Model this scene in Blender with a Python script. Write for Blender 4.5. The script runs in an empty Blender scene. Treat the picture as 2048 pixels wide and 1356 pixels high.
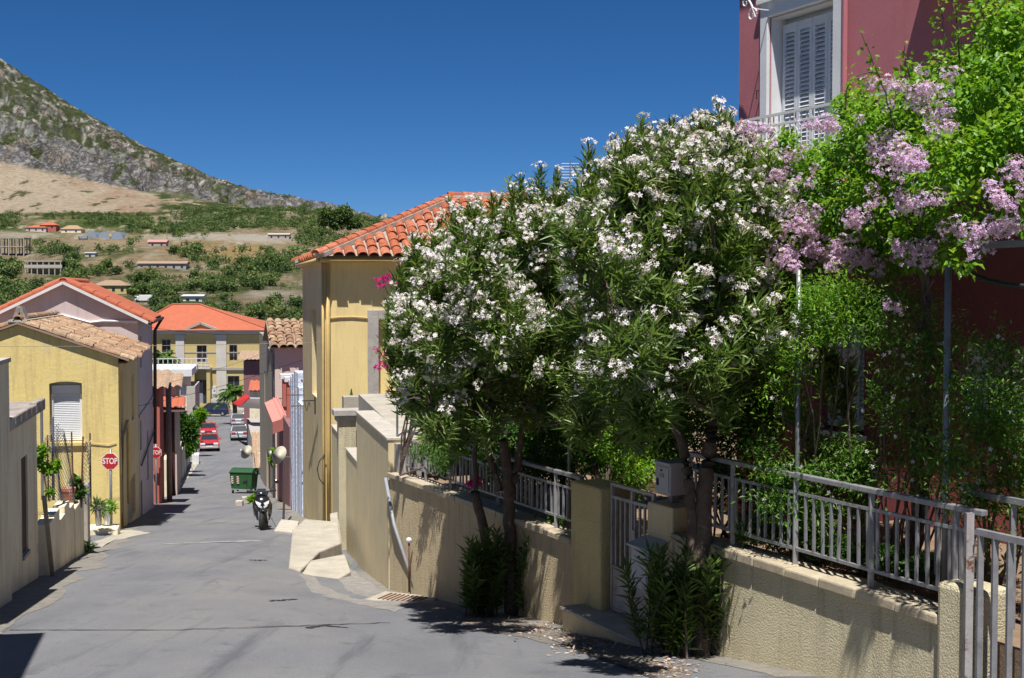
import bpy, math, random
import numpy as np
from mathutils import Vector, Matrix
random.seed(7); rng = np.random.default_rng(11)
R = math.radians
sc = bpy.context.scene

# ---------------------------------------------------------------- camera, sky, sun, exposure
CAMZ, FPX, CX, CY, HOR = 2.0, 2600.0, 1024.0, 678.0, 580.0
PITCH = math.atan((CY - HOR) / FPX)
cam = bpy.data.cameras.new('camera'); cam.sensor_width = 36.0; cam.lens = FPX / 2048 * 36.0
cam.clip_start = 0.1; cam.clip_end = 9000
camo = bpy.data.objects.new('camera', cam); sc.collection.objects.link(camo)
camo.location = (0, 0, CAMZ); camo.rotation_euler = (math.pi / 2 - PITCH, 0, 0)
sc.camera = camo

SUN_EL, SUN_H = R(67), Vector((-0.05, -1.0, 0)).normalized()
SUN = Vector((SUN_H.x * math.cos(SUN_EL), SUN_H.y * math.cos(SUN_EL), math.sin(SUN_EL)))
world = bpy.data.worlds.new('World'); sc.world = world; world.use_nodes = True
wn = world.node_tree.nodes; wl = world.node_tree.links
bg = wn['Background']
sky = wn.new('ShaderNodeTexSky'); sky.sky_type = 'NISHITA'; sky.sun_disc = False
sky.sun_elevation = SUN_EL; sky.sun_rotation = math.atan2(SUN_H.x, SUN_H.y)
sky.altitude = 5500; sky.air_density = 1.0; sky.dust_density = 0.0; sky.ozone_density = 8.0
hs = wn.new('ShaderNodeHueSaturation'); hs.inputs['Saturation'].default_value = 1.16; wl.new(sky.outputs[0], hs.inputs['Color'])
wl.new(hs.outputs[0], bg.inputs['Color']); bg.inputs['Strength'].default_value = 0.060
sl = bpy.data.lights.new('sun', 'SUN'); sl.energy = 5.0; sl.angle = R(0.53); sl.color = (1.0, 0.955, 0.88)
so = bpy.data.objects.new('sun', sl); sc.collection.objects.link(so)
so.rotation_euler = SUN.to_track_quat('Z', 'Y').to_euler(); so.location = (0, -20, 40)
vs = sc.view_settings; vs.view_transform = 'Standard'; vs.look = 'None'; vs.gamma = 1.0
vs.exposure = 0.5; vs.use_curve_mapping = False
sc.cycles.max_bounces = 7; sc.cycles.transparent_max_bounces = 8

# ---------------------------------------------------------------- helpers
CP, SP = math.cos(PITCH), math.sin(PITCH)
CAM = Vector((0, 0, CAMZ))
def ray(x, y):
    u = (x - CX) / FPX; v = -(y - CY) / FPX
    return Vector((u, CP + v * SP, -SP + v * CP))
def at(x, y, Y):
    d = ray(x, y); return CAM + d * (Y / d.y)
def smooth(t):
    t = min(1, max(0, t)); return t * t * (3 - 2 * t)

class Fr:
    """upright wall frame: origin, direction along, outward normal"""
    def __init__(s, o, u, n):
        s.o = Vector((o[0], o[1], 0)); s.u = Vector((u[0], u[1], 0)).normalized(); s.n = Vector((n[0], n[1], 0)).normalized()
    def p(s, a, o, z):
        q = s.o + s.u * a + s.n * o; return Vector((q.x, q.y, z))
    def pix(s, x, y, out=0.0):
        d = ray(x, y); q = s.o + s.n * out
        t = (q - CAM).dot(s.n) / d.dot(s.n); h = CAM + d * t
        return (h - s.o).dot(s.u), h.z
    def rz(s): return math.atan2(s.u.y, s.u.x)

WL = {}
def wloc(o): return WL.get(o.name, Vector((0, 0, 0))) if o else Vector((0, 0, 0))
def link(o, parent=None):
    sc.collection.objects.link(o)
    if parent: o.parent = parent
    return o
def tag(o, label=None, cat=None, group=None, kind=None):
    if label: o['label'] = label
    if cat: o['category'] = cat
    if group: o['group'] = group
    if kind: o['kind'] = kind
    return o
def thing(name, label, cat, loc, group=None):
    o = bpy.data.objects.new(name, None); o.empty_display_size = 0.2
    link(o); o.location = loc; WL[o.name] = Vector(loc)
    return tag(o, label, cat, group)

class MB:
    def __init__(s): s.v = []; s.f = []
    def add(s, vs, fs):
        b = len(s.v); s.v += [Vector(q) for q in vs]; s.f += [tuple(i + b for i in q) for q in fs]; return s
    def hexa(s, p):
        return s.add(p, [(0, 3, 2, 1), (4, 5, 6, 7), (0, 1, 5, 4), (1, 2, 6, 5), (2, 3, 7, 6), (3, 0, 4, 7)])
    def box(s, c, d, rz=0.0, M=None):
        x, y, z = d[0] / 2, d[1] / 2, d[2] / 2
        p = [Vector(q) for q in ((-x, -y, -z), (x, -y, -z), (x, y, -z), (-x, y, -z), (-x, -y, z), (x, -y, z), (x, y, z), (-x, y, z))]
        m = M if M is not None else Matrix.Rotation(rz, 3, 'Z')
        return s.hexa([m @ q + Vector(c) for q in p])
    def fbox(s, F, a0, a1, o0, o1, z0, z1):
        return s.hexa([F.p(a0, o0, z0), F.p(a1, o0, z0), F.p(a1, o1, z0), F.p(a0, o1, z0), F.p(a0, o0, z1), F.p(a1, o0, z1), F.p(a1, o1, z1), F.p(a0, o1, z1)])
    def prism(s, pts, vec):
        n = len(pts); vec = Vector(vec); pts = [Vector(q) for q in pts]
        return s.add(pts + [q + vec for q in pts], [tuple(range(n - 1, -1, -1)), tuple(range(n, 2 * n))] + [(i, (i + 1) % n, n + (i + 1) % n, n + i) for i in range(n)])
    def tube(s, pts, r, n=8):
        pts = [Vector(q) for q in pts]; k = len(pts)
        rs = r if isinstance(r, (list, tuple)) else [r] * k
        vs, fs = [], []
        for i, q in enumerate(pts):
            d = (pts[min(i + 1, k - 1)] - pts[max(i - 1, 0)]).normalized()
            up = Vector((0, 0, 1)) if abs(d.z) < 0.95 else Vector((0, 1, 0))
            a = d.cross(up).normalized(); b = d.cross(a)
            for j in range(n):
                t = 2 * math.pi * j / n; vs.append(q + (a * math.cos(t) + b * math.sin(t)) * rs[i])
        for i in range(k - 1):
            for j in range(n):
                fs.append((i * n + j, i * n + (j + 1) % n, (i + 1) * n + (j + 1) % n, (i + 1) * n + j))
        fs.append(tuple(range(n - 1, -1, -1))); fs.append(tuple((k - 1) * n + j for j in range(n)))
        return s.add(vs, fs)
    def bar(s, a, b, w, h=None):
        """square bar from a to b"""
        a, b = Vector(a), Vector(b); d = (b - a).normalized(); h = h or w
        up = Vector((0, 0, 1)) if abs(d.z) < 0.95 else Vector((0, 1, 0))
        x = d.cross(up).normalized() * w / 2; y = x.normalized().cross(d) * h / 2
        return s.hexa([a - x - y, a + x - y, a + x + y, a - x + y, b - x - y, b + x - y, b + x + y, b - x + y])
    def lathe(s, prof, c, n=16, M=None):
        c = Vector(c); vs, fs = [], []
        for (r, z) in prof:
            for j in range(n):
                t = 2 * math.pi * j / n; q = Vector((r * math.cos(t), r * math.sin(t), z))
                vs.append((M @ q if M else q) + c)
        for i in range(len(prof) - 1):
            for j in range(n):
                fs.append((i * n + j, i * n + (j + 1) % n, (i + 1) * n + (j + 1) % n, (i + 1) * n + j))
        fs.append(tuple(range(n - 1, -1, -1))); fs.append(tuple((len(prof) - 1) * n + j for j in range(n)))
        return s.add(vs, fs)
    def ell(s, c, r, n=14, m=8, M=None):
        return s.lathe([(max(1e-3, math.sin(math.pi * i / m)), -math.cos(math.pi * i / m)) for i in range(m + 1)], c, n, (M if M else Matrix.Identity(3)) @ Matrix.Diagonal(Vector(r)))
    def wall(s, F, a0, a1, z0, z1, th, ops=()):
        """wall slab with rectangular openings (a0,a1,z0,z1), outer face at out=0"""
        A = sorted({a0, a1, *[q for o in ops for q in o[:2]]}); Z = sorted({z0, z1, *[q for o in ops for q in o[2:4]]})
        for i in range(len(A) - 1):
            for j in range(len(Z) - 1):
                ca, cz = (A[i] + A[i + 1]) / 2, (Z[j] + Z[j + 1]) / 2
                if any(o[0] < ca < o[1] and o[2] < cz < o[3] for o in ops): continue
                s.fbox(F, A[i], A[i + 1], -th, 0, Z[j], Z[j + 1])
        return s
    def mesh(s, name, mat, off=None, sm=False):
        me = bpy.data.meshes.new(name); off = off or Vector((0, 0, 0))
        me.from_pydata([tuple(q - off) for q in s.v], [], s.f); me.materials.append(mat)
        if sm: me.polygons.foreach_set('use_smooth', [True] * len(me.polygons))
        me.update(); return me
    def build(s, name, mat, parent=None, sm=False, bev=0.0, loc=None):
        off = wloc(parent) if parent else (Vector(loc) if loc is not None else Vector((0, 0, 0)))
        o = bpy.data.objects.new(name, s.mesh(name, mat, off, sm))
        if parent is None: o.location = off
        link(o, parent); WL[o.name] = off.copy()
        if bev:
            m = o.modifiers.new('bevel', 'BEVEL'); m.width = bev; m.segments = 2; m.limit_method = 'ANGLE'; m.angle_limit = R(40)
        return o
def inst(name, me, parent, M):
    """child sharing mesh data, placed by world matrix"""
    o = bpy.data.objects.new(name, me); link(o, parent)
    o.matrix_local = Matrix.Translation(-wloc(parent)) @ M if parent else M
    return o
def npmesh(name, V, F, mat, parent=None, tint=None, loc=None, sm=False):
    me = bpy.data.meshes.new(name); n, k = F.shape
    off = np.array(wloc(parent) if parent else (loc if loc is not None else (0, 0, 0)), float)
    V = V - off
    me.vertices.add(len(V)); me.vertices.foreach_set('co', V.astype(np.float32).ravel())
    me.loops.add(n * k); me.loops.foreach_set('vertex_index', F.astype(np.int32).ravel())
    me.polygons.add(n); me.polygons.foreach_set('loop_start', np.arange(0, n * k, k, dtype=np.int32))
    me.polygons.foreach_set('loop_total', np.full(n, k, np.int32))
    if sm: me.polygons.foreach_set('use_smooth', np.ones(n, bool))
    me.update(calc_edges=True); me.materials.append(mat)
    if tint is not None:
        a = me.attributes.new('tint', 'FLOAT', 'FACE'); a.data.foreach_set('value', tint.astype(np.float32))
    if name is None: return me
    o = bpy.data.objects.new(name, me); link(o, parent)
    if parent is None: o.location = off
    return o

# ---------------------------------------------------------------- materials
def nodes(name):
    m = bpy.data.materials.new(name); m.use_nodes = True
    nt = m.node_tree; return m, nt, nt.nodes['Principled BSDF'], nt.nodes['Material Output']
def N(nt, t, **kw):
    n = nt.nodes.new(t)
    for k, v in kw.items():
        if k in n.inputs: n.inputs[k].default_value = v
        else: setattr(n, k, v)
    return n
def c4(c): return (c[0], c[1], c[2], 1)
def mixc(nt, fac, a, b, mode='MIX'):
    n = nt.nodes.new('ShaderNodeMix'); n.data_type = 'RGBA'; n.blend_type = mode
    for sock, v in ((n.inputs[0], fac), (n.inputs[6], a), (n.inputs[7], b)):
        if isinstance(v, bpy.types.NodeSocket): nt.links.new(v, sock)
        elif isinstance(v, (int, float)): sock.default_value = v
        else: sock.default_value = c4(v)
    return n.outputs[2]
def ramp(nt, sock, lo, hi, a=(0, 0, 0), b=(1, 1, 1)):
    r = nt.nodes.new('ShaderNodeValToRGB'); nt.links.new(sock, r.inputs[0])
    r.color_ramp.elements[0].position = lo; r.color_ramp.elements[1].position = hi
    r.color_ramp.elements[0].color = c4(a); r.color_ramp.elements[1].color = c4(b); return r.outputs[0]
def noise(nt, vec, scale, detail=4, rough=0.6):
    n = N(nt, 'ShaderNodeTexNoise', Scale=scale, Detail=detail, Roughness=rough); nt.links.new(vec, n.inputs['Vector']); return n.outputs[0]
def pos(nt, scale=(1, 1, 1)):
    g = nt.nodes.new('ShaderNodeNewGeometry'); m = nt.nodes.new('ShaderNodeMapping'); m.inputs['Scale'].default_value = scale
    nt.links.new(g.outputs['Position'], m.inputs[0]); return m.outputs[0]
def pm(name, c1, c2=None, ns=1.2, streak=0.0, scol=(0.10, 0.09, 0.075), fine=0.10, bump=0.15, bs=45.0, bd=0.01, rough=0.9, metal=0.0, spec=0.25, patch=None, pthr=(0.60, 0.66), pscale=1.1):
    """weathered surface: blotches c1/c2, vertical streaks, patches of wear, fine grain and relief"""
    m, nt, b, out = nodes(name); L = nt.links
    c2 = c2 or tuple(q * 0.82 for q in c1)
    P = pos(nt)
    col = mixc(nt, ramp(nt, noise(nt, P, ns, 6, 0.65), 0.35, 0.68), c1, c2)
    if streak:
        s = ramp(nt, noise(nt, pos(nt, (3.2, 3.2, 0.28)), 1.6, 6, 0.7), 0.50, 0.80)
        sm = N(nt, 'ShaderNodeMath', operation='MULTIPLY'); L.new(s, sm.inputs[0]); sm.inputs[1].default_value = streak
        col = mixc(nt, sm.outputs[0], col, scol)
    if patch:
        col = mixc(nt, ramp(nt, noise(nt, P, pscale, 8, 0.72), pthr[0], pthr[1]), col, patch)
    if fine:
        fn = ramp(nt, noise(nt, P, 38, 3, 0.7), 0.25, 0.75, (1 - fine,) * 3, (1 + fine * 0.6,) * 3)
        col = mixc(nt, 1.0, col, fn, 'MULTIPLY')
    L.new(col, b.inputs['Base Color'])
    b.inputs['Roughness'].default_value = rough; b.inputs['Metallic'].default_value = metal; b.inputs['Specular IOR Level'].default_value = spec
    if bump:
        h = N(nt, 'ShaderNodeMath', operation='ADD'); L.new(noise(nt, P, bs, 5, 0.7), h.inputs[0]); L.new(noise(nt, P, 4.0, 4, 0.6), h.inputs[1])
        bm = N(nt, 'ShaderNodeBump', Strength=bump, Distance=bd); L.new(h.outputs[0], bm.inputs['Height']); L.new(bm.outputs[0], b.inputs['Normal'])
    return m
def stucco(name, c1, c2):
    """thrown rough-cast render with deep relief"""
    m, nt, b, out = nodes(name); L = nt.links; P = pos(nt)
    col = mixc(nt, ramp(nt, noise(nt, P, 1.3, 6, 0.7), 0.35, 0.7), c1, c2)
    s = ramp(nt, noise(nt, pos(nt, (3, 3, 0.3)), 1.8, 6, 0.7), 0.5, 0.8)
    sm = N(nt, 'ShaderNodeMath', operation='MULTIPLY'); L.new(s, sm.inputs[0]); sm.inputs[1].default_value = 0.6
    col = mixc(nt, sm.outputs[0], col, (0.16, 0.12, 0.07))
    v = N(nt, 'ShaderNodeTexVoronoi', Scale=58.0); v.feature = 'SMOOTH_F1'; L.new(P, v.inputs['Vector'])
    h = N(nt, 'ShaderNodeMath', operation='SUBTRACT'); L.new(noise(nt, P, 85, 5, 0.7), h.inputs[0]); L.new(v.outputs['Distance'], h.inputs[1])
    bm = N(nt, 'ShaderNodeBump', Strength=1.0, Distance=0.016); L.new(h.outputs[0], bm.inputs['Height']); L.new(bm.outputs[0], b.inputs['Normal'])
    L.new(col, b.inputs['Base Color']); b.inputs['Roughness'].default_value = 0.95; b.inputs['Specular IOR Level'].default_value = 0.15
    return m
def tilemat(name, cols, rough=0.85):
    """clay tile: colour differs from tile to tile"""
    m, nt, b, out = nodes(name); L = nt.links
    oi = nt.nodes.new('ShaderNodeObjectInfo'); r = nt.nodes.new('ShaderNodeValToRGB'); L.new(oi.outputs['Random'], r.inputs[0])
    e = r.color_ramp.elements; e[0].color = c4(cols[0]); e[1].color = c4(cols[-1])
    for i, c in enumerate(cols[1:-1]): e.new((i + 1) / (len(cols) - 1)).color = c4(c)
    P = pos(nt)
    col = mixc(nt, ramp(nt, noise(nt, P, 7, 6, 0.7), 0.4, 0.75), r.outputs[0], tuple(q * 0.55 for q in cols[0]))
    L.new(col, b.inputs['Base Color']); b.inputs['Roughness'].default_value = rough; b.inputs['Specular IOR Level'].default_value = 0.2
    bm = N(nt, 'ShaderNodeBump', Strength=0.3, Distance=0.01); L.new(noise(nt, P, 30, 4), bm.inputs['Height']); L.new(bm.outputs[0], b.inputs['Normal'])
    return m
def leafmat(name, cols, trans=0.35, rough=0.45, obj=False, spec=0.4):
    m, nt, b, out = nodes(name); L = nt.links
    if obj: src = nt.nodes.new('ShaderNodeObjectInfo').outputs['Random']
    else:
        a = nt.nodes.new('ShaderNodeAttribute'); a.attribute_name = 'tint'; src = a.outputs['Fac']
    r = nt.nodes.new('ShaderNodeValToRGB'); L.new(src, r.inputs[0]); e = r.color_ramp.elements
    e[0].color = c4(cols[0]); e[1].color = c4(cols[-1])
    for i, c in enumerate(cols[1:-1]): e.new((i + 1) / (len(cols) - 1)).color = c4(c)
    L.new(r.outputs[0], b.inputs['Base Color']); b.inputs['Roughness'].default_value = rough; b.inputs['Specular IOR Level'].default_value = spec
    t = nt.nodes.new('ShaderNodeBsdfTranslucent'); g = mixc(nt, 1.0, r.outputs[0], (1.25, 1.2, 0.7), 'MULTIPLY') if not obj else r.outputs[0]
    L.new(g, t.inputs['Color'])
    mx = nt.nodes.new('ShaderNodeMixShader'); mx.inputs[0].default_value = trans
    L.new(b.outputs[0], mx.inputs[1]); L.new(t.outputs[0], mx.inputs[2]); L.new(mx.outputs[0], out.inputs['Surface'])
    return m
def paint(name, c, rough=0.35, metal=0.0, spec=0.5, coat=0.0):
    m, nt, b, out = nodes(name)
    P = pos(nt); col = mixc(nt, ramp(nt, noise(nt, P, 9, 5, 0.7), 0.4, 0.75), c, tuple(q * 0.8 for q in c)); nt.links.new(col, b.inputs['Base Color'])
    b.inputs['Roughness'].default_value = rough; b.inputs['Metallic'].default_value = metal; b.inputs['Specular IOR Level'].default_value = spec; b.inputs['Coat Weight'].default_value = coat
    return m

M = {}
M['asphalt'] = None
M['yellow'] = pm('yellow_plaster', (0.78, 0.62, 0.25), (0.70, 0.56, 0.24), 0.7, streak=0.75, scol=(0.36, 0.275, 0.14), bump=0.3, bs=10, bd=0.03, patch=(0.60, 0.52, 0.33), pthr=(0.60, 0.68), pscale=0.9)
M['ochre'] = pm('ochre_plaster', (0.80, 0.64, 0.30), (0.73, 0.58, 0.28), 0.6, streak=0.65, scol=(0.42, 0.33, 0.19), bump=0.2, bs=14, patch=(0.70, 0.58, 0.34), pthr=(0.58, 0.66), pscale=0.8)
M['ochre_side'] = pm('ochre_weathered', (0.74, 0.61, 0.35), (0.62, 0.52, 0.32), 0.9, streak=0.45, scol=(0.22, 0.18, 0.12), bump=0.2, bs=20)
M['mauve'] = pm('mauve_plaster', (0.64, 0.53, 0.51), (0.57, 0.475, 0.465), 0.5, streak=0.5, scol=(0.33, 0.27, 0.26), bump=0.2, bs=12, patch=(0.42, 0.36, 0.34), pthr=(0.58, 0.68), pscale=0.7)
M['cream'] = pm('cream_plaster', (0.88, 0.78, 0.58), (0.76, 0.66, 0.48), 1.1, streak=0.65, scol=(0.14, 0.12, 0.09), bump=0.3, bs=16, bd=0.02, patch=(0.36, 0.32, 0.25), pthr=(0.60, 0.70), pscale=1.6)
M['wallend'] = pm('buff_smooth_render', (0.72, 0.60, 0.37), (0.62, 0.53, 0.34), 1.5, streak=0.4, scol=(0.30, 0.25, 0.16), bump=0.12, bs=20)
M['stucco'] = stucco('roughcast_render', (0.62, 0.51, 0.33), (0.50, 0.41, 0.27))
M['stuccoy'] = stucco('roughcast_yellow', (0.74, 0.61, 0.31), (0.62, 0.51, 0.27))
M['stuccop'] = stucco('roughcast_pale', (0.66, 0.60, 0.42), (0.55, 0.49, 0.33))
M['coping'] = pm('coping_concrete', (0.50, 0.43, 0.31), (0.40, 0.34, 0.25), 3, streak=0.3, bump=0.5, bs=35, bd=0.015, patch=(0.2, 0.16, 0.11), pthr=(0.6, 0.72))
M['concrete'] = pm('pale_concrete', (0.46, 0.42, 0.35), (0.34, 0.31, 0.26), 2.2, streak=0.2, bump=0.4, bs=30, bd=0.012, patch=(0.25, 0.23, 0.2), pthr=(0.64, 0.75))
M['stone'] = pm('grey_stone', (0.44, 0.41, 0.38), (0.35, 0.32, 0.30), 4, bump=0.6, bs=22, bd=0.02)
M['marble'] = pm('step_marble', (0.55, 0.50, 0.43), (0.40, 0.34, 0.28), 3, bump=0.3, bs=30, patch=(0.3, 0.22, 0.18), pthr=(0.6, 0.75))
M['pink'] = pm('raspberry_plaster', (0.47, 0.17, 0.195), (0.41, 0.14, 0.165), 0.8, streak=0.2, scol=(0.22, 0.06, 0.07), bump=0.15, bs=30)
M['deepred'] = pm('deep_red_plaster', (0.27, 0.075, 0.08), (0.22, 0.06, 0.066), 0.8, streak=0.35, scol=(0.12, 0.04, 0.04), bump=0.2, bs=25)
M['rustpaint'] = pm('rusted_white_post', (0.42, 0.41, 0.42), (0.33, 0.31, 0.31), 6, streak=0.8, scol=(0.22, 0.09, 0.045), bump=0.3, rough=0.6, patch=(0.17, 0.075, 0.045), pthr=(0.55, 0.62), pscale=5)
M['white'] = pm('white_paint', (0.74, 0.74, 0.75), (0.66, 0.66, 0.67), 2, fine=0.04, bump=0.05, rough=0.55)
M['shutter'] = pm('shutter_paint', (0.70, 0.72, 0.75), (0.62, 0.64, 0.68), 2, fine=0.04, bump=0.05, rough=0.5)
M['beige'] = pm('beige_panel', (0.46, 0.41, 0.36), None, 1, fine=0.05, bump=0.05, rough=0.6)
M['rail'] = pm('galvanised_paint', (0.32, 0.325, 0.345), (0.24, 0.24, 0.255), 9, fine=0.12, bump=0.15, bs=60, bd=0.004, rough=0.5, metal=0.25, spec=0.5, patch=(0.20, 0.11, 0.075), pthr=(0.61, 0.68), pscale=7)
M['pole'] = pm('steel_tube', (0.27, 0.29, 0.32), (0.21, 0.22, 0.24), 5, fine=0.1, bump=0.1, rough=0.45, metal=0.4, spec=0.5)
M['rust'] = pm('rusty_iron', (0.20, 0.09, 0.05), (0.11, 0.06, 0.045), 9, bump=0.4, rough=0.85)
M['gate'] = pm('gate_paint', (0.47, 0.45, 0.45), (0.34, 0.31, 0.30), 5, rough=0.55, bump=0.15, metal=0.15, patch=(0.23, 0.13, 0.08), pthr=(0.62, 0.7), pscale=5)
M['box'] = pm('meter_box_paint', (0.50, 0.51, 0.53), (0.43, 0.44, 0.46), 3, fine=0.05, bump=0.05, rough=0.5)
M['dark'] = paint('dark_void', (0.02, 0.018, 0.018), 0.8)
M['maroon'] = pm('maroon_wood', (0.07, 0.018, 0.02), (0.045, 0.014, 0.016), 5, rough=0.7)
M['brownwood'] = pm('brown_wood', (0.12, 0.06, 0.035), (0.08, 0.04, 0.026), 8, rough=0.7)
M['oldwood'] = pm('grey_wood', (0.36, 0.30, 0.22), (0.25, 0.2, 0.15), 8, streak=0.3, rough=0.8)
M['pipe'] = pm('ochre_pipe', (0.62, 0.44, 0.17), (0.50, 0.36, 0.15), 4, rough=0.5, fine=0.05, bump=0.05, spec=0.4)
M['greypipe'] = paint('grey_pvc', (0.30, 0.32, 0.36), 0.5)
M['blackpipe'] = paint('black_cable', (0.018, 0.018, 0.02), 0.5)
M['brownpipe'] = paint('brown_pipe', (0.05, 0.028, 0.026), 0.5)
M['whiteplastic'] = paint('white_plastic', (0.75, 0.75, 0.74), 0.4)
M['tile'] = tilemat('orange_clay_tile', [(0.36, 0.105, 0.055), (0.45, 0.145, 0.075), (0.54, 0.215, 0.13), (0.40, 0.12, 0.06), (0.48, 0.175, 0.10)])
M['oldtile'] = tilemat('old_clay_tile', [(0.30, 0.17, 0.10), (0.45, 0.30, 0.19), (0.36, 0.20, 0.12), (0.52, 0.39, 0.26), (0.22, 0.15, 0.11)])
M['tiledeck'] = pm('tile_bedding', (0.34, 0.20, 0.13), (0.30, 0.26, 0.22), 3, bump=0.4)
M['tilegrey'] = pm('mortared_channels', (0.38, 0.33, 0.29), (0.30, 0.24, 0.20), 5, bump=0.5, bs=20, bd=.02)
M['redroof'] = pm('red_tile_roof', (0.46, 0.135, 0.075), (0.39, 0.115, 0.065), 1.5, bump=0.5, bs=9, bd=0.05)
M['mortar'] = pm('lime_mortar', (0.52, 0.48, 0.42), (0.40, 0.37, 0.32), 4, bump=0.5, bs=20, bd=0.02)
M['slab'] = pm('lichen_slab', (0.40, 0.36, 0.33), (0.26, 0.22, 0.20), 3, bump=0.8, bs=16, bd=0.03, patch=(0.46, 0.30, 0.20), pthr=(0.56, 0.66), pscale=2.2)
M['bluewash'] = pm('blue_white_limewash', (0.66, 0.71, 0.82), (0.56, 0.62, 0.76), 3, streak=0.5, scol=(0.30, 0.36, 0.48), bump=0.9, bs=9, bd=0.05)
M['brick'] = pm('bare_brick', (0.46, 0.40, 0.33), (0.34, 0.29, 0.24), 6, bump=0.6, bs=14, bd=0.03)
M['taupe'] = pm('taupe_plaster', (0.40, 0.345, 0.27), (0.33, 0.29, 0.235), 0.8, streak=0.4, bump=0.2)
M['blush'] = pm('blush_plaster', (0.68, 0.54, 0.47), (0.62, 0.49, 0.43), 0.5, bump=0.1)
M['coral'] = pm('coral_plaster', (0.52, 0.15, 0.115), (0.44, 0.13, 0.10), 0.9, streak=0.3, bump=0.15)
M['salmon'] = pm('salmon_sheet', (0.64, 0.25, 0.215), (0.56, 0.22, 0.19), 3, bump=0.1, rough=0.6)
M['plum'] = pm('plum_plaster', (0.28, 0.14, 0.15), (0.22, 0.12, 0.13), 1, bump=0.1)
M['neo'] = pm('neoclassic_ochre', (0.60, 0.47, 0.20), (0.53, 0.42, 0.19), 0.4, streak=0.15, bump=0.1)
M['neowhite'] = pm('neoclassic_pilaster', (0.60, 0.57, 0.52), (0.52, 0.49, 0.44), 0.8, bump=0.1)
M['neostone'] = pm('neoclassic_cornice', (0.42, 0.39, 0.33), (0.34, 0.31, 0.27), 1.2, bump=0.2)
M['glassdark'] = paint('dark_window_glass', (0.03, 0.035, 0.045), 0.12, spec=0.6)
M['red'] = paint('red_fabric', (0.62, 0.03, 0.035), 0.7)
M['signred'] = paint('sign_red', (0.50, 0.02, 0.025), 0.4)
M['signwhite'] = paint('sign_white', (0.78, 0.78, 0.77), 0.4)
M['carred'] = paint('car_red', (0.50, 0.025, 0.03), 0.25, coat=0.6)
M['carblue'] = paint('car_navy', (0.012, 0.018, 0.07), 0.25, coat=0.6)
M['carsilver'] = paint('car_silver', (0.42, 0.46, 0.50), 0.3, metal=0.4, coat=0.5)
M['rubber'] = paint('rubber', (0.02, 0.02, 0.021), 0.8)
M['rim'] = paint('alloy', (0.55, 0.56, 0.58), 0.3, metal=0.8)
M['lamp'] = paint('lamp_lens', (0.72, 0.75, 0.78), 0.15, spec=0.7)
M['bikeblack'] = paint('scooter_black', (0.012, 0.012, 0.016), 0.2, coat=0.7)
M['green'] = paint('bin_green', (0.022, 0.10, 0.028), 0.55)
M['greendark'] = paint('bin_lid_green', (0.02, 0.08, 0.03), 0.55)
M['dish'] = paint('dish_cream', (0.52, 0.49, 0.39), 0.5)
M['terracotta'] = paint('terracotta', (0.45, 0.17, 0.09), 0.8)
M['bark'] = pm('oleander_bark', (0.155, 0.115, 0.095), (0.09, 0.068, 0.058), 7, bump=0.9, bs=14, bd=0.03, patch=(0.30, 0.25, 0.21), pthr=(0.58, 0.7), pscale=4)
M['soil'] = pm('yard_soil', (0.20, 0.13, 0.085), (0.27, 0.20, 0.14), 3, bump=0.6, bs=20, bd=0.03)
M['oleaf'] = leafmat('oleander_leaf', [(0.055, 0.10, 0.022), (0.10, 0.175, 0.034), (0.155, 0.245, 0.05), (0.26, 0.33, 0.09)], 0.40, 0.36, spec=0.55)
M['vleaf'] = leafmat('vine_leaf', [(0.065, 0.17, 0.016), (0.115, 0.28, 0.02), (0.19, 0.38, 0.026), (0.32, 0.46, 0.04)], 0.45, 0.4)
M['jleaf'] = leafmat('jasmine_leaf', [(0.035, 0.10, 0.018), (0.07, 0.18, 0.024), (0.12, 0.26, 0.03), (0.20, 0.33, 0.05)], 0.4)
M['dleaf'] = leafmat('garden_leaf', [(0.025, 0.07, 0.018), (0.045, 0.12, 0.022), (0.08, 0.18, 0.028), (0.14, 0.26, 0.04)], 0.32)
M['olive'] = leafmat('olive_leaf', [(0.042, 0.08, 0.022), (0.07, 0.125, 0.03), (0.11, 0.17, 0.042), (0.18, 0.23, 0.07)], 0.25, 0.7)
M['palm'] = leafmat('palm_leaf', [(0.05, 0.12, 0.02), (0.09, 0.19, 0.03), (0.16, 0.27, 0.05)], 0.25)
M['petal'] = leafmat('oleander_petal', [(0.82, 0.77, 0.84), (0.84, 0.82, 0.87), (0.80, 0.70, 0.78)], 0.35, 0.6, spec=0.2)
M['lilac'] = leafmat('lilac_petal', [(0.60, 0.39, 0.67), (0.70, 0.51, 0.76), (0.81, 0.66, 0.84)], 0.35, 0.6, spec=0.2)
M['magenta'] = leafmat('magenta_bract', [(0.50, 0.01, 0.20), (0.62, 0.02, 0.28)], 0.3, 0.6, spec=0.2)
M['litter'] = leafmat('leaf_litter', [(0.20, 0.13, 0.08), (0.36, 0.25, 0.17), (0.60, 0.50, 0.48), (0.14, 0.09, 0.06)], 0.1, 0.9)

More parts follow.
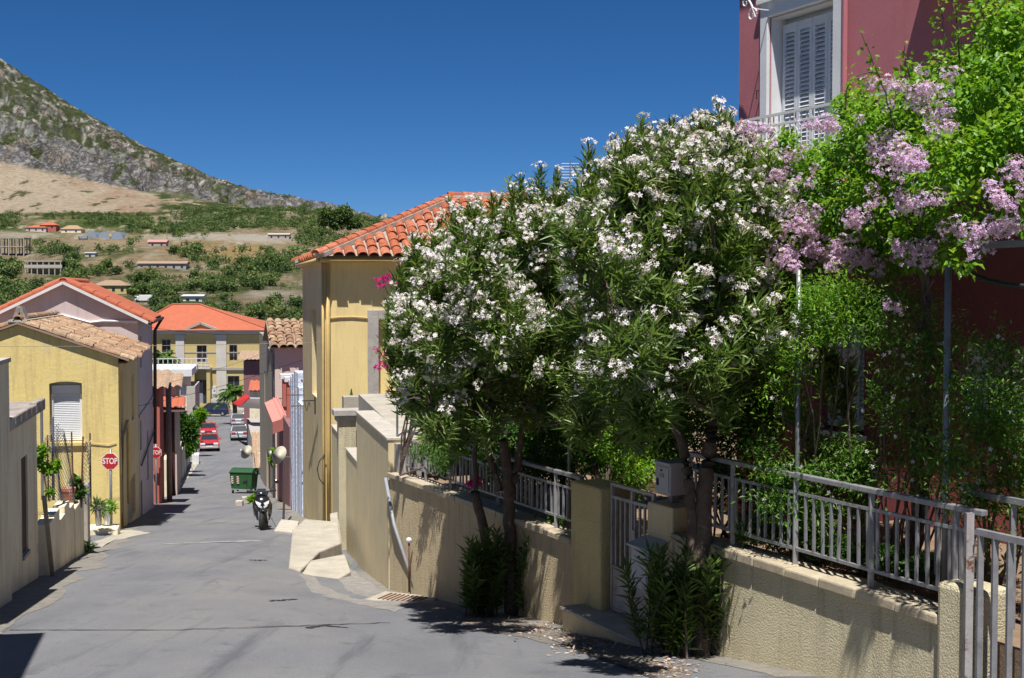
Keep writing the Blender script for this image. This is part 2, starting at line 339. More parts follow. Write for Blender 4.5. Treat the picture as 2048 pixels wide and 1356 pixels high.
def asphalt():
    m, nt, b, out = nodes('worn_asphalt'); L = nt.links; P = pos(nt)
    col = mixc(nt, ramp(nt, noise(nt, pos(nt, (1, 0.22, 1)), 0.9, 7, 0.62), 0.32, 0.70), (0.148, 0.152, 0.170), (0.200, 0.203, 0.216))
    col = mixc(nt, ramp(nt, noise(nt, P, 0.35, 5, 0.6), 0.45, 0.75), col, (0.225, 0.222, 0.22))
    col = mixc(nt, ramp(nt, noise(nt, P, 2.2, 8, 0.75), 0.56, 0.70), col, (0.122, 0.123, 0.133))
    col = mixc(nt, ramp(nt, noise(nt, P, 5.5, 6, 0.8), 0.60, 0.72), col, (0.265, 0.26, 0.252))
    col = mixc(nt, ramp(nt, noise(nt, pos(nt, (2.4, 0.12, 1)), 1.1, 4, 0.6), 0.56, 0.72), col, (0.118, 0.122, 0.138))
    v = N(nt, 'ShaderNodeTexVoronoi', Scale=0.55); v.feature = 'DISTANCE_TO_EDGE'
    w = N(nt, 'ShaderNodeMix', data_type='VECTOR'); w.inputs[0].default_value = 0.12
    nn = N(nt, 'ShaderNodeTexNoise', Scale=2.5, Detail=5.0); L.new(P, nn.inputs['Vector'])
    L.new(P, w.inputs[4]); L.new(nn.outputs['Color'], w.inputs[5]); L.new(w.outputs[1], v.inputs['Vector'])
    cr = ramp(nt, v.outputs['Distance'], 0.0, 0.006, (0.35,) * 3, (0, 0, 0)); gate = ramp(nt, noise(nt, P, 0.7, 3), 0.56, 0.64)
    mu = N(nt, 'ShaderNodeMath', operation='MULTIPLY'); L.new(cr, mu.inputs[0]); L.new(gate, mu.inputs[1])
    col = mixc(nt, mu.outputs[0], col, (0.05, 0.05, 0.055))
    col = mixc(nt, 1.0, col, ramp(nt, noise(nt, P, 95, 2, 0.8), 0.25, 0.75, (0.5,) * 3, (1.35,) * 3), 'MULTIPLY')
    L.new(col, b.inputs['Base Color']); b.inputs['Roughness'].default_value = 0.85; b.inputs['Specular IOR Level'].default_value = 0.25
    bm = N(nt, 'ShaderNodeBump', Strength=0.5, Distance=0.01); L.new(noise(nt, P, 70, 4, 0.8), bm.inputs['Height']); L.new(bm.outputs[0], b.inputs['Normal'])
    return m
M['asphalt'] = asphalt()
def terrain_mat():
    m, nt, b, out = nodes('hillside_soil'); L = nt.links; P = pos(nt)
    a = nt.nodes.new('ShaderNodeAttribute'); a.attribute_name = 'ground_col'
    soil = ramp(nt, noise(nt, P, 0.22, 8, 0.75), 0.28, 0.72, (0.62,) * 3, (1.3,) * 3)
    Pr = pos(nt, (1, 0.45, 0.8)); n1 = noise(nt, Pr, 0.055, 10, 0.78)
    v = N(nt, 'ShaderNodeTexVoronoi', Scale=0.09); v.feature = 'DISTANCE_TO_EDGE'
    wv = N(nt, 'ShaderNodeMix', data_type='VECTOR'); wv.inputs[0].default_value = 0.25
    nn = N(nt, 'ShaderNodeTexNoise', Scale=0.05, Detail=6.0); L.new(Pr, nn.inputs['Vector'])
    sc3 = N(nt, 'ShaderNodeVectorMath', operation='SCALE'); sc3.inputs['Scale'].default_value = 60; L.new(nn.outputs['Color'], sc3.inputs[0])
    ad = N(nt, 'ShaderNodeVectorMath', operation='ADD'); L.new(Pr, ad.inputs[0]); L.new(sc3.outputs[0], ad.inputs[1]); L.new(ad.outputs[0], v.inputs['Vector'])
    crack = ramp(nt, v.outputs['Distance'], 0.0, 0.22, (0.38, 0.38, 0.40), (1.1,) * 3)
    rock = mixc(nt, 1.0, ramp(nt, n1, 0.36, 0.64, (0.62, 0.62, 0.62), (1.22,) * 3), crack, 'MULTIPLY')
    col = mixc(nt, 1.0, a.outputs['Color'], mixc(nt, a.outputs['Alpha'], soil, rock), 'MULTIPLY')
    L.new(col, b.inputs['Base Color']); b.inputs['Roughness'].default_value = 1.0; b.inputs['Specular IOR Level'].default_value = 0.05
    h = mixc(nt, a.outputs['Alpha'], noise(nt, P, 0.18, 8, 0.75), mixc(nt, 0.5, n1, v.outputs['Distance'])) 
    bm = N(nt, 'ShaderNodeBump', Strength=1.0, Distance=7.0); L.new(h, bm.inputs['Height']); L.new(bm.outputs[0], b.inputs['Normal'])
    return m
M['terrain'] = terrain_mat()
# ---------------------------------------------------------------- ground, road, hillside
def _zprof():
    Y = np.arange(-60, 400, 0.5); s = np.interp(Y, [-60, 60, 95, 165, 180, 215, 260, 400], [-.13, -.13, -.05, -.042, -.02, 0, 0.12, 0.05])
    z = np.concatenate([[0], np.cumsum((s[1:] + s[:-1]) / 2 * 0.5)]); z -= np.interp(0, Y, z); return Y, z
_ZY, _ZZ = _zprof()
def zroad_np(X, Y):
    z = np.interp(Y, _ZY, _ZZ)
    edge = 3.0 - 0.23 * Y
    t = np.clip((X - (edge - 3.0)) / 2.4, 0, 1); t = t * t * (3 - 2 * t)
    return z - t * np.interp(Y, [10, 22, 28, 42], [0, 0.3, 0.3, 0])
def zroad(X, Y): return float(zroad_np(np.array([X]), np.array([Y]))[0])
def gpt(x, y):
    """pixel -> point on the road surface"""
    d = ray(x, y); lo, hi = 3.0, 240.0
    f = lambda Y: (CAM + d * (Y / d.y))
    Ys = np.linspace(4, 240, 2400); k = Ys / d.y
    h = CAMZ + d.z * k - zroad_np(d.x * k, Ys); i = int(np.argmax(h < 0)) if (h < 0).any() else len(Ys) - 1
    return f(Ys[i])

def lattice(n, seed):
    return np.random.default_rng(seed).random((n, n))
def vnoise(x, y, seed, n=256):
    g = lattice(n, seed); xi = np.floor(x).astype(int); yi = np.floor(y).astype(int); fx = x - xi; fy = y - yi
    fx = fx * fx * (3 - 2 * fx); fy = fy * fy * (3 - 2 * fy)
    a, b_, c, d = g[xi % n, yi % n], g[(xi + 1) % n, yi % n], g[xi % n, (yi + 1) % n], g[(xi + 1) % n, (yi + 1) % n]
    return (a * (1 - fx) + b_ * fx) * (1 - fy) + (c * (1 - fx) + d * fx) * fy
def fbm(x, y, seed, o=5, g=0.5):
    s, a, t = 0, 1.0, 0
    for i in range(o):
        s = s + a * vnoise(x * 2 ** i + 17.3 * i, y * 2 ** i + 9.1 * i, seed + i); t += a; a *= g
    return s / t
SILX = [-1500, -700, -300, 0, 100, 200, 300, 400, 500, 600, 640, 730, 900, 1300, 3500]
SILY = [120, 20, 20, 118, 182, 245, 300, 345, 384, 411, 420, 446, 480, 530, 560]
def terrain_np(X, Y, rough=True):
    px = 1024 + 2600 * X / np.maximum(Y, 60)
    k = np.interp(px, [640, 760, 1100, 1800], [1, 0.86, 0.5, 0.35])
    zb = np.interp(Y, [380, 500, 620, 750, 880, 1000, 3000], [-2.5, 6, 17, 31, 47, 63, 63])
    near = zroad_np(X, np.minimum(Y, 399)); t = np.clip((Y - 240) / 140, 0, 1)
    z = near * (1 - t) + np.where(zb > 0, zb * k, zb) * t
    zr = 2 + (580 - np.interp(px, SILX, SILY)) * 1500 / 2600
    s = np.clip((Y - 1000) / 500, 0, 1); z1000 = 63 * k
    up = z1000 + (zr - z1000) * s ** 1.25
    z = np.where(Y > 1000, np.where(Y > 1500, zr - (Y - 1500) * 0.25, up), z)
    if rough:
        w = np.clip((Y - 230) / 120, 0, 1)
        z = z + w * (fbm(X / 60, Y / 110, 3, 4) - 0.5) * 7 * np.clip(1.3 - np.maximum(Y, 1) / 1300, 0.3, 1)
        ter = np.clip((Y - 300) / 100, 0, 1) * np.clip((1050 - Y) / 80, 0, 1)
        st = 5.0; q = z / st + (fbm(X / 90, Y / 90, 31, 3) - .5) * 1.2; fr = q - np.floor(q)
        z = z + ter * (np.clip((fr - .75) / .22, 0, 1) - fr) * st * 0.4
        cl = np.clip((Y - 1170) / 60, 0, 1)
        rd = 1 - np.abs(2 * fbm(X / 55, Y / 40, 9, 5, 0.6) - 1)
        z = z + cl * ((rd - 0.74) * 40 + (fbm(X / 9, Y / 9, 77, 3, .6) - .5) * 9) * np.clip((1540 - Y) / 160, 0.12, 1)
    return z
def terr(X, Y): return float(terrain_np(np.array([X], float), np.array([Y], float))[0])
def thit(x, y, y0=250):
    d = ray(x, y); Ys = np.linspace(y0, 1700, 6000); k = Ys / d.y
    h = CAMZ + d.z * k - terrain_np(d.x * k, Ys); i = int(np.argmax(h < 0)) if (h < 0).any() else len(Ys) - 1
    return Vector((d.x * k[i], Ys[i], CAMZ + d.z * k[i] + h[i] * -0.0))
TAN, CREAM, GOLD, GRN = (0.43, 0.33, 0.21), (0.55, 0.49, 0.39), (0.46, 0.33, 0.15), (0.10, 0.15, 0.045)
HPATCH = [(440, 474, 170, 7, CREAM, 1), (520, 480, 70, 8, CREAM, 1), (470, 510, 70, 22, GOLD, 1), (110, 490, 90, 7, TAN, 1), (240, 486, 90, 6, TAN, 1), (390, 552, 110, 11, TAN, 1), (545, 588, 60, 9, CREAM, .8), (40, 470, 60, 6, CREAM, .8), (60, 535, 50, 6, TAN, .8),
          (330, 520, 70, 7, TAN, .8), (250, 545, 40, 6, TAN, .8), (590, 500, 40, 14, TAN, .8), (480, 425, 110, 16, GRN, .7), (250, 444, 120, 12, GRN, .6), (590, 495, 22, 3, (0.12, 0.30, 0.06), 1), (560, 560, 50, 8, TAN, .8), (330, 425, 40, 22, TAN, .8), (180, 410, 60, 6, TAN, .6)]
def build_terrain():
    us = np.concatenate([np.linspace(-2.2, -0.52, 40, endpoint=False), np.linspace(-0.52, -0.06, 340, endpoint=False), np.linspace(-0.06, 2.2, 60)])
    Ys = np.concatenate([np.linspace(-40, 170, 60, endpoint=False), np.linspace(170, 1000, 190, endpoint=False), np.linspace(1000, 1540, 170, endpoint=False), np.geomspace(1540, 3200, 14)])
    U, YY = np.meshgrid(us, Ys); XX = U * (np.maximum(YY, 0) + 30)
    Z = terrain_np(XX, YY) - np.where(YY < 260, 0.06, 0)
    # real ground colours: dry earth, scrub, limestone, bare cut
    px = 1024 + 2600 * XX / np.maximum(YY, 60)
    n1 = fbm(XX / 45, YY / 120, 21, 5, .6); n2 = fbm(XX / 14, YY / 32, 22, 4, .6); n3 = fbm(XX / 120, YY / 260, 23, 4); n4 = fbm(XX / 5, YY / 9, 29, 3, .7)
    C = np.zeros(XX.shape + (3,))
    def put(mask, col):
        mk = np.clip(mask, 0, 1)[..., None]; C[:] = C * (1 - mk) + np.array(col) * mk
    C[:] = (0.34, 0.27, 0.17)
    put((n1 - .5) * 6, (0.42, 0.30, 0.17)); put((n2 - .49) * 6, (0.13, 0.15, 0.055)); put((n3 - .53) * 6, (0.10, 0.135, 0.045)); put((n4 - .58) * 6, (0.50, 0.43, 0.31))
    put((.36 - n2) * 9, (0.48, 0.42, 0.32))
    py = 580 - 2600 * (Z - 2) / np.maximum(YY, 60)
    for (x, y, rx_, ry_, col, w) in HPATCH: put(w * np.clip(1.6 - 1.2 * np.sqrt(((px - x) / rx_) ** 2 + ((py - y) / ry_) ** 2) + (n2 - .5) * 2.5, 0, 1) * (YY > 300) * (YY < 1080), col)
    dry = 0 * ((px > 350) & (px < 480) & (YY > 560) & (YY < 700)).astype(float); put(dry * .8 * (n2 > .4), (0.46, 0.32, 0.16))
    # limestone mountain
    rock = np.clip((YY - 1160 + (n1 - .5) * 90) / 30, 0, 1)
    put(rock, (0.155, 0.15, 0.148)); put(rock * (n4 - .5) * 7, (0.25, 0.243, 0.235)); put(rock * (.40 - n2) * 8, (0.185, 0.155, 0.12))
    veg = np.clip((YY - 1270 + (n3 - .5) * 200 + np.clip(px - 330, 0, 400) * .15) / 50, 0, 1)
    put(rock * veg * np.clip((n2 - .34) * 9, 0, 1), (0.06, 0.072, 0.032)); put(rock * (n2 - .56) * 9, (0.075, 0.09, 0.04))
    put(rock * veg * (n4 - .6) * 8, (0.38, 0.36, 0.33))
    # pinkish bare quarry cut
    q = np.minimum(np.clip((YY - 985 + (n2 - .5) * 60) / 12, 0, 1), np.clip((1172 + (n1 - .5) * 26 - YY) / 10, 0, 1)) * np.clip((318 + (n1 - .5) * 110 - px - (1190 - YY) * .1) / 16, 0, 1)
    put(q, (0.50, 0.41, 0.30)); put(q * (n1 - .55) * 5, (0.41, 0.28, 0.19)); put(q * (n4 - .55) * 5, (0.50, 0.41, 0.31)); put(q * (n2 - .66) * 20, (0.12, 0.12, 0.06))
    sc2 = np.clip((YY - 960) / 20, 0, 1) * (1 - rock) * (1 - q); put(sc2 * np.clip((n2 - .3) * 6, 0, 1), (0.07, 0.10, 0.036))
    ALPH = rock * (1 - q) * (1 - .6 * veg * np.clip((n2 - .36) * 9, 0, 1))
    nr, nc = XX.shape; V = np.stack([XX, YY, Z], -1).reshape(-1, 3)
    i = np.arange(nr * nc).reshape(nr, nc)
    F = np.stack([i[:-1, :-1], i[:-1, 1:], i[1:, 1:], i[1:, :-1]], -1).reshape(-1, 4)
    o = npmesh('hillside_terrain', V, F, M['terrain'], sm=True); tag(o, kind='structure')
    a = o.data.color_attributes.new('ground_col', 'FLOAT_COLOR', 'POINT')
    a.data.foreach_set('color', np.concatenate([C.reshape(-1, 3), ALPH.reshape(-1, 1)], 1).astype(np.float32).ravel())
build_terrain()

def strip(name, left, right, Ys, mat, lift, nx=14, kind='structure'):
    V, F = [], []
    for Y in Ys:
        for j in range(nx + 1):
            X = left(Y) + (right(Y) - left(Y)) * j / nx; V.append((X, Y, zroad(X, Y) + lift))
    w = nx + 1
    for i in range(len(Ys) - 1):
        for j in range(nx): F.append((i * w + j, i * w + j + 1, (i + 1) * w + j + 1, (i + 1) * w + j))
    o = npmesh(name, np.array(V), np.array(F), mat, sm=True); tag(o, kind=kind); return o
lx = lambda Y: -3.09 - 0.218 * Y
rx = lambda Y: 3.025 - 0.23 * Y
def rwall(Y): return rx(Y) if Y > 22.5 else -2.15 + 0.4827 * (22.5 - Y)
strip('road', lambda Y: lx(Y) - 1.5, lambda Y: rwall(Y) + 1.2, [*np.linspace(-30, 60, 91), *np.linspace(61.5, 150, 60)], M['asphalt'], 0.0)
strip('cross_street', lambda Y: -70, lambda Y: 20, list(np.linspace(148, 166, 13)), M['asphalt'], 0.012, 30)

GF = Fr((-2.15, 22.5), (.4347, -.9006), (-.9006, -.4347))     # garden wall
FF = Fr((3.257, 18.77), (.4347, -.9006), (-.9006, -.4347))    # pink house facade
LW = Fr((lx(17), 17), (-.213, .977), (.977, .213))            # left street line
RW = Fr((-2.15, 22.5), (-.2241, .9746), (-.9746, -.2241))     # right street line
def la(Y): return (Y - 17) / LW.u.y
def ra(Y): return (Y - 22.5) / RW.u.y

def patch(name, pts, mat, lift, jag=0.05, kind='structure'):
    """thin sheet laid on the road, outline given in pixels"""
    P2 = [gpt(*q) for q in pts]; c = sum(P2, Vector()) / len(P2); ring = []
    for i, q in enumerate(P2):
        nx = P2[(i + 1) % len(P2)]
        for k in range(5):
            r = q.lerp(nx, k / 5); r = r + Vector((random.uniform(-jag, jag), random.uniform(-jag, jag) * 2, 0)); ring.append(r)
    V = [(c.x, c.y, zroad(c.x, c.y) + lift)]; n = len(ring)
    for f in (0.33, 0.66, 1.0):
        for r in ring:
            x, y = c.x + (r.x - c.x) * f, c.y + (r.y - c.y) * f; V.append((x, y, zroad(x, y) + lift))
    F = [(0, 1 + i, 1 + (i + 1) % n) for i in range(n)]
    for k in range(2):
        for i in range(n):
            a, b_ = 1 + k * n + i, 1 + k * n + (i + 1) % n; F += [(a, a + n, b_ + n), (a, b_ + n, b_)]
    o = npmesh(name, np.array(V), np.array(F), mat); tag(o, kind=kind); return o
M['gravel'] = pm('gravelly_concrete', (0.31, 0.295, 0.275), (0.22, 0.21, 0.20), 6, fine=0.3, bump=0.8, bs=45, bd=0.02, patch=(0.38, 0.35, 0.31), pthr=(0.55, 0.65), pscale=5)
patch('gravel_verge', [(600, 1150), (700, 1135), (772, 1190), (850, 1200), (790, 1225), (700, 1205), (620, 1185)], M['gravel'], 0.005)
patch('concrete_apron', [(188, 1085), (255, 1058), (300, 1066), (235, 1080), (200, 1096)], M['concrete'], 0.006)
M['dirt'] = pm('dusty_verge', (0.20, 0.185, 0.17), (0.14, 0.125, 0.11), 4, bump=0.6, bs=40, bd=0.015)
patch('dirt_verge', [(850, 1205), (960, 1232), (1150, 1262), (1290, 1310), (1380, 1345), (1400, 1400), (1300, 1345), (1120, 1290), (960, 1262), (840, 1225)], M['dirt'], 0.005)
patch('kerb_apron', [(330, 970), (395, 908), (398, 925), (345, 985)], M['concrete'], 0.006, 0.02)
def edge(name, fx, w, Y0, Y1, mat, side):
    V, F = [], []; n = int((Y1 - Y0) / .25)
    for i in range(n + 1):
        Y = Y0 + (Y1 - Y0) * i / n; x0 = fx(Y); ww = w * (.35 + 1.1 * float(vnoise(np.array([Y * .8]), np.array([side * 7.7]), 5)[0])) + random.uniform(0, .06)
        for x in (x0 - side * .1, x0 + side * ww): V.append((x, Y, zroad(x, Y) + .0045))
    for i in range(n): F.append((2 * i, 2 * i + 1, 2 * i + 3, 2 * i + 2) if side > 0 else (2 * i, 2 * i + 2, 2 * i + 3, 2 * i + 1))
    tag(npmesh(name, np.array(V), np.array(F), mat), kind='structure')
M['dust'] = pm('roadside_dust', (0.27, 0.25, 0.22), (0.18, 0.17, 0.155), 5, fine=0.3, bump=0.7, bs=45, bd=0.015, patch=(0.20, 0.19, 0.17), pthr=(.56, .66), pscale=4)
edge('dusty_gutter', lambda Y: lx(Y), .55, 12, 60, M['dust'], 1)
edge('dusty_gutter', lambda Y: rwall(Y), .45, 12, 26, M['dust'], -1)
edge('dusty_gutter', lambda Y: rwall(Y), .5, 36, 64, M['dust'], -1)
# thin dark strips laid across the road, old white line, cracks
def thin_strip(name, pts, w, mat, lift):
    V, F = [], []; P2 = []
    for i in range(len(pts) - 1):
        for k in range(12):
            t = k / 12; P2.append(gpt(pts[i][0] + (pts[i + 1][0] - pts[i][0]) * t, pts[i][1] + (pts[i + 1][1] - pts[i][1]) * t + random.uniform(-.4, .4)))
    for i, q in enumerate(P2):
        d = (P2[min(i + 1, len(P2) - 1)] - P2[max(i - 1, 0)]); d.z = 0; d.normalize(); s = Vector((-d.y, d.x, 0)) * w / 2 * random.uniform(.6, 1.3)
        for r in (q + s, q - s): V.append((r.x, r.y, zroad(r.x, r.y) + lift))
    for i in range(len(P2) - 1): F.append((2 * i, 2 * i + 1, 2 * i + 3, 2 * i + 2))
    o = npmesh(name, np.array(V), np.array(F), mat); tag(o, kind='structure')
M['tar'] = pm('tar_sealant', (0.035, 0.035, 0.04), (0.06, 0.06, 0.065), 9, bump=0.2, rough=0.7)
M['faded'] = pm('faded_white_line', (0.38, 0.38, 0.37), (0.26, 0.26, 0.265), 6, bump=0.3)
thin_strip('tar_seam', [(20, 1261), (300, 1263), (560, 1254), (800, 1246)], 0.035, M['tar'], 0.008)
thin_strip('tar_seam', [(612, 1257), (650, 1252), (700, 1257)], 0.09, M['tar'], 0.007)
thin_strip('tar_seam', [(540, 1203), (600, 1199)], 0.07, M['tar'], 0.007)
thin_strip('tar_seam', [(500, 1121), (536, 1121)], 0.05, M['tar'], 0.007)
thin_strip('road_line', [(330, 1089), (420, 1085), (530, 1082)], 0.20, M['faded'], 0.007)
# ---------------------------------------------------------------- shared small meshes
def tile_mesh(name, w, ln, mat, h=None):
    """barrel clay tile: x across, y down-slope, bulging up, with thickness at its lower lip"""
    h = h or w * 0.42; n = 6; V, F = [], []
    for j, (yy, k, dz) in enumerate(((0, 0.86, 0.0), (ln, 1.0, 0.012))):
        for th in (0, 0.022):
            for i in range(n + 1):
                t = math.pi * i / n; V.append(Vector((-math.cos(t) * (w / 2 * k - th), yy, math.sin(t) * (h * k - th) + dz)))
    m = n + 1
    for i in range(n):
        F += [(i, i + 1, 2 * m + i + 1, 2 * m + i), (m + i, 3 * m + i, 3 * m + i + 1, m + i + 1), (2 * m + i, 2 * m + i + 1, 3 * m + i + 1, 3 * m + i), (i, m + i, m + i + 1, i + 1)]
    me = bpy.data.meshes.new(name); me.from_pydata(V, [], F); me.materials.append(mat)
    return me
TILE = tile_mesh('tile', 0.30, 0.62, M['tile'], 0.125); OTILE = tile_mesh('tile', 0.27, 0.50, M['oldtile'], 0.105); STILE = tile_mesh('tile', 0.32, 0.62, M['redroof'], 0.12)
def basis(x, y, z, t):
    m = Matrix((x, y, z)).transposed().to_4x4(); m.translation = t; return m
def lay_tiles(parent, O, across, down, ln, na, nd, pa, pd, me, keep=None, jit=0.01, lift=0.03, name='tile'):
    """O: top corner, across / down unit vectors; tiles laid row by row"""
    across, down = Vector(across).normalized(), Vector(down).normalized(); up = across.cross(down).normalized()
    if up.z < 0: up = -up
    cnt = 0
    for i in range(na):
        for j in range(nd):
            s, t = (i + .5) * pa, j * pd
            if keep and not keep(s, t + pd * .5): continue
            a = random.gauss(0, jit * 2); d2 = (down + across * a + up * 0.025).normalized(); a2 = (across - d2 * across.dot(d2)).normalized()
            q = O + across * (s + random.gauss(0, jit)) + down * (t + random.gauss(0, jit * 1.5)) + up * (lift + random.uniform(0, jit))
            inst(name, me, parent, basis(a2, d2, up, q)); cnt += 1
    return cnt
def add_text(txt, mat, parent, F, a, o, z, size, sx=1.0, name='lettering'):
    cu = bpy.data.curves.new(name, 'FONT'); cu.body = txt; cu.size = size; cu.extrude = 0.004; cu.align_x = 'CENTER'; cu.align_y = 'CENTER'; cu.offset = size * 0.02
    t = bpy.data.objects.new('tmp', cu); sc.collection.objects.link(t)
    dg = bpy.context.evaluated_depsgraph_get(); me = bpy.data.meshes.new_from_object(t.evaluated_get(dg)); bpy.data.objects.remove(t)
    me.materials.clear(); me.materials.append(mat)
    m = basis(F.u * sx, Vector((0, 0, 1)), F.n, F.p(a, o, z)); inst(name, me, parent, m)

def shutter(parent, F, a0, a1, z0, z1, out, mats, slat=0.05, name='shutter'):
    """framed louvre leaf: stiles and rails, each slat its own piece"""
    w = 0.055; mb = MB()
    for (x0, x1) in ((a0, a0 + w), (a1 - w, a1)): mb.fbox(F, x0, x1, out, out + .04, z0, z1)
    for (y0, y1) in ((z0, z0 + .14), (z1 - .12, z1)): mb.fbox(F, a0 + w, a1 - w, out + .002, out + .038, y0, y1)
    p = mb.build(name, mats, parent)
    n = int((z1 - z0 - .26) / slat); zz = z0 + .14; hh = (z1 - z0 - .26) / n
    me = None
    for i in range(n):
        zc = zz + (i + .5) * hh; c = F.p((a0 + a1) / 2, out + .02, zc)
        if me is None:
            ang = R(52); m3 = basis(F.u, F.n, Vector((0, 0, 1)), Vector()).to_3x3() @ Matrix.Rotation(-ang, 3, 'X')
            me = MB().box((0, 0, 0), (a1 - a0 - 2 * w, .05, .007), M=m3).mesh('slat', mats)
        o = bpy.data.objects.new('slat', me); link(o, p); o.location = c - wloc(p)
    return p

# ---------------------------------------------------------------- pink house on the right
def pink_house():
    T = thing('pink_house', 'raspberry pink two storey house with white shuttered windows behind the garden railing', 'house', FF.p(0, 0, -1.0))
    zt, zb = 8.2, -1.6
    wa0, wzt = FF.pix(1540, 36); wa1, _ = FF.pix(1671, 60); _, wz0 = FF.pix(1600, 330)
    ba0, bz0 = FF.pix(1640, 858); ba1, _ = FF.pix(1727, 880); bz1 = FF.pix(1727, 640)[1]
    ga0, gzt = FF.pix(1918, 686); _, gz0 = FF.pix(1918, 838)
    fz = 3.25
    ops = [(wa0, wa1, fz, wzt), (ba0, ba1, bz0, bz1), (ga0, ga0 + 2.6, gz0, gzt)]
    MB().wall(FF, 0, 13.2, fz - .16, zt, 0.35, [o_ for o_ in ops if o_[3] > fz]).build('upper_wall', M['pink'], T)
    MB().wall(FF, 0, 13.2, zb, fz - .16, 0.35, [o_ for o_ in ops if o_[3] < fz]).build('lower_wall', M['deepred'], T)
    b = MB(); b.fbox(FF, 0, .35, -9, -.35, zb, zt); b.fbox(FF, .35, 13.2, -9, -8.65, zb, zt); b.fbox(FF, 12.85, 13.2, -8.65, -.35, zb, zt)
    b.build('wall', M['pink'], T)
    MB().fbox(FF, -.35, 13.6, -9.3, .45, zt, zt + .25).build('roof', M['white'], T)
    # moulded white surround of the upper window
    e0, e1 = FF.pix(1526, 20)[0], FF.pix(1690, 20)[0]
    fr = MB(); fr.fbox(FF, e0, wa0, -.02, .05, fz, wzt + .2); fr.fbox(FF, wa1, e1, -.02, .05, fz, wzt + .2); fr.fbox(FF, wa0, wa1, -.02, .05, wzt, wzt + .2)
    fr.fbox(FF, e0 - .05, e1 + .05, -.02, .09, wzt + .2, wzt + .27)
    rv = MB(); rv.fbox(FF, wa0, wa0 + .02, -.3, -.0205, fz, wzt); rv.fbox(FF, wa1 - .02, wa1, -.3, -.0205, fz, wzt); rv.fbox(FF, wa0 + .02, wa1 - .02, -.3, -.0205, wzt - .02, wzt)
    w = MB().fbox(FF, wa0, wa1, -.33, -.29, fz, wzt).build('window', M['shutter'], T)
    fr.build('window_surround', M['white'], w, bev=.008); rv.build('reveal', M['white'], w)
    n = 4; st = (wa1 - wa0 - .10) / n
    for i in range(n):
        shutter(w, FF, wa0 + .05 + i * st + .004, wa0 + .05 + (i + 1) * st - .004, fz + .03, wzt - .1, -.22, M['shutter'], 0.058, 'shutter')
    # lower window
    w2 = MB().fbox(FF, ba0, ba1, -.33, -.29, bz0, bz1).build('window', M['shutter'], T)
    s2 = (ba1 - ba0) / 3
    for i in range(3): shutter(w2, FF, ba0 + i * s2 + .004, ba0 + (i + 1) * s2 - .004, bz0 + .05, bz1 - .02, -.16, M['shutter'], 0.058, 'shutter')
    MB().fbox(FF, ba0 - .06, ba1 + .06, -.28, .07, bz0 - .07, bz0 - .001).build('sill', M['white'], w2)
    # roller panel at the porch
    g = MB().fbox(FF, ga0, ga0 + 2.6, -.2, -.15, gz0, gzt).build('porch_panel', M['beige'], T)
    MB().fbox(FF, ga0 + .62, ga0 + .66, -.149, -.13, gz0, gzt).build('panel_joint', M['brownwood'], g)
    MB().fbox(FF, ga0, ga0 + .3, -.149, -.12, gz0, gzt).build('panel_stile', M['white'], g)
    # dark red plinth band
    # balcony with slab, brackets and ironwork
    b0 = FF.pix(1478, 240, .95)[0] + .02; bl = b0 + 5.0
    bal = MB().fbox(FF, b0, b0 + 2.9, .001, 1.0, fz - .16, fz).build('balcony', M['white'], T)
    zr = FF.pix(1590, 222, .95)[1]
    MB().bar(FF.p(b0, .95, zr), FF.p(b0 + 2.9, .95, zr), .045, .03).build('handrail', M['white'], bal)
    MB().bar(FF.p(b0, .95, zr - .13), FF.p(b0 + 2.9, .95, zr - .13), .025).build('rail', M['white'], bal)
    MB().bar(FF.p(b0, .95, fz + .08), FF.p(b0 + 2.9, .95, fz + .08), .025).build('rail', M['white'], bal)
    MB().bar(FF.p(b0 + .02, .05, zr), FF.p(b0 + .02, .93, zr), .04, .03).build('handrail', M['white'], bal)
    k = 0; a = b0 + .06
    while a < b0 + 2.85:
        mb = MB(); mb.tube([FF.p(a, .95, fz + .05), FF.p(a, .95, zr - .02)], .009, 6)
        if k % 4 == 2:   # scrolled baluster
            mb.tube([FF.p(a + .07 * math.sin(t) * math.cos(t * .5), .95, fz + .2 + t * .09) for t in np.linspace(0, 6.3, 22)], .008, 5)
        mb.build('baluster', M['white'], bal); a += .11; k += 1
    for (q0, q1) in ((b0 + .5, b0 + .62), (b0 + 2.2, b0 + 2.32)):
        MB().prism([FF.p(q0, .001, fz - .16), FF.p(q0, .8, fz - .16), FF.p(q0, .001, fz - .7)], FF.u * .12).build('bracket', M['white'], bal)
    # projecting roof slab over the porch side, above the picture
    s0 = FF.pix(1850, 5, 0)[0]
    MB().fbox(FF, s0, 13.4, .001, 1.15, 5.45, 5.65).build('porch_slab', M['white'], T)
    # downpipe and scroll bracket
    pa = FF.pix(1697, 100)[0]
    MB().tube([FF.p(pa, .06, fz - 1), FF.p(pa, .06, zt - .1)], .035, 8).build('downpipe', M['pink'], T)
    ca, cz = FF.pix(1500, 20, .3)
    mb = MB()
    mb.tube([FF.p(ca - .15 + .28 * t, .3, cz + .2 - .32 * t ** 2) for t in np.linspace(0, 1, 10)], .014, 6)
    mb.tube([FF.p(ca + .05 + .11 * math.cos(t) * (1 - t / 9), .3, cz - .08 + .11 * math.sin(t) * (1 - t / 9)) for t in np.linspace(0, 7, 24)], .012, 6)
    mb.tube([FF.p(ca - .1 + .09 * math.cos(t) * (1 - t / 9), .3, cz + .12 + .09 * math.sin(t) * (1 - t / 9)) for t in np.linspace(0, 7, 24)], .012, 6)
    mb.bar(FF.p(ca + .1, 0, cz), FF.p(ca + .1, .3, cz), .015)
    mb.build('scroll_bracket', M['white'], T)
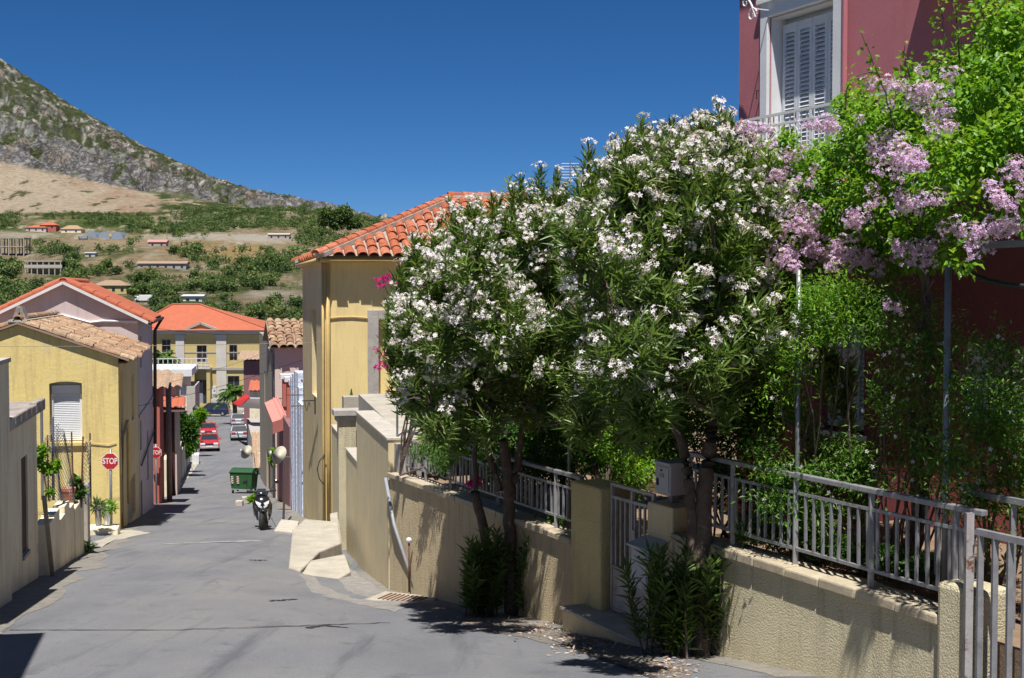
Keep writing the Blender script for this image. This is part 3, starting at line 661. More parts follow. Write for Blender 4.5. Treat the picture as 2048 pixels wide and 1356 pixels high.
    hk = FF.pix(1517, 190, .05); MB().tube([FF.p(hk[0], 0, hk[1] + .06), FF.p(hk[0], .08, hk[1] + .06), FF.p(hk[0], .08, hk[1] - .06)], .01, 6).build('shutter_hook', M['blackpipe'], T)
pink_house()

# ---------------------------------------------------------------- yard terrace behind the garden wall
gA, gB = GF.pix(1150, 1000)[0], GF.pix(1346, 1040)[0]
tag(MB().fbox(GF, .3, gA, -3.3, -.06, -4.5, -1.27).build('yard', M['soil']), kind='structure')
tag(MB().fbox(GF, gB, 14.6, -3.26, -.05, -4.5, -.80).build('yard_terrace', M['soil']), kind='structure')
tag(MB().fbox(GF, gA + .001, gB - .001, -3.3, -.5, -4.5, -2.0).build('path', M['concrete']), kind='structure')
o = MB().fbox(GF, gA - .2, gB + .2, -2.1, -1.9, -4.0, -1.28).build('yard_wall', M['stuccoy'], None, loc=GF.p(gA, -2, -2)); tag(o, 'low yellow yard wall seen through the bars of the garden gate', 'wall')
tag(MB().fbox(GF, -9.5, 7.5, -9, -3.31, -4.5, -1.1).build('yard', M['soil']), kind='structure')

# ---------------------------------------------------------------- garden wall, railing, gate
def gz(a): q = GF.p(a, 0, 0); return zroad(q.x, q.y)
def garden_wall():
    aP0, aP1 = GF.pix(1146, 1000)[0], GF.pix(1207, 1000)[0]         # left gate pillar
    aQ0, aQ1 = GF.pix(1297, 1040)[0], GF.pix(1348, 1040)[0]         # right gate pillar
    aE0, aE1 = GF.pix(1884, 1200)[0], GF.pix(1972, 1200)[0]         # end pillar
    ztA, ztB = -1.15, -.68
    def run(mb, a0, a1, o0, o1, zt, n=12):
        for i in range(n):
            p, q = a0 + (a1 - a0) * i / n, a0 + (a1 - a0) * (i + 1) / n
            mb.fbox(GF, p, q, o0, o1, min(gz(p), gz(q)) - .35, zt)
        return mb
    T = thing('garden_wall', 'low buff rough-cast garden wall stretch left of the grey gate under the oleander', 'wall', GF.p(3, 0, gz(3)))
    run(MB(), .05, aP0, -.28, 0, ztA - .09).build('wall', M['stucco'], T)
    c = MB(); n = 9
    for i in range(n):
        p, q = .05 + (aP0 - .05) * i / n, .05 + (aP0 - .05) * (i + 1) / n - .004
        MB().fbox(GF, p, q, -.31, .05 + random.uniform(-.006, .006), ztA - .09, ztA + random.uniform(-.008, .008)).build('coping_stone', M['coping'], T, bev=.015)
    T2 = thing('garden_wall', 'low rough-cast garden wall stretch between the mailbox and the end pillar', 'wall', GF.p(11, 0, gz(11)))
    run(MB(), aQ1, aE0, -.28, 0, ztB - .10).build('wall', M['stuccop'], T2)
    n = 8
    for i in range(n):
        p, q = aQ1 + (aE0 - aQ1) * i / n, aQ1 + (aE0 - aQ1) * (i + 1) / n - .004
        MB().fbox(GF, p, q, -.31, .055 + random.uniform(-.006, .006), ztB - .10, ztB + random.uniform(-.01, .01)).build('coping_stone', M['coping'], T2, bev=.02)
    # pillars
    zP = GF.pix(1175, 968)[1]
    o = run(MB(), aP0, aP1, -.42, .04, zP, 1).build('gate_pillar', M['stuccoy'], None, bev=.03, loc=GF.p(aP0, 0, gz(aP0)))
    tag(o, 'square yellow rough-cast pillar left of the grey garden gate', 'pillar')
    zQ = GF.pix(1320, 1008)[1]
    o = run(MB(), aQ0, aQ1, -.42, .02, zQ, 1).build('gate_pillar', M['wallend'], None, bev=.02, loc=GF.p(aQ0, 0, gz(aQ0)))
    tag(o, 'smooth buff pillar right of the gate carrying the grey mailbox', 'pillar')
    zE = GF.pix(1920, 1168)[1]
    o = run(MB(), aE0, aE1, -.30, .07, zE, 1).build('end_pillar', M['stuccop'], None, bev=.05, loc=GF.p(aE0, 0, gz(aE0)))
    tag(o, 'stubby rough-cast pillar at the near end of the wall, rusty post beside it', 'pillar')
    # railings
    def railing(label, a0, a1, zc, zt, posts, off, pitch, grp=None):
        T = thing('railing', label, 'railing', GF.p(a0, off, zc))
        zs, zl = zt - .17, zc + .16
        MB().bar(GF.p(a0, off, zt), GF.p(a1, off, zt), .07, .05).build('top_rail', M['rail'], T, bev=.008)
        MB().bar(GF.p(a0, off, zs), GF.p(a1, off, zs), .03).build('rail', M['rail'], T)
        MB().bar(GF.p(a0, off, zl), GF.p(a1, off, zl), .03).build('rail', M['rail'], T)
        for a in posts: MB().bar(GF.p(a, off, zc - .02), GF.p(a, off, zt - .025), .045).build('post', M['rail'], T)
        me = MB().bar(Vector((0, 0, zl + .015)), Vector((0, 0, zs - .015)), .024).mesh('bar', M['rail'])
        n = int((a1 - a0) / pitch)
        for i in range(1, n):
            a = a0 + (a1 - a0) * i / n
            if min(abs(a - q) for q in posts) < .03: continue
            o = bpy.data.objects.new('bar', me); link(o, T); q = GF.p(a, off, 0) - wloc(T); o.location = q; o.rotation_euler = (random.gauss(0, .008), random.gauss(0, .012), GF.rz())
        return T
    zRA = -.40
    railing('grey steel railing on the wall left of the gate, shaded by the oleander', GF.pix(793, 900)[0], aP0 - .01, ztA, zRA, [GF.pix(x, 950)[0] for x in (794, 836, 884, 929, 978, 1093, 1139)], -.14, .125)
    railing('grey steel railing on the wall right of the mailbox with rusted near post', aQ1 + .12, GF.pix(1948, 1030)[0], ztB, .20, [aQ1 + .14] + [GF.pix(x, 1030)[0] for x in (1446, 1571, 1722, 1890)], -.12, .125)
    pe = GF.pix(1957, 1060)[0]
    o = MB().bar(GF.p(pe, .10, gz(pe) - .3), GF.p(pe, .10, .23), .06).build('gate_post', M['rustpaint'], None, loc=GF.p(pe, .1, gz(pe))); tag(o, 'rust streaked square gate post beside the end pillar', 'post')
    # near gate cut by the picture edge
    T = thing('driveway_gate', 'grey barred driveway gate at the right picture edge', 'gate', GF.p(pe + .1, .1, -1.5))
    zt = GF.pix(1960, 1064, .1)[1]; zt2 = .22; a0, a1 = pe + .09, pe + 2.6
    MB().bar(GF.p(a0, .1, zt), GF.p(a1, .1, zt), .05).build('top_rail', M['rail'], T)
    MB().bar(GF.p(a0, .1, -1.75), GF.p(a1, .1, -1.75), .05).build('bottom_rail', M['rail'], T)
    for i in range(14):
        a = a0 + .03 + i * .15; MB().bar(GF.p(a, .1, -1.72), GF.p(a, .1, zt - .02), .042).build('bar', M['rail'], T)
    T = thing('yard_railing', 'second grey rail crossing behind the end pillar towards the right edge', 'railing', GF.p(pe - .4, -.5, -.8))
    q0 = GF.pix(1935, 1010, -.5)[0]; zz = .27
    MB().bar(GF.p(q0, -.5, zz), GF.p(q0 + 3, -.5, zz), .07, .05).build('top_rail', M['rail'], T)
    MB().bar(GF.p(q0 - .1, -.5, zz + .02), GF.p(q0 - .1, -1.2, zz + .02), .05).build('rail', M['rail'], T)
    for i in range(6): MB().bar(GF.p(q0 + i * .5, -.5, -.8), GF.p(q0 + i * .5, -.5, zz - .02), .045).build('post', M['rail'], T)
    for i in range(5): MB().bar(GF.p(q0 - .55 + i * .12, -.45, -.5), GF.p(q0 - .55 + i * .12, -.45, zz - .1), .024).build('bar', M['rail'], T)
    # pedestrian gate
    g0, g1 = aP1 + .03, aQ0 - .02; zb = GF.pix(1210, 1226)[1] + .04; zt = GF.pix(1210, 962, -.1)[1] - .03; of = -.10
    T = thing('garden_gate', 'weathered grey iron garden gate with bars and a solid lower panel', 'gate', GF.p(g0, of, zb))
    zm = zb + (zt - zb) * .34
    MB().fbox(GF, g0 + .03, g1 - .03, of - .008, of + .008, zb + .03, zm).build('panel', M['gate'], T)
    for a in (g0, (g0 + g1) / 2 - .02, g1 - .04): MB().fbox(GF, a, a + .04, of - .02, of + .02, zb, zt).build('stile', M['gate'], T)
    for z in (zb, zm, zt - .15, zt): MB().fbox(GF, g0 + .001, g1 - .001, of - .018, of + .018, z, z + .035).build('crossbar', M['gate'], T)
    nb = 9
    for i in range(1, nb):
        a = g0 + (g1 - g0) * i / nb
        MB().fbox(GF, a - .014, a + .014, of - .012, of + .012, zm + .035, zt - .15).build('bar', M['gate'], T)
    MB().fbox(GF, (g0 + g1) / 2 + .02, (g0 + g1) / 2 + .10, of - .02, of + .035, zb + .88, zb + 1.06).build('lock', M['gate'], T)
    s = MB(); s.fbox(GF, aP1 - .42, aQ1, .045, .34, gz(aP1) - .6, zb - .06); s.fbox(GF, aP1 + .01, aQ0 - .01, -.5, .044, gz(aP1) - .6, zb - .061)
    T = thing('gate_step', 'marble step in front of the garden gate, dappled with shade', 'step', GF.p(aP1, .2, gz(aP1)))
    s.build('riser', M['wallend'], T); MB().fbox(GF, aP1 - .44, aQ1 + .02, .046, .38, zb - .058, zb - .02).build('tread', M['marble'], T, bev=.008); MB().fbox(GF, aP1 + .01, aQ0 - .01, -.5, .044, zb - .06, zb - .021).build('tread', M['marble'], T)
    # mailbox
    m0, mz1 = GF.pix(1303, 925, .0); m1, _ = GF.pix(1328, 925, .0); mz0 = GF.pix(1303, 985)[1]
    T = thing('mailbox', 'grey metal mailbox with a slot on top of the right gate pillar', 'mailbox', GF.p(m0, -.2, mz0))
    MB().fbox(GF, m0, m0 + .32, -.36, -.05, mz0, mz1).build('body', M['box'], T, bev=.01)
    MB().fbox(GF, m0 - .01, m0 + .33, -.38, -.03, mz1 - .002, mz1 + .025).build('lid', M['box'], T, bev=.005)
    dfr = Fr(GF.p(m0 - .001, 0, 0), -GF.n, -GF.u)
    MB().fbox(GF, m0 - .012, m0 - .002, -.34, -.07, mz0 + .03, mz1 - .03).build('door', M['box'], T)
    MB().fbox(GF, m0 + .03, m0 + .29, -.049, -.04, mz0 + .03, mz1 - .03).build('door', M['box'], T)
    MB().fbox(GF, m0 + .11, m0 + .20, -.0399, -.034, mz1 - .15, mz1 - .11).build('name_plate', M['stone'], T)
    MB().fbox(GF, m0 + .05, m0 + .09, -.0399, -.034, mz1 - .25, mz1 - .17).build('slot', M['dark'], T)
    MB().fbox(GF, m0 + .14, m0 + .165, -.0399, -.03, mz1 - .08, mz1 - .06).build('lock', M['dark'], T)
    MB().fbox(GF, m0 + .12, m0 + .2, -.25, -.15, zQ, mz0 + .001).build('stand', M['rail'], T)
    # meter cabinet with sloping lid in front of the right pillar
    k0, kz1 = GF.pix(1298, 1088, .03); kz0 = GF.pix(1300, 1170, .03)[1]
    T = thing('meter_cabinet', 'pale grey meter cabinet with a little sloping lid beside the gate', 'cabinet', GF.p(k0, .1, kz0))
    k0 = aQ0 + .02
    MB().fbox(GF, k0, k0 + .36, .025, .24, kz0, kz1).build('body', M['box'], T, bev=.008)
    MB().prism([GF.p(k0 - .03, .023, kz1), GF.p(k0 - .03, .29, kz1), GF.p(k0 - .03, .29, kz1 + .02), GF.p(k0 - .03, .023, kz1 + .10)], GF.u * .42).build('lid', M['box'], T)
    MB().fbox(GF, k0 + .03, k0 + .33, .2401, .248, kz0 + .04, kz1 - .04).build('door', M['box'], T)
    MB().fbox(GF, k0 + .15, k0 + .22, .2481, .252, kz0 + .09, kz0 + .13).build('name_plate', M['stone'], T)
    MB().fbox(GF, k0 + .17, k0 + .2, .2481, .258, kz1 - .12, kz1 - .09).build('lock', M['dark'], T)
garden_wall()

# pergola poles
for (x, yt, yb, off, lab) in ((1897, 520, 1150, -.45, 'grey steel pergola pole standing right behind the near railing'), (1598, 540, 1120, -.22, 'slim grey pergola pole rising into the lilac blossom'),
                              (794, 690, 950, -.22, 'slim grey pole at the far corner of the railing'), (1138, 780, 1040, -.35, 'thin grey pole behind the left gate pillar')):
    a, zt = GF.pix(x, yt, off); zb = -1.2
    r = .03 if x == 1897 else (.024 if x == 1598 else .02)
    o = MB().tube([GF.p(a, off, zb), GF.p(a, off, zt)], r, 12).build('pergola_pole', M['pole'], None, sm=True, loc=GF.p(a, off, zb)); tag(o, lab, 'pole', 'pergola poles')
a, z = GF.pix(1985, 490, -.1)
o = MB().tube([GF.p(a - .3, -.12, z), GF.p(a + 2.5, -.1, z + .02)], .03, 10).build('pergola_pipe', M['pole'], None, sm=True, loc=GF.p(a, -.45, z)); tag(o, 'horizontal grey pergola pipe under the vine at the right edge', 'pipe')
h = [GF.p(GF.pix(x, y, -.5)[0], -.5, GF.pix(x, y, -.5)[1]) for (x, y) in ((1905, 528), (1940, 548), (1980, 562), (2020, 570), (2080, 574))]
o = MB().tube(h, .022, 8).build('garden_hose', M['blackpipe'], None, sm=True, loc=h[0]); tag(o, 'dark hose sagging below the vine beside the pergola pole', 'hose')
# drain pipe against the wall corner, valve, grating
c0, c1 = GF.p(.02, .06, GF.pix(775, 955)[1]), gpt(832, 1192)
o = MB().tube([c0, c0.lerp(c1, .35) + Vector((-.03, -.03, -.1)), c1 + Vector((0, .1, .02))], .03, 8).build('drain_pipe', M['greypipe'], None, sm=True, loc=c1); tag(o, 'grey drain pipe leaning down the rough-cast wall to the grating', 'pipe')
v0 = gpt(826, 1195) + Vector((.1, .15, 0)); va, vz = GF.pix(818, 1080, .08); vt = GF.p(va, .08, vz)
T = thing('water_valve', 'rusty standpipe with a round white gauge on the rough-cast wall', 'valve', v0)
MB().tube([Vector((vt.x, vt.y, v0.z)), vt], .016, 8).build('pipe', M['rust'], T, sm=True)
MB().lathe([(.045, 0), (.05, .02), (.03, .04)], vt, 14, Matrix.Rotation(R(90), 3, 'X')).build('gauge', M['whiteplastic'], T, sm=True)
g = gpt(805, 1200); T = thing('drain_grating', 'rusty iron drain grating in a concrete frame at the foot of the wall', 'grating', g)
gs = Matrix.Rotation(R(-25), 3, 'Z')
mb = MB(); mb.box(g + Vector((0, 0, .01)), (1.0, .62, .035), M=gs); mb.build('frame', M['concrete'], T)
for i in range(9): MB().box(g + gs @ Vector((-.32 + i * .08, 0, .03)), (.03, .42, .02), M=gs).build('slat', M['rust'], T)
# ---------------------------------------------------------------- ochre house with hip roof, stair walls
XF = Fr(RW.p(ra(35.9), 0, 0), (.9746, .2241), (.2241, -.9746))   # its sunny front, a runs right
def ochre_house():
    C = XF.o.copy(); zb = -5.6
    T = thing('ochre_house', 'ochre yellow house with orange hip roof behind the oleanders', 'house', Vector((C.x, C.y, -4.6)))
    ze = XF.pix(700, 525)[1]; W = 11.0; D = 8.2
    w0, wz1 = XF.pix(735, 622); w1, wz0 = XF.pix(756, 815)
    # plain front with one tall stone framed window
    i0, i1 = XF.pix(757, 700)[0], XF.pix(757, 700)[0] + 1.05; zz0 = XF.pix(757, 806)[1]; zz1 = XF.pix(757, 640)[1]
    MB().wall(XF, 0, W, zb, ze, .4, [(i0, i1, zz0, zz1)]).build('wall', M['ochre'], T)
    SF = Fr(C, RW.u, RW.n)
    s0, s1 = SF.pix(633, 700)[0], SF.pix(624, 700)[0]; sz1 = SF.pix(628, 618)[1]; sz0 = SF.pix(628, 790)[1]
    MB().wall(SF, .401, D, zb, ze, .4, [(s0, s1, sz0, sz1)]).build('side_wall', M['ochre_side'], T)
    MB().fbox(SF, s0, s1, -.3, -.2, sz0, sz1).build('blind_window', M['ochre'], T)
    bk = MB(); bk.fbox(SF, D - .4, D, -W, -.401, zb, ze); bk.fbox(XF, W - .4, W, -D + .4, -.401, zb, ze); bk.build('wall', M['ochre'], T)
    wn_ = MB().fbox(XF, i0, i1, -.32, -.25, zz0, zz1).build('window', M['ochre'], T)
    fr = MB(); fr.fbox(XF, w0, i0, -.05, .07, zz0 - .02, zz1 + .28); fr.fbox(XF, i1, i1 + .3, -.05, .07, zz0 - .02, zz1 + .28); fr.fbox(XF, i0, i1, -.05, .07, zz1, zz1 + .28)
    fr.build('stone_frame', M['stone'], wn_, bev=.015)
    MB().fbox(XF, w0 - .08, i1 + .38, -.05, .14, zz0 - .16, zz0 - .021).build('sill', M['concrete'], wn_)
    # wavy cable ledge under the eaves
    mb = MB(); mb.tube([XF.p(.1 + i * .35, .03, ze - 1.55 + .05 * math.sin(i * .9)) for i in range(14)], .02, 6); mb.build('cable', M['pipe'], T, sm=True)
    # eaves board and gutter
    MB().fbox(XF, -.02, W + .4, .001, .28, ze, ze + .16).build('eaves', M['ochre'], T)
    MB().fbox(SF, .0, D + .3, .001, .08, ze + .002, ze + .158).build('eaves', M['ochre_side'], T)
    g = MB(); g.tube([XF.p(-.08, .34, ze + .06), XF.p(W + .4, .34, ze + .06)], .065, 8); g.tube([SF.p(-.3, .15, ze + .055), SF.p(D, .15, ze + .055)], .065, 8); g.build('gutter', M['pipe'], T, sm=True)
    # roof: hip deck, tiles one by one
    o_, oL = .5, .1; zr0 = ze + .17; run = XF.pix(905, 396, -D / 2)[0] + oL; run2 = 4.3; rise = XF.pix(905, 396, -3.9)[1] - zr0
    def rp(a, o, z): return XF.p(a, o, z)
    A, B, Cc, D_ = rp(-oL, o_, zr0), rp(W + o_, o_, zr0), rp(W + o_, -D - o_, zr0), rp(-oL, -D - o_, zr0)
    r0, r1 = rp(-oL + run, -D / 2, zr0 + rise), rp(W + o_ - run2, -D / 2, zr0 + rise)
    rf = MB().add([A, B, Cc, D_, r0, r1], [(0, 1, 5, 4), (1, 2, 5), (2, 3, 4, 5), (3, 0, 4), (3, 2, 1, 0)]).build('roof', M['tilegrey'], T)
    runf = D / 2 + o_
    dn = (rp(0, o_, zr0) - rp(0, -D / 2, zr0 + rise)); sl = dn.length
    kk = run / sl
    lay_tiles(rf, r0 - XF.u * run, XF.u, dn, .6, int((W + oL + o_) / .33), 9, .33, sl / 9, TILE,
              keep=lambda s, t: s > run - t * kk + .08 and s < W + oL + o_ - run2 + t * run2 / sl - .08, jit=.013, lift=-.01)
    dl = (rp(-oL, 0, zr0) - rp(-oL + run, 0, zr0 + rise)); sll = dl.length; lenD = D + 2 * o_
    lay_tiles(rf, rp(-oL + run, -D - o_, zr0 + rise), XF.n, dl, .6, int(lenD / .33), 8, .33, sll / 8, TILE,
              keep=lambda s, t: (s > lenD / 2 - t * (lenD / 2 / sll) + .1) and (s < lenD / 2 + t * (lenD / 2 / sll) - .1), jit=.013, lift=-.01)
    for (p, q) in ((r0, A), (r1, B), (r0, D_), (r1, r0)):
        d = (q - p); n = int(d.length / .42); ac = d.cross(Vector((0, 0, 1))).normalized(); up = ac.cross(d).normalized()
        if up.z < 0: up = -up
        mo = MB(); mo.bar(p + up * .03, q + up * .03, .34, .12); mo.build('ridge_mortar', M['mortar'], rf)
        for i in range(n):
            t = p.lerp(q, i / n); dd = (d.normalized() + up * .03).normalized()
            inst('ridge_tile', TILE, rf, basis(ac, dd, up, t + up * .075))
    # pipes
    for (x, r_, mt) in ((656, .058, 'pipe'), (643, .035, 'pipe')):
        a = XF.pix(x, 700, .08)[0] if x > 650 else XF.pix(x + 4, 700, .08)[0]
        pts = [XF.p(a if x > 650 else -.0, .08 if x > 650 else .09, z) for z in (zb + .6, -2, 0, ze)]
        MB().tube(pts, r_, 10).build('downpipe', M[mt], T, sm=True)
    c = MB(); a = XF.pix(650, 900, .1)[0]; z0, z1 = XF.pix(650, 907, .1)[1], XF.pix(650, 968, .1)[1]
    c.tube([XF.p(a, .14, z0), XF.p(a - .16, .16, z0 - .2), XF.p(a - .22, .16, (z0 + z1) / 2), XF.p(a - .16, .16, z1 + .15), XF.p(a - .05, .14, z1)], .014, 6); c.build('loose_cable', M['blackpipe'], T, sm=True)
    # aerial on the roof
    q = at(1140, 392, 41.5); an = thing('aerial', 'thin roof aerial behind the oleander tops', 'aerial', q)
    zz = at(1140, 322, 41.5).z
    MB().tube([Vector((q.x, q.y, r0.z - .4)), Vector((q.x, q.y, zz))], .02, 6).build('mast', M['pole'], an)
    for k in range(6): MB().tube([Vector((q.x - .28, q.y, zz - .08 - k * .09)), Vector((q.x + .28, q.y, zz - .08 - k * .09))], .008, 5).build('rod', M['pole'], an)
    for s in (-1, 1): MB().tube([Vector((q.x + s * .28, q.y, zz - .06)), Vector((q.x + s * .28, q.y, zz - .56))], .008, 5).build('rod', M['pole'], an)
    # iron wall lamp arm on the street corner
    q = at(604, 802, 40.5); l = thing('wall_bracket', 'black wrought iron bracket on the street corner of the ochre house', 'bracket', q)
    e = at(630, 801, 37.5)
    MB().tube([q, e], .018, 6).build('arm', M['blackpipe'], l)
    MB().tube([q.lerp(e, .2) + Vector((0, 0, -.05 - .25 * math.sin(t) ** 2)) + (e - q) * (t / 9) for t in np.linspace(0, 4, 16)], .01, 5).build('scroll', M['blackpipe'], l)
    MB().tube([e + Vector((0, 0, .12)), e + Vector((0, 0, -.4))], .02, 6).build('backplate', M['blackpipe'], l)
ochre_house()

def stair_walls():
    # near parapet block with sloping top
    a0, a1 = 0.0, ra(27.5); zA, zB = RW.pix(775, 879)[1], RW.pix(712, 824)[1]
    def gzz(a): q = RW.p(a, 0, 0); return zroad(q.x, q.y)
    def lump(mb, a, b, o0, o1, za, zb_, dz=None):
        if dz is None: z0 = z1 = min(gzz(a), gzz(b)) - .4
        else: z0, z1 = za, zb_; za, zb_ = za + dz, zb_ + dz
        return mb.hexa([RW.p(a, o0, z0), RW.p(b, o0, z1), RW.p(b, o1, z1), RW.p(a, o1, z0), RW.p(a, o0, za), RW.p(b, o0, zb_), RW.p(b, o1, zb_), RW.p(a, o1, za)])
    T = thing('stair_wall', 'tall smooth buff parapet block with a sloping pale top at the wall corner', 'wall', RW.p(0, 0, gzz(0)))
    lump(MB(), 0, a1, -.35, 0, zA, zB).build('wall', M['wallend'], T)
    lump(MB(), -.02, a1 + .02, -.37, .025, zA + .001, zB + .001, .035).build('coping', M['mortar'], T)
    mb = MB(); mb.hexa([RW.p(.3, -.9, zA - .4), RW.p(a1 + 3, -3.6, zB - .4), RW.p(a1 + 3, -.371, zB - .4), RW.p(.3, -.371, zA - .4), RW.p(.3, -.9, zA - .03), RW.p(a1 + 3, -3.6, zB + .15), RW.p(a1 + 3, -.371, zB + .15), RW.p(.3, -.371, zA - .03)]); mb.build('concrete_top', M['concrete'], T)
    MB().fbox(GF, .02, .5, -.42, -.1, -1.6, -.66).build('end_stub', M['stone'], T)
    # second wall, stepped down, beside the pillar
    b0, b1 = a1 + .03, ra(30.7)
    T = thing('stair_wall', 'lower buff stair wall with a slanting top beside the stone pillar', 'wall', RW.p(b0, 0, gzz(b0)))
    zc, zd = RW.pix(712, 922, -.1)[1], RW.pix(682, 886, -.1)[1]
    lump(MB(), b0, b1, -.42, -.1, zc, zd).build('wall', M['wallend'], T); lump(MB(), b0, b1, -.44, -.08, zc + .001, zd + .001, .035).build('coping', M['mortar'], T)
    c0, c1 = ra(32.35), ra(34.4)
    T = thing('stair_wall', 'short buff wall between the stone pillar and the ochre drainpipes', 'wall', RW.p(c0, 0, gzz(c0)))
    zc, zd = RW.pix(668, 858, -.1)[1], RW.pix(655, 842, -.1)[1]
    lump(MB(), c0, c1, -.42, -.1, zc, zd).build('wall', M['wallend'], T); lump(MB(), c0, c1, -.44, -.08, zc + .001, zd + .001, .035).build('coping', M['mortar'], T)
    # rough inner wall of the terrace
    q0 = at(690, 850, 33.6); IF = Fr((q0.x, q0.y), XF.u, XF.n)
    o = MB().fbox(IF, -.1, 3.2, -.3, 0, -5.2, IF.pix(720, 832)[1]).build('terrace_wall', M['stuccop'], None, loc=IF.p(1, 0, -4)); tag(o, 'rough pale terrace wall behind the stair walls under the ochre house', 'wall')
    # stone pillar with moulded cap
    c = RW.p(ra(31.55), -.2, 0); zt = at(683, 818, 31.5).z; zb = gzz(ra(32)) - .3
    T = thing('stair_pillar', 'square stone pillar with a moulded cap at the top of the steps', 'pillar', Vector((c.x, c.y, zb)))
    rz = RW.rz()
    MB().box((c.x, c.y, (zt + zb) / 2 - .15), (.42, .42, zt - zb - .3), rz).build('shaft', M['stuccop'], T)
    MB().box((c.x, c.y, zt - .22), (.54, .54, .14), rz).build('moulding', M['stone'], T, bev=.02)
    MB().box((c.x, c.y, zt - .08), (.66, .66, .14), rz).build('cap', M['stone'], T, bev=.01)
    c2 = RW.p(ra(32.9), -.5, 0); 
    MB().box((c2.x, c2.y, zt - .02), (.5, .5, .42), rz).build('back_block', M['concrete'], T)
    # stone steps and landing by the road
    g0 = gpt(600, 1135)
    T = thing('stone_landing', 'worn pale stone landing and steps jutting into the road below the ochre house', 'steps', g0)
    def slab(pts, top, name, mat):
        P2 = [gpt(*q) for q in pts]; zt_ = max(q.z for q in P2) + top; zl = min(q.z for q in P2) - .3
        MB().prism([Vector((q.x, q.y, zl)) for q in P2], (0, 0, zt_ - zl)).build(name, mat, T, bev=.03)
    slab([(577, 1140), (600, 1146), (640, 1136), (682, 1130), (676, 1108), (610, 1104), (585, 1112)], .05, 'landing', M['concrete'])
    slab([(632, 1128), (676, 1124), (666, 1100), (630, 1103)], .22, 'step', M['concrete'])
    slab([(664, 1122), (684, 1122), (676, 1090), (660, 1092)], .42, 'step', M['concrete'])
    slab([(592, 1152), (660, 1162), (702, 1152), (690, 1138), (620, 1140)], -.12, 'foot_slab', M['concrete'])
    slab([(548, 1066), (592, 1070), (598, 1060), (562, 1058)], .08, 'kerb_stone', M['mortar'])
    # pot cactus on the terrace
    q = at(703, 824, 34.2); T = thing('cactus', 'tall thin green cactus on the terrace wall', 'plant', q)
    for dx, h_ in ((0, .62), (.06, .4), (-.05, .3)):
        MB().tube([q + Vector((dx, 0, 0)), q + Vector((dx * 1.3, 0, h_ * .6)), q + Vector((dx * 1.2, 0, h_))], [.05, .055, .012], 7).build('stem', M['green'], T)
stair_walls()

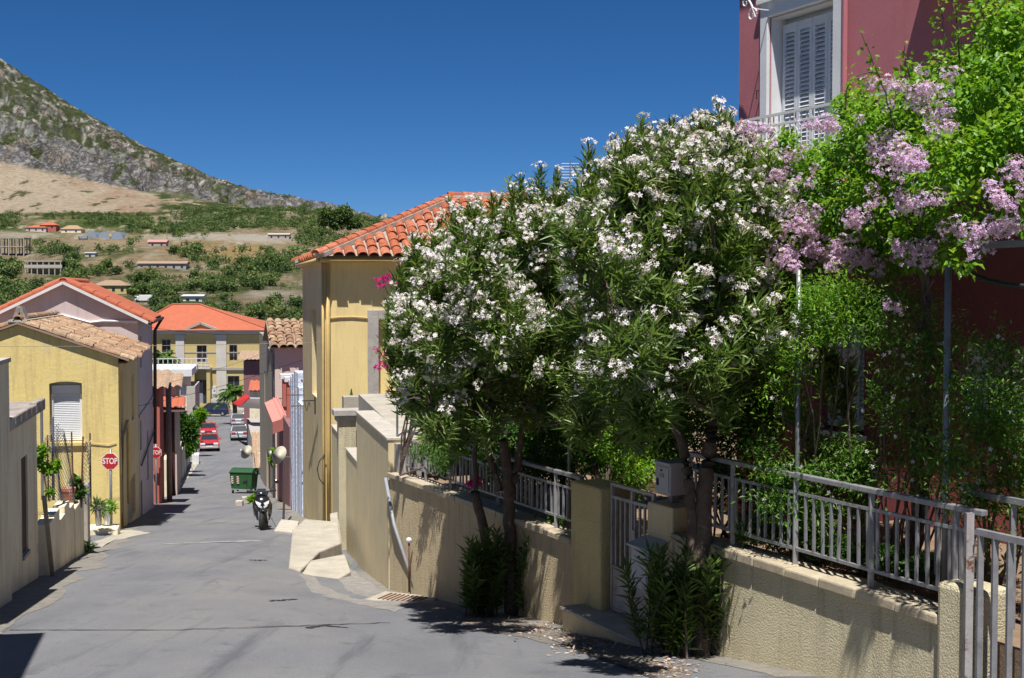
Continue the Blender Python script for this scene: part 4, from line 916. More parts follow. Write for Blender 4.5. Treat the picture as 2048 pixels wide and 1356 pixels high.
# ---------------------------------------------------------------- left side, near
def left_near():
    # house just outside the frame whose shadow falls on the road
    G = gpt(90, 1266); hc = G + SUN * ((4.05 - G.z) / SUN.z); HF = Fr((hc.x, hc.y), (.30, -.954), (.954, .30))
    T = thing('roadside_house', 'plain cream house at the left road edge whose shadow darkens the near asphalt', 'house', HF.p(4, -2, -2))
    MB().fbox(HF, 0, 14, -6, 0, -4, 3.95).build('wall', M['cream'], T)
    MB().fbox(HF, 0, 14, -6.1, .0, 3.951, 4.05).build('roof', M['slab'], T)
    # low cement house with slab roof
    T = thing('slab_roof_house', 'low cream plastered house with a mossy slab roof at the left edge', 'house', LW.p(2, 0, -2.6))
    L1 = Fr(LW.p(0, -.12, 0), LW.u, LW.n); y0, y1 = la(18.1), la(21.6); d0, dz1 = L1.pix(42, 918); d1, dz0 = L1.pix(57, 1098)
    MB().wall(L1, y0, y1, -3.4, .02, .3, [(d0, d1, dz0, dz1)]).build('wall', M['cream'], T)
    w = MB(); w.fbox(L1, y0, y0 + .3, -4.5, -.301, -3.4, .02); w.fbox(L1, y1 - .3, y1, -4.5, -.301, -3.6, .02); w.build('wall', M['cream'], T)
    dr = MB().fbox(L1, d0, d1, -.08, -.03, dz0, dz1).build('door', M['maroon'], T)
    MB().fbox(L1, d0 - .0, d1, -.12, .03, dz0 - .06, dz0 - .001).build('sill', M['concrete'], dr)
    me = MB(); n = 16
    sl = MB().fbox(L1, y0 + .05, y1 + .05, -4.6, .10, .021, .15).build('roof', M['slab'], T, bev=.02)
    mb = MB()
    for i in range(7):
        a = y0 + .1 + i * .52; mb2 = MB().fbox(L1, a, a + .48, .02, .13, .0, .19 + random.uniform(-.02, .02)); mb2.build('edge_stone', M['mortar'] if i == 0 else M['slab'], sl, bev=.02)
    T = thing('tall_corner_wall', 'slim cream wall rising above the slab roof at the left picture edge', 'wall', LW.p(0, 0, -2.3))
    MB().fbox(LW, la(14.2), y0 - .01, -.35, .02, -3.2, 1.0).build('wall', M['cream'], T)
    MB().fbox(LW, la(14.2), y0 - .008, -.38, .05, 1.0, 1.06).build('coping', M['mortar'], T)
    # leaning boards
    for i, (xx, lab) in ((1, (86, 'pale timber board leaning beside the slab roof house')),):
        b = LW.pix(xx + 5 + 4 * i, 1145)[0]; t = LW.pix(xx - 2, 985)[0]
        q = LW.p(b, .08, zroad(*LW.p(b, .08, 0).xy))
        o = MB().bar(q, LW.p(t, .03, LW.pix(xx, 990)[1]), .04 + .03 * i, .03).build('board', M['brownwood' if i == 0 else 'oldwood'], None, loc=q); tag(o, lab, 'board')
    # low garden wall
    T = thing('low_wall', 'low stained garden wall with a broken top between the slab roof house and the concrete post', 'wall', LW.p(la(24), 0, -3.2))
    p0, p1 = la(21.9), la(27.2); n = 7
    tops = [-2.05, -2.02, -2.25, -2.12, -2.3, -2.42, -2.38]
    for i in range(n):
        a, b = p0 + (p1 - p0) * i / n, p0 + (p1 - p0) * (i + 1) / n - .01
        MB().fbox(LW, a, b, -.22, random.uniform(-.01, .015), -4.2, tops[i] + .08).build('panel', M['cream'], T, bev=.012)
    q = LW.p(la(28.2), -.2, 0)
    o = MB().box((q.x, q.y, -3.25), (.42, .42, 2.1), LW.rz()).build('concrete_post', M['concrete'], None, bev=.03, loc=(q.x, q.y, -3.9)); tag(o, 'square cracked concrete post ending the low left wall', 'post')
    # makeshift fence of rods and wire
    T = thing('makeshift_fence', 'makeshift fence of rusty rods and sagging wire mesh on the low left wall', 'fence', LW.p(la(24.5), -.3, -2.2))
    rods = [(83, 818, 1000, 23.5, .028, 'pole'), (105, 834, 1000, 24.0, .028, 'pole'), (143, 864, 990, 25.2, .016, 'rust'), (166, 873, 1015, 26.6, .018, 'rust'), (180, 866, 1012, 27.0, .016, 'rust'), (95, 870, 1000, 23.8, .012, 'rust')]
    for (x, yt, yb, Y, r, mt) in rods:
        MB().tube([at(x + (4 if x == 143 else (-4 if x == 166 else 2)), yb, Y), at(x, yt, Y)], r, 6).build('rod', M[mt], T)
    w = MB()
    def net(p, nx, nz):   # four corner points, diagonal wires
        A, B, C, D = p
        f = lambda s, t: A.lerp(B, s).lerp(D.lerp(C, s), t) + Vector((.04 * math.sin(9 * s + 5 * t), .05 * math.cos(7 * t + 3 * s), 0))
        for i in range(-nz, nx):
            for sg in (0, 1):
                pts = []
                for k in range(nz + 1):
                    s = (i + k) / nx; s = 1 - s if sg else s
                    if 0 <= s <= 1: pts.append(f(s, k / nz))
                if len(pts) > 1: w.tube(pts, .0045, 3)
    net([at(84, 1005, 23.6), at(124, 1000, 24.6), at(116, 842, 24.4), at(88, 880, 23.6)], 14, 22)
    net([at(112, 1005, 24.4), at(150, 1000, 25.2), at(142, 885, 25.2), at(116, 850, 24.4)], 14, 18)
    net([at(165, 1010, 26.6), at(182, 1008, 27.0), at(180, 880, 27.0), at(168, 885, 26.6)], 6, 16)
    w.build('wire_mesh', M['pole'], T)['kind'] = 'stuff'
    # old tarpaulin heap and pots behind the wall
    for (x, y, Y, s, mt, lab) in ((135, 1003, 26.2, .16, 'terracotta', 'terracotta flower pot on the broken low left wall'), (156, 1000, 26.9, .13, 'greypipe', 'bluish plastic pot beside the terracotta pot'), (214, 1030, 34, .12, 'whiteplastic', 'white flower pot at the foot of the near stop sign'), (197, 1032, 33.2, .11, 'concrete', 'small concrete planter beside the white pot')):
        q = at(x, y, Y); t = thing('flower_pot', lab, 'pot', q)
        MB().lathe([(s * .62, -.25), (s * .85, .1), (s, .22), (s * 1.06, .22), (s * 1.06, .28), (s * .9, .28)], q, 14).build('pot', M[mt], t, sm=False)
        MB().lathe([(s * .88, .24), (s * .5, .26)], q, 12).build('soil', M['soil'], t)
    q = at(206, 1034, 33.9); o = MB().box((q.x, q.y, q.z - .75), (.75, .8, 1.0), LW.rz()).build('plant_ledge', M['cream'], None, bev=.02, loc=(q.x, q.y, q.z - 1.2)); tag(o, 'low cream ledge carrying the flower pots by the near stop sign', 'ledge')
    q = at(118, 1003, 25); T = thing('cloth_heap', 'grey rumpled tarpaulin heaped on the low left wall', 'tarpaulin', q)
    mb = MB(); 
    for k in range(3):
        pts = [at(96 + i * 9, 1040 - i * 9 + 14 * k + 3 * math.sin(i * 1.7 + k), 24.2 + i * .25) for i in range(5)]; mb.tube(pts, [.05, .09, .1, .09, .05], 7)
    mb.build('folds', M['stone'], T, sm=True)
left_near()

# ---------------------------------------------------------------- yellow and mauve gable houses on the left
def gable_house(name, label, Y0, Y1, zev, apx, apy, xw, mat, sidemat, zbase, overhang=.28):
    F = Fr(LW.p(la(Y0), 0, 0), -LW.n, -LW.u)        # front, a runs left from the street corner
    S = Fr(LW.p(la(Y0), 0, 0), LW.u, LW.n)
    T = thing(name, label, 'house', F.p(1, 0, zbase)); L = (Y1 - Y0) / LW.u.y
    aa, az = F.pix(apx, apy); W = aa * 2
    return F, S, T, L, aa, az, W
def yellow_house():
    zev = .10; zb = -5.8
    F, S, T, L, aa, az, W = gable_house('yellow_house', 'yellow gabled house with a white roller shutter and old tile roof', 36.2, 44.0, zev, 36, 650, 0, None, None, -4.7)
    a1, z1 = F.pix(98, 762); a0, z0 = F.pix(165, 884)
    MB().wall(F, 0, W, zb, zev, .35, [(a0, a1, z0, z1)]).build('front_wall', M['yellow'], T)
    MB().prism([F.p(0, 0, zev), F.p(W, 0, zev), F.p(aa, 0, az)], F.n * -.35).build('gable', M['yellow'], T)
    # arched head of the opening, roller shutter with its box
    ah = MB(); n = 10; pts = [F.p(a0 + (a1 - a0) * i / n, -.06, z1 - .01 + .0 - .09 * (2 * i / n - 1) ** 2) for i in range(n + 1)]
    w = MB().fbox(F, a0, a1, -.34, -.28, z0, z1).build('window', M['shutter'], T)
    ah.prism([F.p(a1, -.002, z1 - .0), F.p(a0, -.002, z1 - .0)] + [F.p(a0 + (a1 - a0) * i / n, -.002, z1 - .02 - .055 * (2 * i / n - 1) ** 2) for i in range(n + 1)], F.n * -.2).build('arch_head', M['yellow'], w)
    ai0, ai1 = a0 + .05, a1 - .05
    MB().fbox(F, ai0, ai1, -.279, -.16, z1 - .66 + .3, z1 - .14).build('shutter_box', M['shutter'], w)
    for a in (ai0 - .03, ai1 - .03): MB().fbox(F, a, a + .06, -.278, -.2, z0 + .03, z1 - .37).build('guide', M['white'], w)
    n = 26; hh = (z1 - .37 - z0 - .04) / n; me = None
    for i in range(n):
        zc = z0 + .04 + i * hh
        if me is None:
            me = MB().hexa([F.p(ai0 + .03, -.27, 0) - F.o, F.p(ai1 - .03, -.27, 0) - F.o, F.p(ai1 - .03, -.235, 0) - F.o, F.p(ai0 + .03, -.235, 0) - F.o, F.p(ai0 + .03, -.27, hh) - F.o, F.p(ai1 - .03, -.27, hh) - F.o, F.p(ai1 - .03, -.25, hh * .95) - F.o, F.p(ai0 + .03, -.25, hh * .95) - F.o]).mesh('slat', M['shutter'])
        o = bpy.data.objects.new('slat', me); link(o, w); o.location = F.o + Vector((0, 0, zc)) - wloc(w)
    MB().fbox(F, a0 - .08, a1 + .08, -.28, .08, z0 - .09, z0 - .001).build('sill', M['yellow'], w)
    # side wall with blind windows and doors
    def sp(x0, x1, y0, y1): return (S.pix(x0, (y0 + y1) / 2)[0], S.pix(x1, (y0 + y1) / 2)[0], S.pix((x0 + x1) / 2, y1)[1], S.pix((x0 + x1) / 2, y0)[1])
    ops = [sp(241, 247, 742, 868), sp(263, 268, 750, 840), sp(240, 247, 946, 1052), sp(255, 271, 958, 1040)]
    MB().wall(S, .351, L, zb - .6, zev, .3, ops).build('side_wall', M['ochre_side'], T)
    for i, o_ in enumerate(ops):
        if i < 2: MB().fbox(S, o_[0], o_[1], -.25, -.15, o_[2], o_[3]).build('blind_window', M['yellow'], T)
        else: MB().fbox(S, o_[0], o_[1], -.2, -.12, o_[2], o_[3]).build('door', M['brownwood' if i == 2 else 'stone'], T)
    MB().fbox(F, W - .3, W, -L, -.351, zb, zev).build('wall', M['yellow'], T)
    # roof
    ov = .3; ze2 = zev - ov * (az - zev) / aa
    rf = MB()
    e0, r_, e1 = (lambda o: F.p(-ov, o, ze2 + .02)), (lambda o: F.p(aa, o, az + .02)), (lambda o: F.p(W + ov, o, ze2 + .02))
    for (p, q) in ((e0, r_), (e1, r_)):
        rf.hexa([p(.12), q(.12), q(-L), p(-L), p(.12) + Vector((0, 0, .06)), q(.12) + Vector((0, 0, .06)), q(-L) + Vector((0, 0, .06)), p(-L) + Vector((0, 0, .06))])
    roof = rf.build('roof', M['tiledeck'], T)
    dn = e0(0) - r_(0); sl = dn.length
    lay_tiles(roof, r_(.13) + Vector((0, 0, .06)), -F.n, dn, .5, int(L / .285), 8, .285, sl / 8, OTILE, jit=.022, lift=.0)
    dl = e1(0) - r_(0)
    lay_tiles(roof, r_(.13) + Vector((0, 0, .06)), -F.n, dl, .5, 8, 8, .285, sl / 8, OTILE, jit=.02, lift=.0)
    for i in range(int(L / .42)): inst('ridge_tile', OTILE, roof, basis(F.u, -F.n, Vector((0, 0, 1)), r_(.13 - i * .42) + Vector((0, 0, .15))))
    MB().fbox(F, aa - .25, aa + .25, -L, .1, az + .08, az + .14).build('ridge_mortar', M['mortar'], roof)
    # fascia shadow board at the street eave, chimney of two leaning slabs
    MB().fbox(S, 0, L, .0, .22, ze2 - .04, ze2 + .015).build('eaves', M['brownwood'], T)
    cx = F.pix(42, 650, -.5)[0]; c = thing('chimney', 'little chimney of two leaning stone slabs on the yellow gable', 'chimney', F.p(cx, -.5, az))
    z0 = az - .12; h = .58
    for s in (-1, 1): MB().prism([F.p(cx + s * .27, -.2, z0), F.p(cx + s * .15, -.2, z0), F.p(cx - s * .02, -.2, z0 + h - .02), F.p(cx + s * .06, -.2, z0 + h + .06)], F.n * -.5).build('slab', M['slab'], c)
    MB().fbox(F, cx - .3, cx + .3, -.75, -.15, z0 - .3, z0).build('base', M['brick'], c)
    mb = MB(); mb.tube([S.p(.5, .05, -4.9), S.p(.55, .05, -2.2), S.p(2.6, .05, -1.9), S.p(2.6, .05, -4.4)], .04, 8); mb.build('drain_pipe', M['pipe'], T, sm=True)
    k, kz = F.pix(180, 886, .03); MB().tube([F.p(k, .03, kz), F.p(k - .5, .03, kz - .06), F.p(k - .7, .03, kz)], .012, 5).build('cable', M['pipe'], T)
yellow_house()
def mauve_house():
    zb = -7.2
    F, S, T, L, aa, az, W = gable_house('mauve_house', 'tall mauve plastered house with red tiled gable behind the yellow house', 44.15, 52.4, 0, 127, 566, 0, None, None, -5.6)
    zev = F.pix(276, 636)[1]
    MB().fbox(F, 0, W, -.35, 0, zb, zev).build('front_wall', M['mauve'], T)
    MB().prism([F.p(0, 0, zev), F.p(W, 0, zev), F.p(aa, 0, az)], F.n * -.35).build('gable', M['mauve'], T)
    def sp(x0, x1, y0, y1): return (S.pix(x0, (y0 + y1) / 2)[0], S.pix(x1, (y0 + y1) / 2)[0], S.pix((x0 + x1) / 2, y1)[1], S.pix((x0 + x1) / 2, y0)[1])
    ops = [sp(280, 283, 672, 735), sp(281, 285, 960, 1035), sp(280, 283, 840, 900), sp(294, 297, 860, 960)]
    MB().wall(S, .351, L, zb - .6, zev, .3, ops).build('side_wall', M['mauve'], T)
    for i, o_ in enumerate(ops): MB().fbox(S, o_[0], o_[1], -.22, -.14, o_[2], o_[3]).build('window' if i != 1 else 'door', M['brownwood' if i == 1 else 'glassdark'], T)
    MB().fbox(S, .0, L + .01, .001, .04, S.pix(290, 815)[1] - .05, S.pix(290, 815)[1] + .03).build('string_course', M['mauve'], T)
    bk = MB(); bk.fbox(F, 0.301, W, -L, -L + .3, zb, zev); bk.prism([F.p(0.3, -L, zev), F.p(W, -L, zev), F.p(aa, -L, az)], F.n * .3); bk.build('wall', M['mauve'], T)
    ov = .35; ze2 = zev - ov * (az - zev) / aa; up = Vector((0, 0, .1))
    e0, r_, e1 = (lambda o: F.p(-ov, o, ze2 + .02)), (lambda o: F.p(aa, o, az + .02)), (lambda o: F.p(W + ov, o, ze2 + .02))
    rf = MB()
    for (p, q) in ((e0, r_), (e1, r_)): rf.hexa([p(.2), q(.2), q(-L), p(-L), p(.2) + up, q(.2) + up, q(-L) + up, p(-L) + up])
    roof = rf.build('roof', M['redroof'], T)
    dn = e0(0) - r_(0); sl = dn.length; n = int(sl / .42)
    lay_tiles(roof, r_(.22) + up, -F.n, dn, .6, 4, n, .34, sl / n, STILE, jit=.004, lift=-.02)
    lay_tiles(roof, r_(.22) + up, -F.n, e1(0) - r_(0), .6, 3, n, .34, sl / n, STILE, jit=.004, lift=-.02)
    for i in range(12): inst('ridge_tile', STILE, roof, basis(F.u, -F.n, Vector((0, 0, 1)), r_(.2 - i * .6) + Vector((0, 0, .05))))
    # white verge lines and the lime flashing where the old roof meets the wall
    v = MB()
    for p in (e0, e1): v.bar(p(.21) + Vector((0, 0, -.01)), r_(.21) + Vector((0, 0, -.01)), .05, .09)
    v.build('verge', M['white'], T)
    fl = MB(); pts = [F.pix(x, y, .04) for (x, y) in ((70, 655), (100, 645), (124, 630), (180, 645), (205, 642), (275, 643))]
    fl.tube([F.p(a, .03, z) for a, z in pts], .05, 6); fl.build('flashing', M['white'], T)
    g = MB(); g.tube([S.p(-.2, .42, ze2 + .0), S.p(L, .42, ze2 - .0)], .06, 8); g.build('gutter', M['brownpipe'], T, sm=True)
    g = MB(); g.tube([S.p(L - .15, .40, ze2), S.p(L - .15, .12, ze2 - .5), S.p(L - .15, .08, -4.2)], .07, 8); g.build('downpipe', M['brownpipe'], T, sm=True)
    c = MB(); c.tube([S.p(.3, .06, S.pix(280, 930)[1]), S.p(L - .2, .06, S.pix(300, 870)[1])], .03, 5); c.build('cable', M['blackpipe'], T)
mauve_house()

# ---------------------------------------------------------------- stop signs
def stop_sign(x, y, Y, wpx, yb, lab, turn=0.0):
    c = at(x, y, Y); r = wpx * Y / 2600 / 2 / math.cos(R(22.5)); g = zroad(c.x, c.y)
    F = Fr((c.x, c.y), (math.cos(turn), math.sin(turn)), (math.sin(turn), -math.cos(turn)))
    T = thing('stop_sign', lab, 'sign', Vector((c.x, c.y, g)))
    oc = lambda rr, o: [F.p(rr * math.cos(R(22.5 + 45 * i)), o, c.z + rr * math.sin(R(22.5 + 45 * i))) for i in range(8)]
    pl = MB().prism(oc(r, .03), F.n * .02).build('plate', M['signwhite'], T)
    MB().prism(oc(r * .93, .051), F.n * .003).build('red_field', M['signred'], pl)
    add_text('STOP', M['signwhite'], pl, F, 0, .058, c.z - r * .01, r * .92, .74)
    MB().tube([F.p(0, 0, g - .2), F.p(0, 0, c.z + r * 1.35)], .038, 10).build('pole', M['pole'], T, sm=True)
    return T
stop_sign(221, 922, 35.2, 33, 1060, 'near red octagonal stop sign on a grey pole before the yellow house', .06)
stop_sign(312, 905, 56.5, 23, 1000, 'farther stop sign half hidden by the mauve house downpipe', .05)
# overhead cable
o = MB().tube([at(-60 + i * 72, 693 - i * .9 + 3.0 * math.sin(math.pi * i / 10), 33.5 + i * .25) for i in range(11)], .007, 6).build('overhead_cable', M['oldwood'], None, loc=at(0, 690, 34)); tag(o, 'thin overhead cable crossing the street between the houses', 'cable')
o = MB().tube([at(0, 700, 36.0), at(30, 740, 36.1), at(68, 787, 36.1)], .012, 5).build('house_cable', M['brownpipe'], None, loc=at(30, 740, 36)); tag(o, 'thin slanting cable on the yellow gable wall', 'cable')
for i, (x0, y0, Y0, x1, y1, Y1, sg, lab) in enumerate(((302, 655, 51, 606, 664, 44, 9, 'upper street cable from the mauve house gutter to the ochre house'), (275, 812, 44, 604, 720, 42, 6, 'lower slanting service cable across the street'), (320, 770, 60, 545, 700, 64, 5, 'far service cable from the utility pole to the taupe house'))):
    A_, B_ = at(x0, y0, Y0), at(x1, y1, Y1); o = MB().tube([A_.lerp(B_, k / 12) + Vector((0, 0, -.04 * sg * math.sin(math.pi * k / 12) * .5)) for k in range(13)], .007, 5).build('overhead_cable', M['blackpipe'], None, loc=A_); tag(o, lab, 'cable')
# ---------------------------------------------------------------- farther houses
def house_box(name, label, F, W, D, zb, ze, mat, ops=(), th=.3, side=None, sops=(), sidemat=None):
    """box house: front on F (a right), left side wall"""
    T = thing(name, label, 'house', F.p(W / 2, 0, zb + .5))
    MB().wall(F, 0, W, zb, ze, th, ops).build('wall', mat, T)
    S = Fr(F.p(0, 0, 0), -F.n, -F.u); MB().wall(S, th + .001, D, zb, ze, th, sops).build('side_wall', sidemat or mat, T)
    S2 = Fr(F.p(W, 0, 0), -F.n, F.u); MB().wall(S2, th + .001, D, zb, ze, th).build('side_wall', sidemat or mat, T)
    MB().fbox(F, th, W - th, -D, -D + th, zb, ze).build('wall', mat, T)
    return T, S
def pane(T, F, a0, a1, z0, z1, mat='glassdark', nm='window', fm=None, dep=-.2):
    w = MB().fbox(F, a0, a1, dep - .03, dep, z0, z1).build(nm, M[mat], T)
    if fm:
        f = MB(); t = .07
        f.fbox(F, a0 - t, a0, -.02, .04, z0, z1 + t); f.fbox(F, a1, a1 + t, -.02, .04, z0, z1 + t); f.fbox(F, a0, a1, -.02, .04, z1, z1 + t)
        f.build('frame', M[fm], w); MB().fbox(F, (a0 + a1) / 2 - .03, (a0 + a1) / 2 + .03, dep, dep + .03, z0, z1).build('mullion', M[fm], w)
    return w
def neoclassical():
    Y = 172.0; c = at(268, 700, Y); F = Fr((c.x, c.y), (1, 0), (0, -1)); px = lambda x, y=700: F.pix(x, y)[0]
    pz = lambda y: F.pix(400, y)[1]; zb = -15.5; ze = pz(668); W = px(532); D = 13
    ops = [(px(a), px(b), pz(d), pz(c_)) for (a, b, c_, d) in ((394, 413, 691, 724), (459, 474, 690, 721), (324, 341, 680, 715), (392, 416, 760, 808), (455, 478, 752, 790))]
    T = thing('neoclassical_house', 'stately ochre house with pediment and broad red roof at the end of the street', 'house', F.p(W / 2, 0, -14))
    MB().wall(F, 0, W, zb, ze, .5, ops).build('wall', M['neo'], T)
    b = MB(); b.fbox(F, 0, .5, -D, -.501, zb, ze); b.fbox(F, W - .5, W, -D, -.501, zb, ze); b.fbox(F, .5, W - .5, -D, -D + .5, zb, ze); b.build('wall', M['neo'], T)
    for i, o in enumerate(ops): pane(T, F, *o, mat='glassdark', nm='door' if i == 3 else 'window', fm='neostone', dep=-.3)
    MB().fbox(F, px(394), px(404), -.29, -.2, pz(808), pz(765)).build('door_leaf', M['greypipe'], T)
    for (a, b_) in ((352, 369), (433, 453)):
        p = MB().fbox(F, px(a), px(b_), .001, .18, zb, ze).build('pilaster', M['neowhite'], T); MB().fbox(F, px(a) - .1, px(b_) + .1, .002, .26, ze - .5, ze - .1).build('capital', M['neowhite'], p)
    for (y0, y1, o1) in ((735, 740, .22), (704, 706, .05)): MB().fbox(F, 0, W, .001, o1, pz(y1), pz(y0)).build('string_course', M['neostone'], T)
    MB().fbox(F, -.4, W + .4, -.3, .45, ze, pz(660)).build('cornice', M['neowhite'], T); zc = pz(660)
    ap = px(403); pd = MB().prism([F.p(px(355), .0, zc), F.p(px(450), .0, zc), F.p(px(440), 0, pz(657)), F.p(ap, 0, pz(648)), F.p(px(366), 0, pz(657))], F.n * .3).build('pediment', M['neo'], T)
    for (x0, y0, x1, y1) in ((355, 661, 370, 660), (370, 660, 403, 646), (403, 646, 437, 660), (437, 660, 450, 661)): MB().bar(F.p(px(x0), .25, pz(y0)), F.p(px(x1), .25, pz(y1)), .6, .28).build('moulding', M['neostone'], pd)
    zr = F.pix(370, 609, -6.5)[1]; e = .8
    A = [F.p(-e, e, zc), F.p(W + e, e, zc), F.p(W + e, -D - e, zc), F.p(-e, -D - e, zc), F.p(F.pix(345, 609, -6.5)[0], -6.5, zr), F.p(F.pix(400, 609, -6.5)[0], -6.5, zr)]
    rf = MB().add(A, [(0, 1, 5, 4), (1, 2, 5), (2, 3, 4, 5), (3, 0, 4), (3, 2, 1, 0)]).build('roof', M['redroof'], T)
    for (i, j) in ((0, 4), (4, 5), (5, 1)): MB().tube([A[i] + Vector((0, 0, .05)), A[j] + Vector((0, 0, .05))], .13, 6).build('ridge_tile', M['tile'], rf)
    bal = MB().fbox(F, px(385), px(424), .001, 1.2, pz(737), pz(734)).build('balcony', M['neowhite'], T)
    MB().fbox(F, px(385), px(424), 1.12, 1.18, pz(725), pz(724)).build('handrail', M['neowhite'], bal)
    n = 14
    for i in range(n): a = px(385) + (px(424) - px(385)) * (i + .5) / n; MB().lathe([(.05, 0), (.09, .25), (.04, .45), (.07, .62)], F.p(a, 1.15, pz(734)), 6).build('baluster', M['neowhite'], bal)
    po = MB().fbox(F, px(386), px(392), .001, 1.0, zb, pz(737)).build('porch_pier', M['neo'], T); MB().fbox(F, px(416), px(423), .001, 1.0, zb, pz(737)).build('porch_pier', M['neo'], T)
    MB().fbox(F, px(423), px(432), .03, .1, pz(795), pz(772)).build('notice_board', M['shutter'], T)
    st = thing('front_steps', 'low pale steps and garden wall before the stately ochre house', 'steps', F.p(8, 3, -14))
    for i in range(4): MB().fbox(F, px(440), px(520), 1.0 + i * .4, 1.4 + i * .4, -15, -13.2 - i * .16).build('step', M['mortar'], st)
    MB().fbox(F, px(428), px(440), 1.4, 2.0, -15, -12.3).build('pier', M['neowhite'], st)
    b = MB(); q = F.p(px(434), 1.7, 0); b.lathe([(.3, -12.3), (.22, -12.1), (.26, -11.6), (.1, -11.4), (.14, -11.1), (.02, -10.9)], (q.x, q.y, 0), 10); b.build('bust', M['stone'], st)
neoclassical()

def corrugated(name, O, across, down, W, L, pitch, amp, mat, parent):
    """tile field too small to tell apart: one corrugated sheet with real waves and courses"""
    across, down = Vector(across).normalized(), Vector(down).normalized(); up = across.cross(down).normalized(); up = up if up.z > 0 else -up
    n = int(W / pitch) * 4; m = max(4, int(L / .35)); V, Fc = [], []
    for j in range(m + 1):
        for i in range(n + 1):
            z = abs(math.sin(math.pi * i / 4)) * amp + (.03 if j % 2 else 0) + random.uniform(-.01, .01); V.append(O + across * (W * i / n) + down * (L * j / m) + up * z)
    for j in range(m):
        for i in range(n): a = j * (n + 1) + i; Fc.append((a, a + 1, a + n + 2, a + n + 1))
    o = npmesh(name, np.array([tuple(q) for q in V]), np.array(Fc), mat, parent); return o
M['oldfield'] = pm('old_tile_field', (0.46, 0.33, 0.22), (0.28, 0.18, 0.12), 7, bump=0.4, bs=12, bd=.03, patch=(0.2, 0.17, 0.15), pthr=(.55, .62), pscale=4)

def taupe_house():
    Y0, Y1 = 64.0, 88.0; F = Fr(RW.p(ra(Y0), 0, 0), XF.u, XF.n); zb = -9.8
    ze = F.pix(560, 692)[1]; zr = F.pix(560, 645, -4.5)[1]
    T = thing('taupe_house', 'tall taupe side walled house with blush front and old tile roof', 'house', F.p(3, 0, -8.2)); W, D = 9, 9.0
    S = Fr(F.p(0, 0, 0), RW.u, RW.n)
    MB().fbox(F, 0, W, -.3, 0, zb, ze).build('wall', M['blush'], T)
    def sp(x0, x1, y0, y1): return (S.pix(x0, (y0 + y1) / 2)[0], S.pix(x1, (y0 + y1) / 2)[0], S.pix((x0 + x1) / 2, y1)[1], S.pix((x0 + x1) / 2, y0)[1])
    w = sp(530.5, 528.5, 742, 808); DS = 22.0
    ops = [w, sp(540, 533, 908, 1010)]
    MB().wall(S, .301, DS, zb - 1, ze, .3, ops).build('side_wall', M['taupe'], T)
    for o_ in ops: MB().fbox(S, o_[0], o_[1], -.25, -.12, o_[2], o_[3]).build('door', M['brownwood'], T)
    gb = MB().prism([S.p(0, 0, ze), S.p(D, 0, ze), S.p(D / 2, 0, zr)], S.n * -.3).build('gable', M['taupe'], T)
    up = Vector((0, 0, .05))
    e0, r_, e1 = F.p(-.25, .4, ze - .1), F.p(-.25, -D / 2, zr + .05), F.p(-.25, -D - .3, ze - .1)
    rf = MB(); u = F.u * (W + .5)
    for e in (e0, e1): rf.hexa([e, r_, r_ + u, e + u, e + up, r_ + up, r_ + u + up, e + u + up])
    roof = rf.build('roof', M['tiledeck'], T); dn = e0 - r_; sl = dn.length
    me = tile_mesh('tile', .40, .72, M['oldtile'], .15)
    lay_tiles(roof, r_ + up, F.u, dn, .7, 16, 8, .42, sl / 8, me, jit=.02, lift=0)
    MB().tube([S.p(.25, .08, zb), S.p(.25, .08, ze - .4), S.p(.1, .3, ze - .05)], .06, 8).build('downpipe', M['pole'], T, sm=True)
taupe_house()
